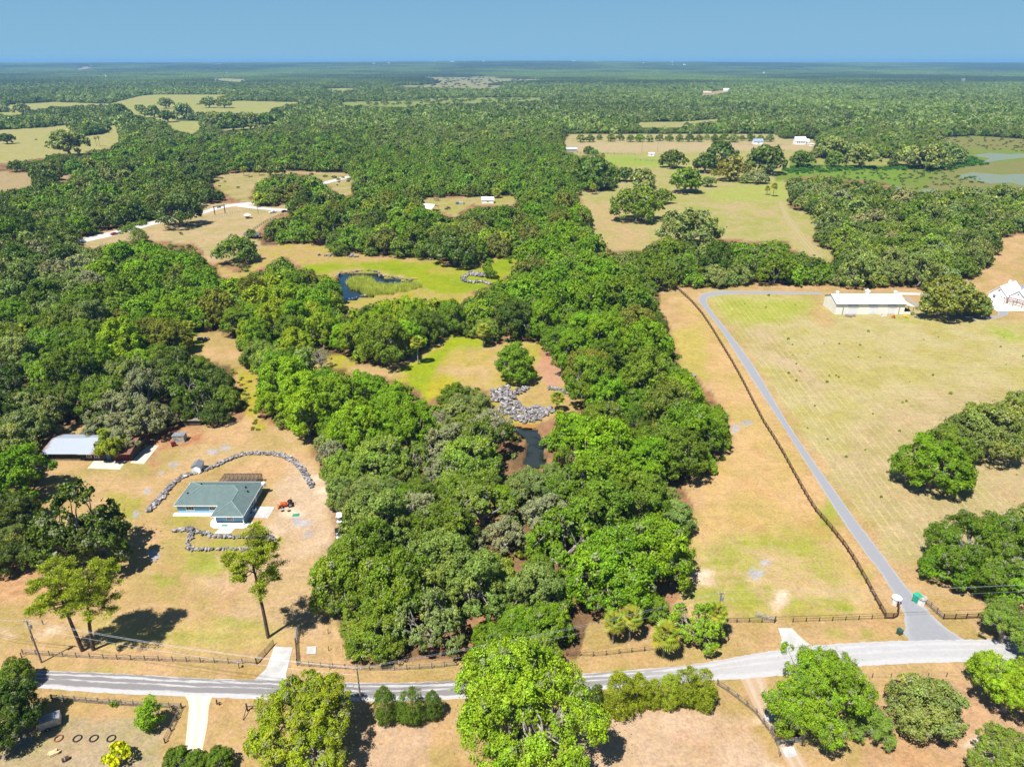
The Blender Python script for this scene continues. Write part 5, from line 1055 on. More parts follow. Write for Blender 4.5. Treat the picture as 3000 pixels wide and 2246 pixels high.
t = thing('air_conditioner', 'white air conditioner unit against the blue house side wall', 'air conditioner', (-62.9, 145.2, 0)); MB().box(-.4, -.4, 0, .4, .4, .8).build('cabinet', M['white'], t); MB().tube([(0, 0, .8), (0, 0, .84)], .3, 12).build('fan_grille', M['black'], t)

# garden shed ---------------------------------------------------------
t = thing('garden_shed', 'small white shed with a grey gable roof behind the stone wall', 'shed', (-84.2, 164.2, 0), 0.05)
w, d, h = 1.15, 1.4, 1.9
MB().box(-w, -d, 0, w, d, h).add([(-w, -d, h), (w, -d, h), (0, -d, h + .6), (-w, d, h), (w, d, h), (0, d, h + .6)], [(0, 1, 2), (5, 4, 3), (0, 2, 5, 3), (1, 4, 5, 2)]).build('wall', plain('shed_wall', (0.72, 0.8, 0.86), None, 1, 0.6), t)
roof_parts(t, [[(-w - .2, -d - .2, h - .05), (0, -d - .2, h + .68), (0, d + .2, h + .68), (-w - .2, d + .2, h - .05)], [(0, -d - .2, h + .68), (w + .2, -d - .2, h - .05), (w + .2, d + .2, h - .05), (0, d + .2, h + .68)]], plain('shed_roof', (0.16, 0.17, 0.2), None, 2, 0.8), .08)
MB().box(-.45, -d - .03, .05, .45, -d, 1.65).build('door', M['white'], t)

# old tin roofed house -------------------------------------------------
def tin_mat():
    m, nt, b = new_mat('rusting_tin'); g = N(nt, 'ShaderNodeNewGeometry').outputs['Position']; tc = N(nt, 'ShaderNodeTexCoord').outputs['Object']
    sp = N(nt, 'ShaderNodeSeparateXYZ'); L(nt, tc, sp.inputs[0])
    e = mathn(nt, 'ABSOLUTE', mathn(nt, 'SUBTRACT', sp.outputs[0], -4.6)); rust = ramp(nt, mathn(nt, 'ADD', e, mathn(nt, 'MULTIPLY', noise(nt, g, 0.5, 6, 0.75), 7.0)), 9.5, 11.5)
    c = mixc(nt, rust, (0.33, 0.37, 0.43), (0.20, 0.085, 0.055)); c = mixc(nt, ramp(nt, noise(nt, g, 1.3, 6, 0.8), 0.57, 0.7), c, (0.3, 0.16, 0.11))
    L(nt, c, b.inputs['Base Color']); b.inputs['Roughness'].default_value = 0.55; b.inputs['Metallic'].default_value = 0.2
    return m
t = thing('old_house', 'long low brown house under a rusting tin roof, half hidden by mossy oaks', 'house', (-116.5, 171.5, 0)); ox, oy = -116.5, 171.5
tin = tin_mat()
r1 = [(-12.4, -3.2, 2.65), (-1.9, -3.2, 2.65), (-1.9, 2.6, 4.4), (-11.6, 2.6, 4.4)]; r2 = [(-1.9, -3.5, 2.72), (12.6, -3.5, 2.72), (12.6, 2.6, 4.6), (-1.9, 2.6, 4.6)]
bk1 = [(-11.6, 2.6, 4.4), (-1.9, 2.6, 4.4), (-1.9, 8, 2.7), (-12.4, 8, 2.7)]; bk2 = [(-1.9, 2.6, 4.6), (12.6, 2.6, 4.6), (12.6, 8.2, 2.7), (-1.9, 8.2, 2.7)]
ro = roof_parts(t, [r1, bk1, r2, bk2], tin, .1)
rb = MB()
for k in range(48):
    x = -12.0 + k * 0.52; z0 = (2.65, 4.4) if x < -1.9 else (2.72, 4.6); yy = (-3.2 if x < -1.9 else -3.5)
    rb.tube([(x, yy, z0[0] + .03), (x * (0.94 if x < -1.9 else 1), 2.6, z0[1] + .03)], 0.028, 4)
rb.build('roof_rib', tin, ro, kind='stuff')
wd = plain('dark_siding', (0.075, 0.055, 0.045), (0.035, 0.028, 0.025), 1.2, 0.9)
MB().box(-11.6, -2.0, 0, -1.9, 7.6, 2.62).build('wall', wd, t); MB().box(-1.85, -2.3, 0, 12.1, 7.8, 2.68).build('wall', wd, t)
MB().box(-12, -2.35, 0, -2.1, -2.0, .8).build('low_wall', plain('mossy_block', (0.26, 0.24, 0.13), (0.14, 0.14, 0.08), 1.5, .95), t)
MB().box(7.2, -2.42, 0.02, 11.8, -2.32, 2.3).build('garage_door', plain('maroon_door', (0.12, 0.018, 0.022), None, 2, 0.7), t)
for x in (0.5, 2.6): window(t, x, -2.3, 1.0, 1.2, .9)
MB().box(5.3, -2.4, 0.02, 6.3, -2.3, 2.05).build('door', M['blue'], t)
for k, (px, w_) in enumerate([(232, 3.2), (258, 2.0)]):
    x, y = ground_pt(px, 1340); plant_o = thing('shrub', ['long clipped green bush at the front wall of the old house', 'small green bush beside the pad of the old house'][k], 'shrub', (x, y, 0)); link('crown', PROTO['shrub0'][0][1], plant_o, sc_=(w_ / 2, .8, 1.1), color=PAL['lightoak'])

# grey tarped crate, dark shed and red mower under the oaks
x, y = ground_pt(528, 1290)
t = thing('tarped_crate', 'grey block wrapped in a weathered tarp under the oaks', 'crate', (x, y, 0), 0.1); MB().prism([(-1.7, -1.1), (1.6, -1.2), (1.7, 1.1), (-1.5, 1.2)], 0, 2.0).build('tarp', M['tan_cloth'], t); MB().prism([(-1.8, -1.2), (1.7, -1.3), (1.8, 1.2), (-1.6, 1.3)], 2.0, 2.15).build('lid', M['steel'], t)
x, y = ground_pt(556, 1245)
t = thing('storage_shed', 'low dark shed deep in shade behind the tarped crate', 'shed', (x, y + 1, 0)); MB().box(-3.4, -1.2, 0, 3.4, 1.2, 1.8).build('wall', M['wood_dark'], t); roof_parts(t, [[(-3.7, -1.6, 1.85), (3.7, -1.6, 1.85), (3.7, 1.5, 2.3), (-3.7, 1.5, 2.3)]], M['wood_grey'], .1)

def wheel(parent, x, y, r, w=.2, ax='x'):
    a = (x - w / 2, y, r), (x + w / 2, y, r)
    if ax == 'y': a = (x, y - w / 2, r), (x, y + w / 2, r)
    wo = MB().tube(a, r, 14).build('wheel', M['rubber'], parent)
    c = (x - w * .55, y, r), (x + w * .55, y, r)
    if ax == 'y': c = (x, y - w * .55, r), (x, y + w * .55, r)
    MB().tube(c, r * .5, 10).build('rim', M['steel'], wo)

def mower(px, py, label, mat, s=1.0, rz=0.0, name='tractor'):
    x, y = ground_pt(px, py); t = thing(name, label, name.replace('_', ' '), (x, y, 0), rz)
    MB().box(-.45 * s, .1 * s, .45 * s, .45 * s, 1.5 * s, 1.05 * s).box(-.35 * s, .2 * s, 1.05 * s, .35 * s, 1.3 * s, 1.2 * s).build('hood', mat, t)
    MB().box(-.5 * s, -1.2 * s, .5 * s, .5 * s, .1 * s, .8 * s).build('body', mat, t)
    MB().box(-.3 * s, -.9 * s, .8 * s, .3 * s, -.35 * s, .95 * s).box(-.3 * s, -1.0 * s, .95 * s, .3 * s, -.85 * s, 1.45 * s).build('seat', M['black'], t)
    MB().tube([(0, -.05 * s, .8 * s), (0, -.25 * s, 1.3 * s)], .03 * s).tube([(-.2 * s, -.25 * s, 1.32 * s), (.2 * s, -.25 * s, 1.32 * s)], .03 * s).build('steering_wheel', M['black'], t)
    MB().tube([(-.5 * s, -1.1 * s, .8 * s), (-.5 * s, -1.1 * s, 2.0 * s), (.5 * s, -1.1 * s, 2.0 * s), (.5 * s, -1.1 * s, .8 * s)], .045 * s).build('roll_bar', M['black'], t)
    for sx in (-1, 1): wheel(t, sx * .72 * s, -.75 * s, .62 * s, .32 * s); wheel(t, sx * .62 * s, 1.15 * s, .38 * s, .2 * s)
    MB().box(-.75 * s, 1.75 * s, .1 * s, .75 * s, 2.1 * s, .55 * s).build('bucket', mat, t)
    return t
mower(841, 1482, 'orange compact tractor parked beside the blue house pad', M['orange'], 1.05, 1.9)
mower(509, 1304, 'dark red riding mower on leaf litter by the tarped crate', M['red'], 0.75, 0.6, 'riding_mower')
for px, l in ((827, 'dark bucket left of the pair beside the orange tractor'.replace(' left of the pair', ' on its own')), (846, 'pale trimmed dark bucket just below the orange tractor')):
    x, y = ground_pt(px, 1497); t = thing('bucket', l, 'bucket', (x, y, 0)); MB().tube([(0, 0, 0), (0, 0, .5)], [.28, .36], 12).build('shell', M['black'], t); MB().tube([(0, 0, .5), (0, 0, .53)], .38, 12).build('rim', M['tan_cloth'], t)

def golf_cart(px, py, label, top, rz):
    x, y = ground_pt(px, py); t = thing('golf_cart', label, 'golf cart', (x, y, 0), rz)
    MB().box(-.6, -1.2, .3, .6, 1.2, .6).prism([(-.6, .75), (.6, .75), (.5, 1.25), (-.5, 1.25)], .6, 1.0).build('body', M['white'], t)
    MB().box(-.55, -.5, .6, .55, .05, .85).box(-.55, -.62, .85, .55, -.5, 1.3).build('seat', M['tan_cloth'], t)
    MB().prism([(-.66, -1.15), (.66, -1.15), (.66, .85), (-.66, .85)], 1.88, 1.97).build('canopy', top, t)
    for sx in (-.58, .58):
        for sy in (-1.05, .75): MB().tube([(sx, sy, .5), (sx, sy * .95, 1.9)], .025, 4).build('post', M['black'], t)
        wheel(t, sx * 1.05, .85, .25, .18); wheel(t, sx * 1.05, -.8, .25, .18)
golf_cart(992, 1572, 'golf cart with a black top parked at the wood edge', M['black'], 0.3)
golf_cart(996, 1526, 'white topped golf cart half under leaves at the wood edge', M['white'], 0.1)

# white barn -----------------------------------------------------------
def rib_mat(name, c1, c2, sc_x=14.0, axis=0, rough=0.45):
    m, nt, b = new_mat(name); tc = N(nt, 'ShaderNodeTexCoord').outputs['Object']; g = N(nt, 'ShaderNodeNewGeometry').outputs['Position']
    w = N(nt, 'ShaderNodeTexWave', bands_direction='XY'[axis]); L(nt, tc, w.inputs[0]); w.inputs['Scale'].default_value = sc_x / 14 * 1.1
    L(nt, mixc(nt, ramp(nt, noise(nt, g, 0.25, 4), 0.35, 0.7), c1, c2), b.inputs['Base Color']); b.inputs['Roughness'].default_value = rough
    bn = N(nt, 'ShaderNodeBump'); bn.inputs['Strength'].default_value = 0.5; bn.inputs['Distance'].default_value = .04; L(nt, w.outputs[1], bn.inputs['Height']); L(nt, bn.outputs[0], b.inputs['Normal'])
    return m
ox, oy = 155.4, 299.8
t = thing('white_barn', 'long white metal barn with three roll up doors and roof cupolas', 'barn', (ox, oy, 0))
wl = rib_mat('barn_wall', (0.72, 0.71, 0.65), (0.66, 0.65, 0.60)); rm = rib_mat('barn_roof', (0.58, 0.63, 0.72), (0.50, 0.56, 0.66), 14, 0, 0.35)
x0, x1, y0, y1, ze, zr = -15.2, 14.6, -6.4, 6.4, 4.9, 7.1
MB().box(x0, y0, 0, x1, y1, ze).add([(x0, y0, ze), (x0, y1, ze), (x0, 0, zr), (x1, y0, ze), (x1, y1, ze), (x1, 0, zr)], [(0, 2, 1), (3, 4, 5), (0, 3, 5, 2), (1, 2, 5, 4)]).build('wall', wl, t)
ro = roof_parts(t, [[(x0 - .35, y0 - .45, ze - .05), (x1 + .35, y0 - .45, ze - .05), (x1 + .35, 0, zr + .14), (x0 - .35, 0, zr + .14)], [(x0 - .35, 0, zr + .14), (x1 + .35, 0, zr + .14), (x1 + .35, y1 + .45, ze - .05), (x0 - .35, y1 + .45, ze - .05)]], rm, .1)
for k in range(13):
    xx = x0 + 3.2 + k * 1.42 + (1.5 if k > 6 else 0); a, b_ = 0.25, 0.75
    pts = [(xx, y0 + (0 - y0) * a, ze + (zr - ze) * a + .16), (xx + .62, y0 - y0 * a, ze + (zr - ze) * a + .16), (xx + .62, y0 - y0 * b_, ze + (zr - ze) * b_ + .16), (xx, y0 - y0 * b_, ze + (zr - ze) * b_ + .16)]
    MB().slab(pts, .03).build('skylight', plain('skylight_sheet', (0.36, 0.40, 0.44), None, 1, .3) if k == 0 else bpy.data.materials['skylight_sheet'], ro)
MB().box(x0 - .4, y0 - .6, ze - .3, x1 + .4, y0 - .45, ze - .08).build('gutter', plain('grey_gutter', (0.26, 0.3, 0.34), None, 1, .5), t)
for xx in (x0 + 2.9, x1 - 2.6): MB().box(xx - .07, y0 - .55, 0, xx + .07, y0 - .42, ze - .2).build('downspout', bpy.data.materials['grey_gutter'], t)
for xx, w_ in ((-7.9, 4.0), (.9, 3.4), (9.0, 3.4)):
    dr = MB().box(xx - w_ / 2, y0 - .05, .05, xx + w_ / 2, y0 - .01, 3.6).build('roller_door', M['white'], t)
    MB().box(xx - w_ / 2 - .12, y0 - .3, 3.6, xx + w_ / 2 + .12, y0 - .02, 4.0).build('door_hood', bpy.data.materials['grey_gutter'], dr)
    sl = MB(); [sl.box(xx - w_ / 2 + .05, y0 - .1, .2 + k * .55, xx + w_ / 2 - .05, y0 - .05, .26 + k * .55) for k in range(6)]; sl.build('door_slat', M['steel_roof'], dr, kind='stuff')
for k, xx in enumerate((-12.8, .3, 12.6)):
    s = (0.8, 1.15, 0.85)[k]
    cu = MB().box(xx - .55 * s, -.55 * s, zr - .3, xx + .55 * s, .55 * s, zr + 1.2 * s).build('cupola', M['white'], ro)
    MB().add([(xx - .75 * s, -.75 * s, zr + 1.2 * s), (xx + .75 * s, -.75 * s, zr + 1.2 * s), (xx + .75 * s, .75 * s, zr + 1.2 * s), (xx - .75 * s, .75 * s, zr + 1.2 * s), (xx, 0, zr + 2.1 * s)], [(0, 1, 4), (1, 2, 4), (2, 3, 4), (3, 0, 4), (3, 2, 1, 0)]).build('cupola_roof', M['white'], cu)
    MB().tube([(xx, 0, zr + 2.0 * s), (xx, 0, zr + 2.7 * s)], .04, 5).build('finial', M['steel'], cu)
roof_parts(t, [[(x1 + .1, y0 + .3, 4.3), (x1 + 4.4, y0 + .3, 3.3), (x1 + 4.4, y1 - .5, 3.3), (x1 + .1, y1 - .5, 4.3)]], M['white_roof'], .1, 'lean_to_roof')
for yy in (y0 + .5, -2.0, 2.0, y1 - .8): MB().box(x1 + 4.1, yy - .08, 0, x1 + 4.26, yy + .08, 3.25).build('post', M['rust'], t)
MB().box(x1 + .05, y0 + .02, 0, x1 + 4.3, y0 + .18, 1.1).build('low_wall', M['cream'], t)
tt = mower(2666, 893, 'black tractor parked under the lean to of the white barn', M['black'], 1.4, 0.0); tt.location = (ox + x1 + 1.9, oy - 3.6, 0)

# things lying in front of the barn
def bundle(px, py, label, name, cat, mat, n, ln, rr, spread, rz=0.0, stack=2):
    x, y = ground_pt(px, py); t = thing(name, label, cat, (x, y, 0), rz)
    for k in range(n):
        a = random.uniform(-.25, .25); yy = (k - n / 2) * spread * .5; z = rr + (k % stack) * rr * 1.6
        MB().tube([(-ln / 2 * math.cos(a), yy - ln / 2 * math.sin(a), z), (ln / 2 * math.cos(a), yy + ln / 2 * math.sin(a), z + .1)], rr, 7).build({'log_heap': 'log'}.get(name, 'rod'), mat, t)
bundle(2485, 927, 'heap of grey logs lying in front of the white barn', 'log_heap', 'logs', M['wood_grey'], 6, 2.8, .22, .5, -.5)
bundle(2501, 926, 'spiky brushwood heap beside the grey logs', 'log_heap', 'brushwood', M['wood_grey'], 9, 2.0, .09, .3, 1.1, 3)
def implement(px, py, label, mat, mat2, rz):
    x, y = ground_pt(px, py); t = thing('farm_implement', label, 'farm implement', (x, y, 0), rz)
    MB().tube([(-1.3, 0, .5), (1.3, 0, .5)], .09, 6).tube([(-1.3, .8, .5), (1.3, .8, .5)], .09, 6).tube([(-1.3, 0, .5), (-1.3, .8, .5)], .07).tube([(1.3, 0, .5), (1.3, .8, .5)], .07).tube([(0, .8, .5), (0, 1.9, .6)], .08).build('frame', mat, t)
    for k in range(6): MB().tube([(-1.2 + k * .48 - .02, -.1, .32), (-1.2 + k * .48 + .03, -.1, .32)], .34, 12).build('disc', mat2, t)
    MB().box(-.5, .1, .6, .5, .7, 1.0).build('hopper', mat, t)
implement(2588, 927, 'red and white farm implement lying in front of the barn', plain('faded_red', (0.5, 0.2, 0.17), (0.7, 0.6, 0.58), 2, .6), M['white'], .2)
implement(2619, 930, 'rusty orange farm implement tilted in front of the barn', M['orange'], M['rust'], 1.2)
implement(2656, 930, 'bright yellow farm implement standing in tall grass by the barn', M['yellow'], M['yellow'], 1.7)
x, y = ground_pt(2695, 923); t = thing('water_trough', 'long pale metal trough beside the barn lean to', 'trough', (x, y, 0), .1); MB().box(-2, -.5, 0, 2, .5, .6).build('tank', M['steel'], t); MB().box(-1.9, -.4, .601, 1.9, .4, .61).build('water', M['glass'], t)
x, y = ground_pt(2636, 909); t = thing('crate', 'small pinkish crate against the barn front wall', 'crate', (x, y, 0)); MB().box(-.6, -.4, 0, .6, .4, .6).build('box', M['rust'], t); MB().box(-.65, -.45, .6, .65, .45, .66).build('lid', M['tan_cloth'], t)

# white farmhouse -------------------------------------------------------
p1, p2 = Vector(ground_pt(2893, 876)), Vector(ground_pt(2945, 888)); ang = math.atan2(p2.y - p1.y, p2.x - p1.x)
t = thing('white_farmhouse', 'white farmhouse with twin front gables and a white metal roof', 'house', (p1.x, p1.y, 0), ang)
Wd = (p2 - p1).length
def gable(x0, x1, y0, y1, ze, zr, ov=.5):
    xm = (x0 + x1) / 2
    MB().box(x0, y0, 0, x1, y1, ze).add([(x0, y0, ze), (x1, y0, ze), (xm, y0, zr), (x0, y1, ze), (x1, y1, ze), (xm, y1, zr)], [(0, 1, 2), (5, 4, 3), (0, 2, 5, 3), (1, 4, 5, 2)]).build('wall', M['white'], t)
    s = (zr - ze) / (xm - x0)
    return roof_parts(t, [[(x0 - ov, y0 - ov, ze - ov * s + .1), (xm, y0 - ov, zr + .1), (xm, y1 + ov, zr + .1), (x0 - ov, y1 + ov, ze - ov * s + .1)], [(xm, y0 - ov, zr + .1), (x1 + ov, y0 - ov, ze - ov * s + .1), (x1 + ov, y1 + ov, ze - ov * s + .1), (xm, y1 + ov, zr + .1)]], M['white_roof'], .14)
gable(0, Wd, 0, 15, 3.4, 7.0); r2_ = gable(Wd + .01, Wd + 7.4, 1.2, 9, 3.4, 6.6)
MB().box(Wd / 2 - .5, 9, 6.4, Wd / 2 + .5, 10, 8.2).build('chimney', M['white'], r2_)
window(t, Wd * .32, 0, 1.2, 1.1, 1.7); window(t, Wd / 2, 0, 4.6, .9, 1.0); window(t, Wd * .72, 0, 2.0, .7, .7); window(t, Wd * .86, 0, 2.0, .7, .7); window(t, Wd + 3.7, 1.2, 4.4, .8, .8)
MB().box(Wd + 2.0, 1.1, .05, Wd + 5.4, 1.19, 2.5).build('garage_door', M['white'], t)
pg = thing('pergola', 'brown timber pergola in front of the white farmhouse', 'pergola', tuple(t.matrix_basis @ Vector((Wd + 3.8, -1.6, 0)) if False else (p1.x + math.cos(ang) * (Wd + 4.2) + math.sin(ang) * 1.6, p1.y + math.sin(ang) * (Wd + 4.2) - math.cos(ang) * 1.6, 0)), ang)
redwood = plain('redwood', (0.28, 0.13, 0.09), None, 2, .8)
for sx in (-3.6, 0, 3.6):
    for sy in (-1.8, 1.8): MB().box(sx - .12, sy - .12, 0, sx + .12, sy + .12, 2.7).build('post', redwood, pg)
for sy in (-1.8, 1.8): MB().box(-4, sy - .08, 2.7, 4, sy + .08, 2.95).build('beam', redwood, pg)
for k in range(11): MB().box(-4 + k * .8 - .05, -2.3, 2.96, -4 + k * .8 + .05, 2.3, 3.1).build('rafter', redwood, pg)
x, y = ground_pt(2992, 878); t2 = thing('grey_roofed_house', 'grey roofed wing just beyond the pergola at the farm yard', 'house', (x + 5, y + 3, 0), ang)
MB().box(-4, -5, 0, 8, 6, 3).build('wall', M['white'], t2); roof_parts(t2, [[(-4.6, -5.6, 3), (8.6, -5.6, 3), (8.6, .5, 5.2), (-4.6, .5, 5.2)], [(-4.6, .5, 5.2), (8.6, .5, 5.2), (8.6, 6.6, 3), (-4.6, 6.6, 3)]], plain('grey_metal_roof', (0.22, 0.23, 0.25), None, 1, .5), .15); window(t2, 0, -5, 1, 1.4, 1.2)

# small and distant buildings -------------------------------------------
def house(px, py, w, d, h, roof_h, label, wall=None, roof=None, rz=0.0, name='distant_house', cat='house', wins=2, open_side=False):
    x, y = ground_pt(px, py); t = thing(name, label, cat, (x, y + d / 2, float(ground_z(x, y))), rz); w /= 2; d /= 2
    wall = wall or M['white']; roof = roof or M['white_roof']
    if open_side:
        for sx in (-1, 1):
            for sy in (-1, 1): MB().box(sx * (w - .3) - .1, sy * (d - .3) - .1, 0, sx * (w - .3) + .1, sy * (d - .3) + .1, h).build('post', wall, t)
    else: MB().box(-w, -d, 0, w, d, h).add([(-w, -d, h), (-w, d, h), (-w, 0, h + roof_h), (w, -d, h), (w, d, h), (w, 0, h + roof_h)], [(0, 2, 1), (3, 4, 5), (0, 3, 5, 2), (1, 2, 5, 4)]).build('wall', wall, t)
    roof_parts(t, [[(-w - .4, -d - .4, h - .1), (w + .4, -d - .4, h - .1), (w + .4, 0, h + roof_h + .12), (-w - .4, 0, h + roof_h + .12)], [(-w - .4, 0, h + roof_h + .12), (w + .4, 0, h + roof_h + .12), (w + .4, d + .4, h - .1), (-w - .4, d + .4, h - .1)]], roof, .12)
    for k in range(wins): window(t, -w + 2 * w * (k + 1) / (wins + 1), -d, h * .35, min(1.4, w * .4), h * .4)
    return t
house(2345, 424, 14, 9, 5, 4.5, 'distant white two gabled house among oaks at the avenue end', wins=4); house(2363, 423, 6, 6, 3.5, 3, 'small white outbuilding beside the distant two gabled house', wins=1)
house(2222, 424, 12, 9, 4, 3, 'blue grey roofed barn partly behind the avenue trees', M['white'], plain('blue_grey_roof', (0.25, 0.32, 0.42), None, 1, .5), wins=1)
house(2378, 428, 5, 3, 2.5, .6, 'low white trailer beside the distant white house', wins=1)
house(1909, 458, 6.5, 5, 3.2, .6, 'white loading shed with a dark front standing in the pasture', M['white'], M['white'], wins=1, name='livestock_shed', cat='shed')
house(1672, 445, 15, 8, 3, 1.6, 'pale grey roofed barn at the corner of the pasture', M['tan_cloth'], M['steel_roof'], wins=2)
house(1250, 624, 12, 13, 3.0, 2.2, 'bright white roofed shelter at the edge of the camp clearing', M['white'], M['white_roof'], -.35, 'white_shelter', 'shelter', 0, True)
house(1429, 596, 9, 6, 2.6, 1.8, 'white cabin half hidden behind trees in the camp clearing', wins=1, name='cabin', cat='cabin')
house(2072, 278, 26, 14, 6, 5, 'far tan roofed house in the small woodland clearing', plain('tan_wall', (0.5, 0.4, 0.3), None, 1, .8), plain('tan_roof', (0.45, 0.36, 0.26), None, .3, .8)); house(2128, 268, 20, 10, 6, 4, 'far white house at the top of the small woodland clearing')
house(1660, 271, 14, 10, 5, 4, 'solitary far house showing among the trees', plain('pale_wall', (0.5, 0.45, 0.4), None, 1, .8), M['tan_cloth'])
house(188, 292, 22, 10, 4, 3, 'low tan roofed barn on the rim of the distant pasture', M['tan_cloth'], plain('tan_roof_b', (0.4, 0.3, 0.24), None, .3, .8))
house(737, 700, 9, 4.5, 2.6, .7, 'dark roofed paddock shelter beneath the round oak', M['wood_dark'], plain('dark_steel', (0.1, 0.11, 0.13), None, 1, .4), name='livestock_shed', cat='shed', wins=0, open_side=True)
house(770, 600, 12, 8, 3, 2, 'dark farmhouse under the trees by the distant driveway', M['wood_grey'], M['wood_dark'], wins=2)
house(8, 1150, 7, 4, 2.5, .6, 'white trailer at the very edge of the western woods', wins=1, name='trailer', cat='trailer')
for k, (px, py, w_) in enumerate([(1095, 188, 60), (1140, 187, 40), (1275, 181, 60), (1325, 181, 70), (1360, 180, 36), (1417, 181, 34), (1620, 177, 70), (1680, 178, 60), (1745, 181, 50), (2005, 190, 40), (663, 206, 30), (305, 212, 30), (628, 218, 20), (2240, 205, 26), (2830, 218, 24), (1885, 187, 20)]):
    y = 11300.0 - (py - 176) * 180; x = (px - 1500) / FOC * depth_of(y, 70)
    z = float(ground_z(x, y)); t = thing('distant_house', f'{"tiny pale building on the horizon ridge, " + ORD[k] + " from the west along the skyline"}' if k < 10 else f'tiny pale building far off in the hazy woods, {ORD[k - 10]} counted from the west', 'building', (x, y, z + 12))
    w_ = w_ * 0.8 * y / 12000; MB().box(-w_ / 2, -8, -12, w_ / 2, 8, 8).build('wall', M['white'] if k % 2 else M['tan_cloth'], t); MB().prism([(-w_ / 2 - 1, -9), (w_ / 2 + 1, -9), (w_ / 2 + 1, 9), (-w_ / 2 - 1, 9)], 8, 10).build('roof', M['white_roof'], t)
for px, pyt, nm, l in ((1968, 190, 'water_tower', 'tiny teal water tower rising over the far woods'), (887, 168, 'radio_mast', 'thin lattice mast standing on the horizon')):
    if nm == 'water_tower':
        x, y = ground_pt(px, 205, 12); t = thing(nm, l, 'water tower', (x, y, float(ground_z(x, y)))); MB().tube([(0, 0, 0), (0, 0, 34)], 2.2, 8).build('stem', M['white'], t)
        MB().tube([(0, 0, 32), (0, 0, 35), (0, 0, 40), (0, 0, 45), (0, 0, 47)], [2, 9, 12, 9, 1.5], 14).build('tank', plain('teal_tank', (0.2, 0.55, 0.55), None, .1, .5), t)
    else:
        x, y = ground_pt(px, 190, 12); t = thing(nm, l, 'radio mast', (x, y, float(ground_z(x, y))))
        Hh = 150
        for k in range(3): a = k * 2.094; MB().tube([(5 * math.cos(a), 5 * math.sin(a), 0), (1.5 * math.cos(a), 1.5 * math.sin(a), Hh)], 1.1, 4).build('leg', M['steel'], t)
        for k in range(10): z = 8 + k * 14; r_ = 5 - 3.5 * z / Hh; MB().tube([(r_ * math.cos(a), r_ * math.sin(a), z) for a in (0, 2.094, 4.189, 6.283)], .7, 4).build('brace', M['steel'], t)

# vehicles ---------------------------------------------------------------
def car(px, py, label, mat, rz, kind='car'):
    x, y = ground_pt(px, py); t = thing('parked_car' if kind != 'pickup' else 'pickup_truck', label, 'car' if kind != 'pickup' else 'pickup truck', (x, y, .04), rz)
    if kind == 'pickup':
        MB().box(-2.7, -.95, .45, 2.7, .95, 1.0).build('body', mat, t); MB().prism([(-.6, -.85), (1.3, -.85), (1.3, .85), (-.6, .85)], 1.0, 1.7).build('cab', mat, t)
        MB().box(-2.65, -.93, 1.0, -.7, -.83, 1.25).box(-2.65, .83, 1.0, -.7, .93, 1.25).box(-2.68, -.93, 1.0, -2.6, .93, 1.25).build('bed', mat, t)
        MB().box(-.5, -.88, 1.15, 1.2, .88, 1.55).box(1.3, -.75, 1.1, 1.36, .75, 1.55).build('window', M['glass'], t); wx = 1.75
    else:
        b = MB(); prof = [(-2.3, .45), (2.3, .45), (2.35, .85), (1.3, 1.0), (.5, 1.5), (-1.2, 1.5), (-2.1, 1.05), (-2.35, .9)]; n = len(prof)
        b.add([(a, -.9, z) for a, z in prof] + [(a, .9, z) for a, z in prof], [tuple(range(n)), tuple(range(2 * n - 1, n - 1, -1))] + [(i, n + i, n + (i + 1) % n, (i + 1) % n) for i in range(n)])
        b.build('body', mat, t); g_ = MB()
        for s in (-1, 1): g_.add([(-1.75, .91 * s, 1.08), (1.0, .91 * s, 1.05), (.45, .91 * s, 1.43), (-1.15, .91 * s, 1.43)], [(0, 1, 2, 3)])
        g_.add([(1.25, -.8, 1.04), (1.25, .8, 1.04), (.55, .75, 1.5), (.55, -.75, 1.5)], [(0, 1, 2, 3)]); g_.build('window', M['glass'], t); wx = 1.5
    for sx in (-wx, wx):
        for sy in (-.88, .88): wheel(t, sx, sy, .36, .24, 'y')
    for sy in (-.65, .65): MB().box(2.3, sy - .18, .65, 2.38, sy + .18, .8).build('headlight', M['white'], t)
a_ = Vector(ground_pt(345, 683)) - Vector(ground_pt(235, 707)); ra = math.atan2(a_.y, a_.x)
car(336, 688, 'dark red car driving along the distant road', M['red'], ra); bpy.data.objects['parked_car'].name = 'moving_car'
car(799, 624, 'white pickup truck parked at the end of the distant driveway', M['white'], ra * .8, 'pickup'); car(834, 622, 'dark car parked beside the white pickup truck', M['black'], ra * .8)

# paddock and camp things --------------------------------------------------
x, y = ground_pt(726, 640); t = thing('hay_feeder', 'white roofed hay feeder alone in the paddock', 'feeder', (x, y, 0), .4)
for sx in (-1.4, 1.4):
    for sy in (-1.4, 1.4): MB().box(sx - .1, sy - .1, 0, sx + .1, sy + .1, 2.4).build('post', M['tan_cloth'], t)
MB().add([(-2.2, -2.2, 2.4), (2.2, -2.2, 2.4), (2.2, 2.2, 2.4), (-2.2, 2.2, 2.4), (0, 0, 3.6)], [(0, 1, 4), (1, 2, 4), (2, 3, 4), (3, 0, 4), (3, 2, 1, 0)]).build('roof', M['white_roof'], t); MB().box(-1, -1, .3, 1, 1, 1.1).build('manger', M['wood_grey'], t)
x, y = ground_pt(645, 627); t = thing('ranch_gateway', 'tall dark ranch gate arch at the paddock entrance', 'gateway', (x, y, 0), ra * .8)
for sx in (-4, 4): MB().box(sx - .22, -.22, 0, sx + .22, .22, 6).build('post', M['wood_dark'], t)
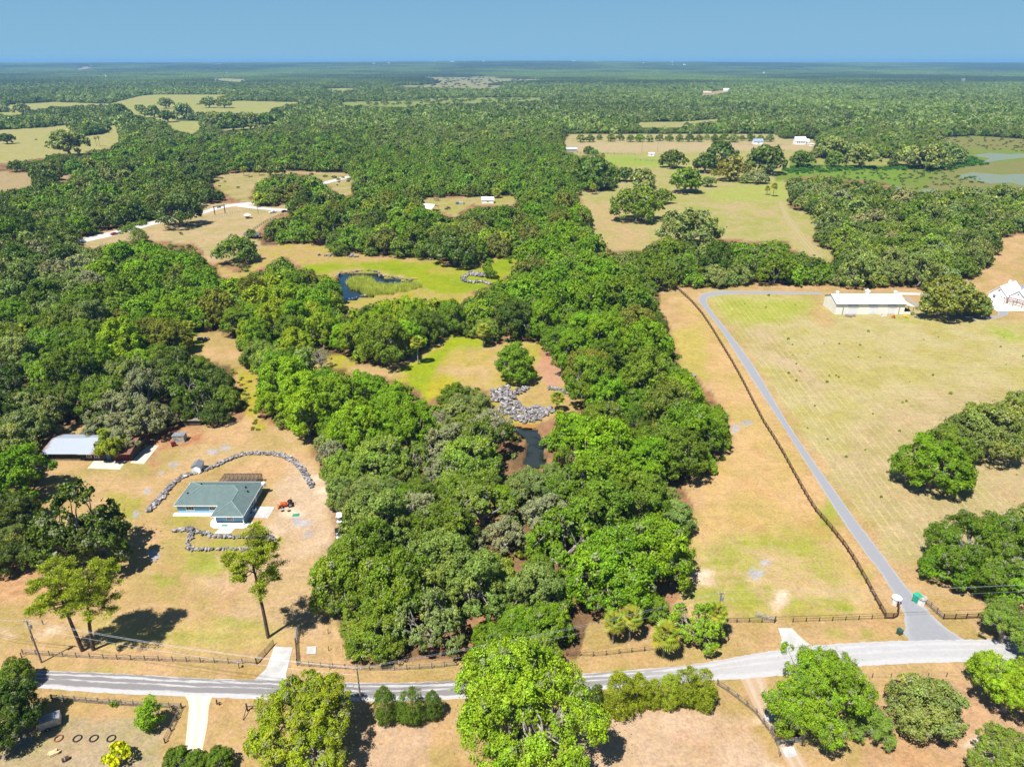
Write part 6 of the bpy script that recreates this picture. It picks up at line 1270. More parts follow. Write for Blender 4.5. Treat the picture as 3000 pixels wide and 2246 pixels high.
MB().box(-4.6, -.2, 5.4, 4.6, .2, 5.9).build('crossbeam', M['wood_dark'], t); MB().box(-1.5, -.08, 4.4, 1.5, .08, 5.2).build('hanging_board', M['wood_dark'], t)
def cow(px, py, label, rz, s=1.0):
    x, y = ground_pt(px, py); me = bpy.data.meshes.new('cow'); V = [(0, 0, 1.05), (-.75, 0, 1.1), (.6, 0, 1.1), (.95, 0, 1.3), (1.3, 0, 1.25), (1.6, 0, 1.05), (-.85, .25, .7), (-.8, .25, .35), (-.85, .25, .03), (-.85, -.25, .7), (-.8, -.25, .35), (-.85, -.25, .03), (.55, .25, .7), (.55, .25, .35), (.55, .25, .03), (.55, -.25, .7), (.55, -.25, .35), (.55, -.25, .03), (-1.1, 0, 1.15), (-1.2, 0, .6)]
    me.from_pydata([tuple(c * s for c in v) for v in V], [(0, 1), (0, 2), (2, 3), (3, 4), (4, 5), (1, 6), (6, 7), (7, 8), (1, 9), (9, 10), (10, 11), (2, 12), (12, 13), (13, 14), (2, 15), (15, 16), (16, 17), (1, 18), (18, 19)], []); me.materials.append(M['black'])
    o = link('cow', me, loc=(x, y, 0), rz=rz); md = o.modifiers.new('skin', 'SKIN'); R_ = [.42, .38, .38, .2, .2, .12, .16, .09, .08, .16, .09, .08, .14, .09, .08, .14, .09, .08, .05, .04]
    for i, q in enumerate(me.skin_vertices[0].data if me.skin_vertices else []): q.radius = (R_[i] * s,) * 2; q.use_root = i == 0
    sb = o.modifiers.new('sub', 'SUBSURF'); sb.levels = sb.render_levels = 1; tag(o, label, 'cow')
cow(531, 688, 'black cow standing alone in the dry paddock', 2.8, 1.15); cow(106, 412, 'black cow on the far pale pasture', .4, 1.4); cow(1308, 616, 'black calf lying low in the camp clearing', .3, 1.2); cow(1315, 613, 'black cow next to the calf in the camp clearing', 2.6, 1.3)
x, y = ground_pt(1278, 588); t = thing('playground_swing', 'dark timber swing frame with a roof in the camp clearing', 'swing', (x, y, 0), .2)
for sx in (-1.6, 1.6):
    for sy in (-1.2, 1.2): MB().tube([(sx, sy, 0), (sx, sy * .4, 3.2)], .12, 5).build('leg', M['wood_dark'], t)
MB().add([(-2, -1.5, 3.1), (2, -1.5, 3.1), (2, 0, 4), (-2, 0, 4), (2, 1.5, 3.1), (-2, 1.5, 3.1)], [(0, 1, 2, 3), (3, 2, 4, 5)]).build('roof', M['wood_brown'], t); MB().box(-1.2, -.8, 1.2, 1.2, .8, 1.35).build('deck', M['wood_brown'], t)
x, y = ground_pt(1347, 598); t = thing('tarp_heap', 'tan and blue tarp heap in the camp clearing', 'tarp', (x, y, 0)); MB().prism([(-.5, -1.5), (3, -1.6), (3.6, .4), (1, 1.6), (-1, 1)], 0, 1.6).build('tan_tarp', M['tan_cloth'], t); MB().prism([(-3, -1.2), (-.6, -1.4), (-.9, 1), (-2.8, .8)], 0, 1.5).build('blue_tarp', M['blue'], t)
x, y = ground_pt(1211, 819); t = thing('rowing_boat', 'faded red boat pulled up at the tip of the reedy pond', 'boat', (x, y, 0), .25)
hull = [(-2.2, 0), (-1.5, .6), (.8, .7), (1.9, .45), (1.9, -.45), (.8, -.7), (-1.5, -.6)]; MB().prism([(a * .8, b * .6) for a, b in hull], .02, .1).add([(a * .8, b * .6, .1) for a, b in hull] + [(a, b, .6) for a, b in hull], [(i, (i + 1) % 7, 7 + (i + 1) % 7, 7 + i) for i in range(7)]).build('hull', plain('faded_hull', (0.5, 0.12, 0.1), (0.6, 0.3, 0.26), 2, .6), t); MB().box(-.2, -.6, .42, .15, .6, .47).box(.9, -.6, .42, 1.2, .6, .47).build('bench', M['wood_grey'], t)

# ------------------------------------------------------------------ boulders
def boulder(seed):
    import bmesh
    bm = bmesh.new(); bmesh.ops.create_icosphere(bm, subdivisions=2, radius=0.5); r = np.random.default_rng(seed); ph = r.uniform(0, 6, 6)
    for v in bm.verts:
        p = v.co; k = 1 + .16 * math.sin(5 * p.x + ph[0]) + .16 * math.sin(6 * p.y + ph[1]) + .14 * math.sin(7 * p.z + ph[2]) + r.uniform(-.07, .07); v.co = Vector((p.x * k * 1.15, p.y * k * .95, max(-.3, p.z * k * .8)))
    me = bpy.data.meshes.new('stone'); bm.to_mesh(me); bm.free(); me.materials.append(M['stone']); return me
ROCK = [boulder(k) for k in range(7)]
def stones_along(t, pts, step, size, rows, width, org, hgt=1.0, cap=300):
    P, ln = resample(GP(pts), step); n = 0
    for i, p in enumerate(P):
        d = P[min(i + 1, len(P) - 1)] - P[max(i - 1, 0)]; d = d / np.linalg.norm(d); nrm = np.array([-d[1], d[0]])
        for k in range(rows):
            if n >= cap: return
            s = random.uniform(*size); q = p + nrm * ((k + .5) / rows - .5) * width + nrm * random.uniform(-.2, .2) + d * random.uniform(-.25, .25) * step
            link('stone', random.choice(ROCK), t, (q[0] - org[0], q[1] - org[1], s * .28 + random.uniform(0, .25) * hgt), (random.uniform(-.4, .4), random.uniform(-.4, .4), random.uniform(0, 6.3)), (s, s * random.uniform(.7, 1.1), s * random.uniform(.7, 1.1) * hgt)); n += 1
def rock_thing(name, label, cat, px, py): x, y = ground_pt(px, py); return thing(name, label, cat, (x, y, 0)), (x, y)
t, o = rock_thing('stone_wall', 'long curved wall of piled limestone boulders behind the blue house', 'stone wall', 760, 1335)
stones_along(t, [(434, 1500), (450, 1482), (475, 1456), (500, 1425), (532, 1399), (569, 1387), (604, 1377), (637, 1362), (674, 1345), (704, 1334), (736, 1329), (773, 1329), (811, 1332), (843, 1342), (868, 1358), (888, 1380), (903, 1405), (915, 1430), (923, 1454)],   .66, (.5, 1.05), 3, 1.5, o, .75)
t, o = rock_thing('stone_wall', 'low limestone boulder row in front of the blue house', 'stone wall', 650, 1570)
stones_along(t, [(510, 1557), (537, 1553), (574, 1559), (612, 1567), (649, 1574), (690, 1574), (740, 1572), (790, 1574), (803, 1580)], .7, (.55, 1.05), 2, 1.2, o, .8)
t, o = rock_thing('stone_border', 'hooked border of small pale stones below the low boulder row', 'stone border', 600, 1600)
stones_along(t, [(560, 1566), (556, 1582), (548, 1594), (557, 1610), (580, 1611), (609, 1610), (649, 1608), (700, 1610), (760, 1606), (795, 1596)], .75, (.5, .95), 2, .8, o)
t, o = rock_thing('stone_ring', 'oval ring of pale stones on the bright pond lawn', 'stone ring', 1390, 815)
stones_along(t, [(1395, 810), (1376, 806), (1360, 813), (1357, 820), (1366, 827), (1385, 829), (1402, 827), (1420, 829), (1434, 833)], 1.5, (1.1, 1.9), 2, 1.6, o); stones_along(t, [(1378, 803), (1392, 803), (1406, 806), (1418, 811)], 1.3, (1.2, 2.4), 3, 4.5, o)
t, o = rock_thing('boulder_bank', 'broad bank of tumbled grey boulders above the small pond', 'boulder bank', 1510, 1190)
BANK = [(1437, 1150), (1460, 1143), (1488, 1127), (1494, 1137), (1500, 1147), (1520, 1141), (1543, 1135), (1546, 1144), (1525, 1156), (1509, 1165), (1507, 1178), (1522, 1190), (1548, 1197), (1580, 1195), (1615, 1196), (1626, 1206), (1602, 1222), (1575, 1235), (1545, 1241), (1512, 1233), (1478, 1217), (1462, 1206), (1466, 1190), (1474, 1176), (1452, 1182), (1438, 1170)]
X, Y = fill_poly(BANK, 1.12, .35); k = 0; order = RNG.permutation(len(X))
for i in order[:300]:
    s = random.uniform(.8, 1.75); link('stone', random.choice(ROCK), t, (X[i] - o[0], Y[i] - o[1], s * .25 + random.uniform(0, .5)), (random.uniform(-.5, .5), random.uniform(-.5, .5), random.uniform(0, 6.3)), (s, s * random.uniform(.7, 1.1), s * random.uniform(.6, 1.0)))
t, o = rock_thing('stone_strip', 'sloping strip of pale rubble edging the knoll beside the palm', 'stone edging', 1660, 1150)
stones_along(t, [(1608, 1139), (1628, 1141), (1652, 1149), (1680, 1157), (1702, 1164)], .85, (.6, 1.2), 3, 2.2, o)
t, o = rock_thing('stone_edge', 'thin pale rock shelf along the shore of the reedy pond', 'rock edging', 1100, 800)
stones_along(t, [(985, 815), (998, 799), (1030, 796), (1068, 793), (1106, 796), (1118, 806), (1146, 811), (1178, 816), (1204, 821)], 1.1, (.6, 1.3), 1, 1.2, o, .5); stones_along(t, [(1006, 879), (1035, 874), (1068, 866)], 1.3, (.7, 1.1), 1, .6, o, .4)
for k, (px, py, n_, w_) in enumerate([(950, 750, 8, 7), (1033, 752, 9, 5), (1248, 750, 4, 3), (1268, 760, 5, 4), (594, 996, 9, 3.5), (2025, 1103, 7, 2.5), (2440, 715, 8, 9), (555, 1555, 2, 1)]):
    t, o = rock_thing('boulder_heap', ['grey boulder heap beside the oak above the pond lawn', 'pale boulder heap on the far bank of the pond lawn', 'single pale boulders at the foot of the trees behind the lawn', 'grey boulders under the olive tree behind the lawn', 'round boulder heap alone in the dry hollow clearing', 'pale rubble heap at the eastern wood edge near the fence', 'grey brush heap beside the pasture track', 'few stones beside the low boulder row'][k], 'boulders', px, py)
    for _ in range(n_): s = random.uniform(.9, 2.0); link('stone', random.choice(ROCK), t, (random.uniform(-w_, w_) / 2, random.uniform(-w_, w_) / 3, s * .3), (0, 0, random.uniform(0, 6)), (s, s, s * .8))

# ------------------------------------------------------------------ fences
def unit_box(w, d, h, mat, name): return MB().box(-w / 2, -d / 2, 0, w / 2, d / 2, h).mesh(name, mat)
RAILM = {}
def fence(px_pts, label, step, rails, height, mpost, mrail, rw=.1, rh=.14, pw=.14, group=None, smooth=False, rail_cap=300, name='fence', cat='fence'):
    W = GP(px_pts); P, ln = resample(W, step, smooth=smooth); ox, oy = P[0]; t = thing(name, label, cat, (ox, oy, 0), group=group)
    pm = unit_box(pw, pw, height, mpost, 'post'); rmesh = MB().box(0, -rw / 4, -rh / 2, 1, rw / 4, rh / 2).mesh('rail', mrail); extra = MB(); cnt = 0
    for i, p in enumerate(P):
        link('post', pm, t, (p[0] - ox, p[1] - oy, -.05), 0)
        if i < len(P) - 1:
            d = P[i + 1] - p; a = math.atan2(d[1], d[0]); l_ = float(np.linalg.norm(d))
            for k in range(rails):
                z = height * (k + .75) / (rails + .1) if rails > 1 else height * .95; z += random.uniform(-.03, .03); off = -(pw / 2 + rw / 4 + .003)
                q = (p[0] - ox - math.sin(a) * off, p[1] - oy + math.cos(a) * off, z)
                if cnt < rail_cap: link('rail', rmesh, t, q, a, (l_, 1, 1)); cnt += 1
                else:
                    c_, s_ = math.cos(a), math.sin(a)
                    v = [(q[0] + c_ * u * l_ - s_ * w_ * rw / 4, q[1] + s_ * u * l_ + c_ * w_ * rw / 4, z + hh * rh / 2) for u, w_, hh in ((0, -1, -1), (1, -1, -1), (1, 1, -1), (0, 1, -1), (0, -1, 1), (1, -1, 1), (1, 1, 1), (0, 1, 1))]
                    extra.add(v, [(3, 2, 1, 0), (4, 5, 6, 7), (0, 1, 5, 4), (1, 2, 6, 5), (2, 3, 7, 6), (3, 0, 4, 7)])
    if extra.v: extra.build('far_rail', mrail, t, kind='stuff')
    return t
G_ = 'paddock fences'
BF = [(2592, 1810), (2556, 1745), (2530, 1695), (2500, 1643), (2472, 1600), (2428, 1545), (2385, 1495), (2352, 1440), (2322, 1385), (2292, 1330), (2262, 1280), (2236, 1240), (2205, 1180), (2175, 1120), (2145, 1065), (2112, 1010), (2085, 965), (2055, 920), (2025, 885), (2000, 862), (1972, 836)]
fence(BF, 'long brown four board fence running beside the paved farm drive', 2.6, 4, 1.45, M['wood_brown'], M['wood_brown'], .1, .16, .17, rail_cap=300)
fence([(2592, 1811), (2628, 1812), (2629, 1790), (2626, 1762)], 'short brown board fence stub at the white entrance pillar', 1.7, 4, 1.45, M['wood_brown'], M['wood_brown'], .1, .15, .17)
fence([(2704, 1764), (2722, 1776), (2740, 1793), (2763, 1813)], 'brown board fence flaring from the stone entrance pillar', 1.9, 4, 1.4, M['wood_brown'], M['wood_grey'], .1, .15, .17)
fence([(2763, 1813), (2800, 1813), (2860, 1810), (2905, 1808), (3000, 1806), (3200, 1804)], 'brown three board fence below the huge low field oak', 2.4, 3, 1.4, M['wood_brown'], M['wood_brown'], .1, .15, .17)
fence([(68, 1915), (180, 1922), (320, 1930), (450, 1934), (560, 1938), (680, 1942), (752, 1944)], 'weathered post and rail fence along the road before the pines', 2.55, 3, 1.25, M['wood_dark'], M['wood_grey'], .08, .09, .14)
fence([(871, 1948), (930, 1953), (1000, 1958), (1080, 1962), (1170, 1962), (1260, 1957), (1338, 1948)], 'weathered post and rail fence from the metal gate towards the giant oak', 2.3, 3, 1.25, M['wood_dark'], M['wood_grey'], .08, .09, .14)
fence([(1660, 1920), (1747, 1922), (1830, 1912), (1924, 1903), (2000, 1896), (2071, 1890), (2136, 1884), (2128, 1862), (2118, 1840), (2121, 1824), (2180, 1822), (2268, 1824)], 'dark wire and pipe fence past the roadside palms', 2.4, 3, 1.2, M['wood_dark'], M['wood_dark'], .05, .05, .12)
fence([(2322, 1822), (2380, 1820), (2440, 1818), (2510, 1815), (2592, 1812)], 'dark pipe fence between the concrete apron and the board fence', 2.5, 2, 1.15, M['wood_dark'], M['wood_brown'], .05, .06, .12)
fence([(154, 2048), (250, 2056), (350, 2064), (450, 2070), (533, 2074)], 'grey board fence around the small horse paddock', 2.1, 4, 1.3, M['wood_dark'], M['wood_grey'], .08, .13, .16)
fence([(533, 2074), (526, 2095), (511, 2122), (497, 2150), (484, 2176)], 'leaning end fence of the small horse paddock', 2.0, 3, 1.2, M['wood_dark'], M['wood_grey'], .08, .1, .15)
fence([(2101, 2005), (2137, 2028), (2174, 2057), (2213, 2089), (2236, 2119), (2259, 2148), (2275, 2177)], 'curved silvery rail fence sweeping to the timber ranch gate', 2.1, 3, 1.35, M['wood_grey'], M['wood_grey'], .1, .13, .2, smooth=True)
fence([(2277, 2180), (2284, 2215)], 'short tail of silvery fence below the ranch gate', 2.0, 2, 1.2, M['wood_grey'], M['wood_grey'])
fence([(2288, 2085), (2300, 2108), (2313, 2130), (2322, 2150)], 'silvery rail fence on the oak flank of the ranch gate', 2.0, 3, 1.35, M['wood_grey'], M['wood_grey'], .1, .13, .2)
fence([(2500, 1984), (2620, 1984), (2760, 1982), (2880, 1980)], 'faint wire fence on the verge below the road', 3.2, 2, 1.1, M['wood_dark'], M['steel'], .03, .03, .1)
white_f = dict(mpost=M['white'], mrail=M['white'])
fence([(290, 722), (376, 706), (455, 690)], 'white rail fence at the distant road before the pointed tree', 3.2, 2, 1.4, rw=.08, rh=.12, **white_f); fence([(580, 650), (640, 638), (700, 618)], 'white rail fence between the mossy oak and the distant driveway', 3.2, 2, 1.4, rw=.08, rh=.12, **white_f)
fence([(742, 674), (780, 650), (830, 628)], 'grey rail fence closing the paddock beside the tall trees', 4, 3, 1.5, M['wood_grey'], M['wood_grey'], .1, .14, .2)
fence([(1661, 450), (1770, 452), (1860, 455)], 'distant dark rail fence at the top of the pasture', 8, 2, 2.0, M['wood_dark'], M['wood_grey'], .1, .2, .3); fence([(1860, 470), (1910, 473), (1960, 477)], 'distant rail fence beneath the livestock shed', 7, 2, 2.0, M['wood_dark'], M['wood_grey'], .1, .2, .3)
fence([(966, 1960), (963, 1900), (962, 1850), (968, 1800), (975, 1760)], 'old wire fence posts along the pale gravel strip', 5, 2, 1.2, M['wood_dark'], M['rust'], .02, .03, .1)
fence([(64, 1925), (85, 1890), (110, 1855), (130, 1825), (160, 1785)], 'scattered old wire fence posts beside the utility pole', 4.5, 1, 1.2, M['wood_dark'], M['rust'], .02, .02, .12)

def gate(px0, px1, label, mat, bars=6, h=1.3, name='field_gate'):
    a, b = Vector(ground_pt(*px0)), Vector(ground_pt(*px1)); d = b - a; w = d.length; t = thing(name, label, 'gate', (a.x, a.y, 0), math.atan2(d.y, d.x))
    for k in range(bars): MB().tube([(0, 0, .15 + (h - .15) * k / (bars - 1)), (w, 0, .15 + (h - .15) * k / (bars - 1))], .035, 5).build('bar', mat, t)
    for x in (0, w / 2, w): MB().tube([(x, 0, .15), (x, 0, h)], .04, 5).build('upright', mat, t)
    for x in (-.12, w + .12)[:1]: MB().tube([(x, 0, 0), (x, 0, h + .3)], .1, 7).build('gate_post', M['wood_dark'], t)
gate((753, 1944), (802, 1888), 'dark metal gate swung open at the pine tree flank of the driveway', M['wood_dark']); gate((871, 1946), (867, 1890), 'dark metal gate swung back beside the concrete slab', M['wood_dark']); gate((867, 1886), (874, 1842), 'pale metal gate panel swung open inside the driveway', M['steel'])
gate((2268, 1822), (2213, 1806), 'pale pipe gate folded open beside the concrete apron', M['steel']); gate((106, 2096), (152, 2050), 'wooden gate at the shaded corner of the small paddock', M['wood_grey'], 5)
gate((16, 2196), (96, 2172), 'blue grey pipe gate leaning in deep shade below the paddock', plain('blue_pipe', (0.12, 0.16, 0.24), None, 1, .5), 6)
# timber ranch gate with cattle guard
x, y = ground_pt(2306, 2165); t = thing('timber_gateway', 'timber ranch gate frame over a cattle guard', 'gateway', (x, y, 0), .12)
for sx in (-2.0, 2.1):
    for sy in (-.8, 1.4): MB().box(sx - .2, sy - .2, 0, sx + .2, sy + .2, 2.6 if sx > 0 else 1.7).build('post', M['wood_grey'], t)
MB().box(1.95, -.8, 2.6, 2.25, 1.4, 2.8).build('crossbeam', M['wood_grey'], t); MB().box(-2.1, -.9, 1.2, 2.1, -.75, 1.35).build('crossbeam', M['wood_grey'], t)
for k in range(5): MB().tube([(-1.8, -.8, .3 + k * .22), (1.9, -.8, .3 + k * .22)], .03, 5).build('gate_bar', M['steel'], t)
x, y = ground_pt(2302, 2150); t = thing('cattle_guard', 'rust red cattle guard grating in front of the ranch gate', 'cattle guard', (x, y, 0), .12)
for k in range(10): MB().box(-1.9, -.9 + k * .22, .08, 1.9, -.8 + k * .22, .2).build('bar', M['rust'], t)
for sx in (-1.9, 0, 1.85): MB().box(sx - .05, -.95, .02, sx + .05, 1.35, .08).build('bearer', M['rust'], t)

# entrance pillars, bins, mailboxes, posts
M['pillar'] = plain('pale_pillar_stone', (0.68, 0.64, 0.6), (0.5, 0.46, 0.43), 2, .9)
def pillar(px, py, label, cap):
    x, y = ground_pt(px, py); t = thing('stone_pillar', label, 'pillar', (x, y, 0), .3)
    MB().prism([(.85 * math.cos(a), .85 * math.sin(a)) for a in np.linspace(0, 6.283, 9)[:-1]], 0, 1.5).build('shaft', M['pillar'], t); MB().prism([(.98 * math.cos(a), .98 * math.sin(a)) for a in np.linspace(0, 6.283, 9)[:-1]], 1.5, 1.66).build('cap', cap, t)
pillar(2623, 1768, 'white round entrance pillar at the board fence corner', M['white']); pillar(2697, 1768, 'pinkish stone entrance pillar with a flat cap', M['tan_cloth'])
def bin_(px, py, label, mat, s=1.0):
    x, y = ground_pt(px, py); t = thing('wheeled_bin', label, 'bin', (x, y, 0), .4); MB().add([(-.3 * s, -.35 * s, .05), (.3 * s, -.35 * s, .05), (.3 * s, .35 * s, .05), (-.3 * s, .35 * s, .05), (-.38 * s, -.45 * s, 1.1 * s), (.38 * s, -.45 * s, 1.1 * s), (.38 * s, .45 * s, 1.1 * s), (-.38 * s, .45 * s, 1.1 * s)], [(3, 2, 1, 0), (4, 5, 6, 7), (0, 1, 5, 4), (1, 2, 6, 5), (2, 3, 7, 6), (3, 0, 4, 7)]).build('tub', mat, t)
    MB().box(-.42 * s, -.5 * s, 1.1 * s, .42 * s, .5 * s, 1.2 * s).build('lid', mat, t); wheel(t, -.36 * s, .35 * s, .14, .08); wheel(t, .36 * s, .35 * s, .14, .08)
bin_(2684, 1762, 'bright green bin beside the stone entrance pillar', plain('bin_green', (0.02, 0.36, 0.22), None, 1, .5), 1.5); bin_(2634, 1857, 'dark green bin on the verge at the farm drive mouth', plain('bin_dark', (0.03, 0.09, 0.07), None, 1, .5), 1.0)
def mailbox(px, py, label, mat):
    x, y = ground_pt(px, py); t = thing('mailbox', label, 'mailbox', (x, y, 0), .5); MB().box(-.06, -.06, 0, .06, .06, 1.1).build('post', M['wood_dark'], t)
    b = MB().box(-.14, -.3, 1.1, .14, .3, 1.28); b.tube([(0, -.3, 1.28), (0, .3, 1.28)], .14, 10).build('box', mat, t); MB().box(.15, 0, 1.3, .17, .05, 1.5).build('flag', M['red'], t)
mailbox(701, 1957, 'grey mailbox on the verge by the concrete driveway', M['steel']); 
for k, (px, py) in enumerate([(636, 2062), (643, 2064)]): x, y = ground_pt(px, py); tag(MB().tube([(0, 0, 0), (.05, 0, 1.1 - k * .4)], [.13, .11], 7).build('wooden_post', M['wood_dark'], loc=(x, y, 0)), ['taller dark stump post beside the sand driveway', 'shorter dark stump post beside the sand driveway'][k], 'post')
x, y = ground_pt(742, 2080); t = thing('post_frame', 'dark H shaped post frame beside the lime green oak', 'fence frame', (x, y, 0), .1)
for sx in (-.95, .95): MB().tube([(sx, 0, 0), (sx, 0, 1.7)], .15, 8).build('post', M['wood_dark'], t)
MB().tube([(-.95, 0, 1.0), (.95, 0, 1.0)], .09, 6).build('crossbar', M['wood_dark'], t); MB().tube([(-.95, -.1, 1.0), (-1.2, -1.9, .1)], .07, 6).build('brace', M['wood_dark'], t)
for k, (px, l) in enumerate([(172, 'rusty hoop feeder ring under the dark oak edge'), (227, 'dark tyre ring first in the paddock row'), (275, 'dark tyre ring in the middle of the paddock row'), (326, 'greenish tyre ring last in the paddock row')]):
    x, y = ground_pt(px, 2163); mb = MB(); mb.tube([(.62 * math.cos(a), .62 * math.sin(a), .12) for a in np.linspace(0, 6.284, 17)], .1, 6, False); tag(mb.build('tyre_ring', M['rust'] if k == 0 else M['rubber'], loc=(x, y, 0)), l, 'tyre')
x, y = ground_pt(160, 2205); t = thing('firewood_heap', 'pale split firewood heap on the paddock ground', 'firewood', (x, y, 0), .5)
for k in range(7): MB().tube([(-.7 + random.uniform(-.3, .3), (k % 4) * .3 - .5, .15 + (k // 4) * .25), (.6 + random.uniform(-.3, .3), (k % 4) * .3 - .4, .18 + (k // 4) * .25)], .15, 7).build('log', plain('split_wood', (0.62, 0.46, 0.25), None, 2, .9) if k == 0 else bpy.data.materials['split_wood'], t)
x, y = ground_pt(193, 2226); t = thing('barrel', 'dark brown barrel lying beside the firewood', 'barrel', (x, y, 0), .7); MB().tube([(-.5, 0, .36), (0, 0, .36), (.5, 0, .36)], [.3, .36, .3], 12).build('staves', M['wood_brown'], t); MB().tube([(-.15, 0, .36), (-.05, 0, .36)], .37, 12).build('hoop', M['steel'], t)
x, y = ground_pt(150, 2125); t = thing('livestock_trailer', 'grey trailer almost hidden in the shade of the dark oak', 'trailer', (x, y, 0), .5); MB().box(-1.6, -.9, .5, 1.6, .9, 1.9).build('body', M['steel'], t); wheel(t, -.4, -.95, .32, .2, 'y'); wheel(t, -.4, .95, .32, .2, 'y')

# ------------------------------------------------------------------ utility poles and wires
POLES = {}
def pole(key, px, py, h, label, arm=0.0, lean=0.0, transformer=False):
    x, y = ground_pt(px, py); t = thing('utility_pole', label, 'utility pole', (x, y, 0), 0); POLES[key] = (x, y, h)
    MB().tube([(0, 0, 0), (lean * .5, 0, h * .5), (lean, 0, h)], [.17, .14, .11], 8).build('shaft', M['wood_grey'], t)
    MB().box(lean - .7, -.06, h - .35, lean + .7, .06, h - .22).build('crossarm', M['wood_grey'], t)
    for dx in (-.6, 0, .6): MB().tube([(lean + dx, 0, h - .22), (lean + dx, 0, h + .02)], .05, 6).build('insulator', M['white'], t)
    if transformer: MB().tube([(lean + .35, 0, h - 1.9), (lean + .35, 0, h - 1.0)], .26, 12).build('transformer', M['steel'], t)
pole('w', 122, 1940, 10.0, 'grey utility pole with transformer beside the leaning pines', transformer=True); pole('m', 1061, 2085, 10.0, 'dark utility pole on the verge below the county road'); pole('e', 2095, 1855, 10.0, 'grey utility pole with transformer behind the leaning roadside oak', transformer=True)
pole('f', 757, 626, 11.0, 'thin utility pole beside the distant driveway', transformer=False); pole('p1', 1880, 447, 22, 'tall dark pole on the far pasture, first of the pair'); pole('p2', 1926, 446, 22, 'tall dark pole on the far pasture beside the loading shed')
pole('o', -120, 1900, 10, 'utility pole just outside the western edge'); pole('q', 3400, 1800, 10, 'utility pole just outside the eastern edge')
def wire(a, b, dx, dz, label):
    A, B = POLES[a], POLES[b]; n = 14; sag = 1.1
    pts = [(A[0] + (B[0] - A[0]) * i / n + dx, A[1] + (B[1] - A[1]) * i / n, A[2] + (B[2] - A[2]) * i / n + dz - sag * 4 * (i / n) * (1 - i / n)) for i in range(n + 1)]
    o = (pts[0][0], pts[0][1], 0); tag(MB().tube([(p[0] - o[0], p[1] - o[1], p[2]) for p in pts], .022, 4).build('power_line', M['steel'], loc=o), label, 'power line', 'power lines along the road')
for a, b, l in (('o', 'w', 'west of the leaning pines'), ('w', 'm', 'strung between the pine pole and the verge pole'), ('m', 'e', 'strung over the giant roadside oak'), ('e', 'q', 'running east over the board fences')):
    for k, (dx, dz, w_) in enumerate(((-.6, 0, 'upper road side'), (.6, 0, 'upper field side'), (0, -1.6, 'lowest'))): wire(a, b, dx, dz, f'{w_} power line {l}')

# ------------------------------------------------------------------ pines, palms
def pine(px, py, topx, topy, label, w, seed, pal='pineneedle'):
    r = np.random.default_rng(seed); x, y = ground_pt(px, py); best = None
    for z in np.arange(8, 34, .25):                          # the height whose top is seen where the photo shows it
        qx, qy = photo_xy(x, y, z)
        if best is None or abs(qy - topy) < best[0]: best = (abs(qy - topy), z, qx)
    Hh = best[1]; lean = (topx - best[2]) * depth_of(y, Hh) / FOC
    t = thing('pine_tree', label, 'pine', (x, y, 0)); tr = MB()
    path = [Vector((lean * (u ** 1.3), .3 * math.sin(u * 3 + seed), u * Hh * .97)) for u in np.linspace(0, 1, 9)]
    tr.tube([tuple(p) for p in path], [.36, .33, .31, .28, .25, .21, .16, .1, .05], 9); cl = []
    for k in range(34):
        u = r.uniform(.52, 1.0); i = u * 8; p = path[int(i)].lerp(path[min(8, int(i) + 1)], i % 1); a = r.uniform(0, 6.28); ln = w * 1.3 * (1.2 - u * .55) * r.uniform(.55, 1.1)
        e = p + Vector((math.cos(a) * ln, math.sin(a) * ln, ln * r.uniform(-.05, .45))); m = p.lerp(e, .5) + Vector((0, 0, ln * r.uniform(-.15, .1))); tr.tube([tuple(p), tuple(m), tuple(e)], [.09, .06, .03], 5, False)
        cl.append(e)
        for _ in range(4): q = m.lerp(e, r.uniform(.2, 1)) + Vector(r.normal(0, w * .17, 3) * np.array([1, 1, .4])); cl.append(q); tr.tube([tuple(m), tuple(q)], [.04, .015], 4, False)
    tr.build('trunk', M['pine_bark'], t); c = np.array([tuple(p) for p in cl]); K = len(c); n = 30000
    pick = r.integers(0, K, n); d = unit(r.normal(0, 1, (n, 3))); R_ = r.uniform(.6, 1.35, K)[pick][:, None]
    pos = c[pick] + d * np.array([1, 1, .45]) * R_ * r.uniform(.15, 1, (n, 1)); ax = unit(d * np.array([1, 1, .6]) + np.array([0, 0, .45]) + r.normal(0, .35, (n, 3))); bx = unit(np.cross(ax, r.normal(0, 1, (n, 3)))); sl = r.uniform(.12, .24, (n, 1))
    v = np.stack([pos - ax * sl, pos - bx * sl * .32, pos + ax * sl, pos + bx * sl * .32], 1).reshape(-1, 3); br = r.uniform(.75, 1.3, n) * r.uniform(.8, 1.2, K)[pick]
    link('crown', mesh_np('pine_crown', v, np.arange(4 * n).reshape(n, 4), M['leaf'], {'tint': np.repeat(np.stack([br * 1.05, br, br * .9, np.ones(n)], 1), 4, 0)}), t, color=PAL[pal])
pine(785, 1869, 722, 1560, 'tall single pine leaning beside the concrete driveway', 4.6, 1); pine(272, 1906, 255, 1660, 'straighter pine of the leaning pair by the utility pole', 4.8, 2); pine(242, 1906, 150, 1665, 'outer pine of the leaning pair by the utility pole', 4.2, 3)

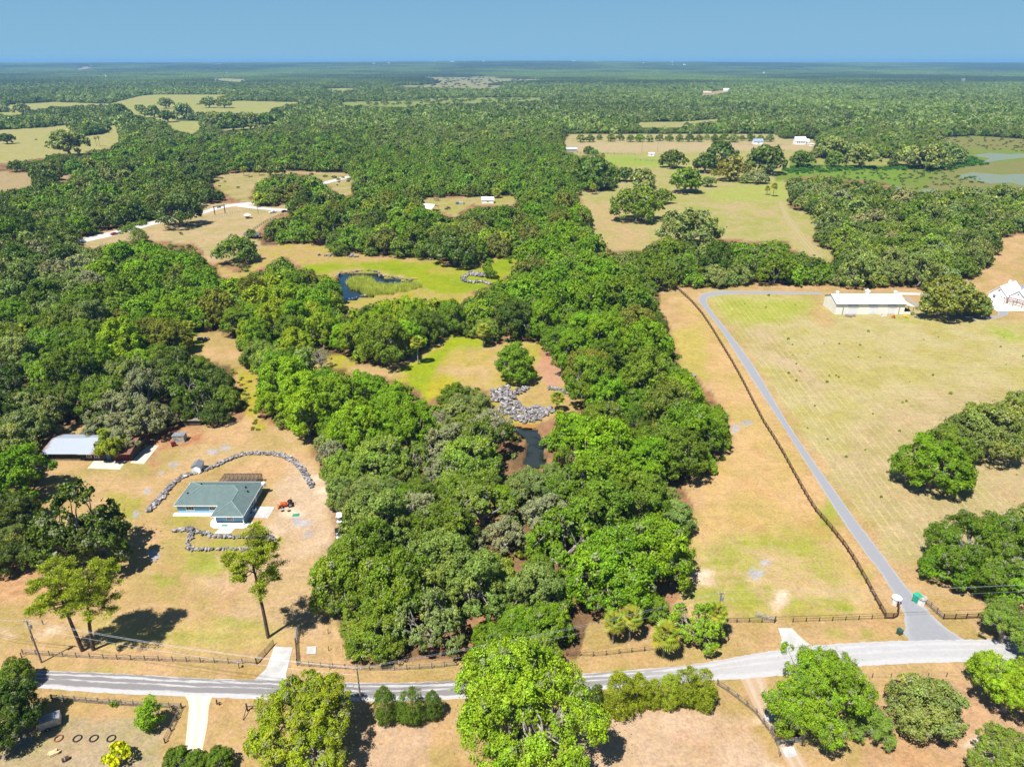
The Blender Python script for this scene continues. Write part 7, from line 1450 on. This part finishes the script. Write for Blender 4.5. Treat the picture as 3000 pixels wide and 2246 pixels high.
def frond_mesh():
    v, f = [], []
    pts = [(0, 0, 0), (.55, 0, .10), (1.0, 0, .06)]
    for i in range(2):
        o = len(v); a, b = pts[i], pts[i + 1]; v += [(a[0], -.025, a[2]), (a[0], .025, a[2]), (b[0], .02, b[2]), (b[0], -.02, b[2])]; f.append((o, o + 1, o + 2, o + 3))
    for k in range(15):
        a = math.radians(-105 + 15 * k); o = len(v); L_ = 1.0 * (0.8 + .25 * math.cos(a)); c, s = math.cos(a), math.sin(a); dr = -.28 - .1 * abs(s)
        w = .085; m = (1.0 + c * L_ * .55, s * L_ * .55, .06 + .02); e = (1.0 + c * L_, s * L_, .06 + dr)
        v += [(1.0, 0, .06), (m[0] + s * w, m[1] - c * w, m[2]), e, (m[0] - s * w, m[1] + c * w, m[2])]; f.append((o, o + 1, o + 2, o + 3))
    n = len(v); tn = [(q, q, q * .9, 1) for q in [random.uniform(.8, 1.2) for _ in range(n)]]
    return mesh_np('frond', v, f, M['leaf'], {'tint': tn})
FR = [frond_mesh() for _ in range(3)]
def crown_joined(seed, n=30):
    r = np.random.default_rng(seed); vv, ff, tt = [], [], []
    for i in range(n):
        me = FR[i % 3]; a = i * 2.399; el = math.radians(80 - 125 * (i / n) ** .9); co = np.zeros(len(me.vertices) * 3, np.float32); me.vertices.foreach_get('co', co); co = co.reshape(-1, 3) * r.uniform(.85, 1.1)
        ce, se = math.cos(el), math.sin(el); x_ = co[:, 0] * ce - co[:, 2] * se; z_ = co[:, 0] * se + co[:, 2] * ce; X_ = x_ * math.cos(a) - co[:, 1] * math.sin(a); Y_ = x_ * math.sin(a) + co[:, 1] * math.cos(a)
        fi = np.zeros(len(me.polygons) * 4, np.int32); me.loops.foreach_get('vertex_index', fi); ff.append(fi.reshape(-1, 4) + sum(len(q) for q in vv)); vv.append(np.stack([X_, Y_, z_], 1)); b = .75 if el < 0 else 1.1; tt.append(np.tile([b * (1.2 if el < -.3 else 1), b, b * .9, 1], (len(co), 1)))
    return mesh_np('fronds', np.vstack(vv), np.vstack(ff), M['leaf'], {'tint': np.vstack(tt)})
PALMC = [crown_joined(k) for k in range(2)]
def palm(px, py, w, h, label, detail=False, pal='palm'):
    "px, py: crown centre in the photo, w its width there, h its height in metres"
    x, y = ground_pt(px, py, h); r = w / 2 * depth_of(y, h) / FOC; t = thing('palm_tree', label, 'palm', (x, y, 0), random.uniform(0, 6))
    mb = MB().tube([(0, 0, -.05), (.08, .05, h * .5), (0, 0, h)], [.24, .2, .22], 9)
    for k in range(12): a = k * 2.4; z = h - .2 - k * .09; mb.tube([(.15 * math.cos(a), .15 * math.sin(a), z), (.5 * math.cos(a), .5 * math.sin(a), z + .25)], [.06, .03], 4)
    mb.build('trunk', M['bark'], t); s = r / 1.62
    if detail:
        for i in range(30):
            a = i * 2.399; el = math.radians(80 - 125 * (i / 30) ** .9); q = s * random.uniform(.85, 1.1)
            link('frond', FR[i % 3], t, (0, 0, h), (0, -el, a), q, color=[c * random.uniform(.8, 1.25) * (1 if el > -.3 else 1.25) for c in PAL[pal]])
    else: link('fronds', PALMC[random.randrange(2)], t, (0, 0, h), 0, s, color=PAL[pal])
palm(1800, 1822, 66, 5.2, 'shorter twin of the roadside cabbage palms', True); palm(1850, 1806, 62, 5.8, 'taller twin of the roadside cabbage palms', True); palm(1950, 1862, 82, 5.2, 'broad cabbage palm beside the leaning roadside oak', True); palm(2098, 1792, 62, 6.5, 'cabbage palm rising behind the leaning roadside oak', True)
palm(1632, 1167, 42, 4.5, 'lone cabbage palm on the boulder knoll', True); palm(1222, 1003, 38, 8.5, 'tall cabbage palm in the middle clearing beside the grove', True); palm(1415, 968, 38, 7, 'cabbage palm at the far rim of the middle clearing'); palm(522, 983, 40, 6, 'cabbage palm beside the dry hollow clearing'); palm(550, 958, 38, 7, 'second cabbage palm beyond the dry hollow clearing')
palm(60, 975, 44, 8, 'cabbage palm showing above the western woods'); palm(1766, 455, 14, 9, 'slim far palm by the pale grey roofed barn'); palm(1737, 548, 20, 6, 'cabbage palm on the pasture wood edge'); palm(2269, 546, 20, 8, 'cabbage palm of the marsh pair, taller'); palm(2249, 553, 16, 5, 'cabbage palm of the marsh pair, shorter'); palm(278, 405, 9, 10, 'distant slim palm on the pale pasture, first of two'); palm(287, 403, 9, 11, 'distant slim palm on the pale pasture, second of two')
palm(1010, 1700, 50, 6, 'cabbage palm on the driveway flank of the central wood'); palm(1455, 565, 26, 4, 'pale palm clump behind the camp clearing'); palm(610, 498, 16, 6, 'cabbage palm above the far grass gap'); palm(712, 496, 16, 6, 'cabbage palm over the far grass gap beside the wood'); palm(757, 495, 16, 6, 'third cabbage palm over the far grass gap'); palm(720, 845, 30, 6, 'cabbage palm beside the olive trees of the western woods'); palm(1640, 1215, 30, 2.5, 'low palmetto at the foot of the boulder knoll')

# weeds standing in the mown field
WE = [(1148, 578), (1278, 658), (1655, 525), (2078, 527), (914, 567), (1012, 570), (1560, 542), (682, 540), (710, 575), (808, 635), (713, 640), (735, 700), (686, 760), (735, 808), (933, 817), (1468, 815), (1447, 942), (1422, 948), (1230, 1023), (937, 1187), (1181, 1254), (1058, 1300), (1402, 1133), (1733, 893), (2056, 590), (2092, 703), (1618, 773), (1136, 655), (1201, 489), (628, 450), (556, 258), (538, 335), (727, 318), (400, 312), (855, 970), (993, 775), (948, 775), (1010, 785), (757, 745), (808, 1113), (2160, 1415), (1283, 1560), (2200, 650)]
WM = {k: ground_pt(*v) for k, v in {'white barn': (2560, 920), 'farm drive': (2300, 1250), 'field clump of oaks': (2700, 1260), 'farmhouse drive': (2900, 940), 'barn end of the drive': (2080, 900)}.items()}; bk = {}
for a, b_ in WE:
    px, py = 2000 + a / 2.208, 750 + b_ / 2.208; x, y = ground_pt(px, py); m_ = min(WM, key=lambda k: math.dist(WM[k], (x, y))); bk.setdefault(m_, []).append((math.dist(WM[m_], (x, y)), x, y))
for m_, L_ in bk.items():
    for i, (d_, x, y) in enumerate(sorted(L_)):
        s = random.uniform(.22, .5) * (1.6 if (x * 7 + y) % 5 < 1 else 1); t = thing('weed_clump', f'small dark weed clump in the mown field, {ORD[i]} from the {m_}', 'weed', (x, y, 0), 0, 'weeds standing in the mown field')
        link('leaves', PROTO['shrub0'][i % 2][1], t, sc_=(s, s, s * 1.2), color=PAL[random.choice(['bright', 'olive', 'mid', 'lime'])])
for k, (px, py, w_, l) in enumerate([(337, 2062, 28, 'small green bush growing through the paddock fence'), (2455, 909, 12, 'tiny bush at the barn front corner'), (2673, 920, 14, 'small bush beside the yellow implement'), (1640, 540, 10, 'small bush by the plantation corner'), (655, 1548, 0, '')]):
    if w_:
        x, y, r = at_crown(px, py, w_, .3); t = thing('shrub', l, 'shrub', (x, y, 0)); link('crown', PROTO['shrub0'][k % 2][1], t, sc_=(r, r, r * 1.2), color=PAL['bright'])

# ------------------------------------------------------------------ the air
hm = bpy.data.materials.new('haze'); hm.use_nodes = True; nt = hm.node_tree; nt.nodes.clear()
o_ = nt.nodes.new('ShaderNodeOutputMaterial'); pv = nt.nodes.new('ShaderNodeVolumePrincipled'); pv.inputs['Density'].default_value = 7.5e-5; pv.inputs['Color'].default_value = (0.23, 0.51, 0.88, 1); pv.inputs['Anisotropy'].default_value = 0.0
nt.links.new(pv.outputs[0], o_.inputs['Volume'])
MB().box(-17500, -17500, -4, 17500, 17500, 122).build('haze', hm, kind='stuff')
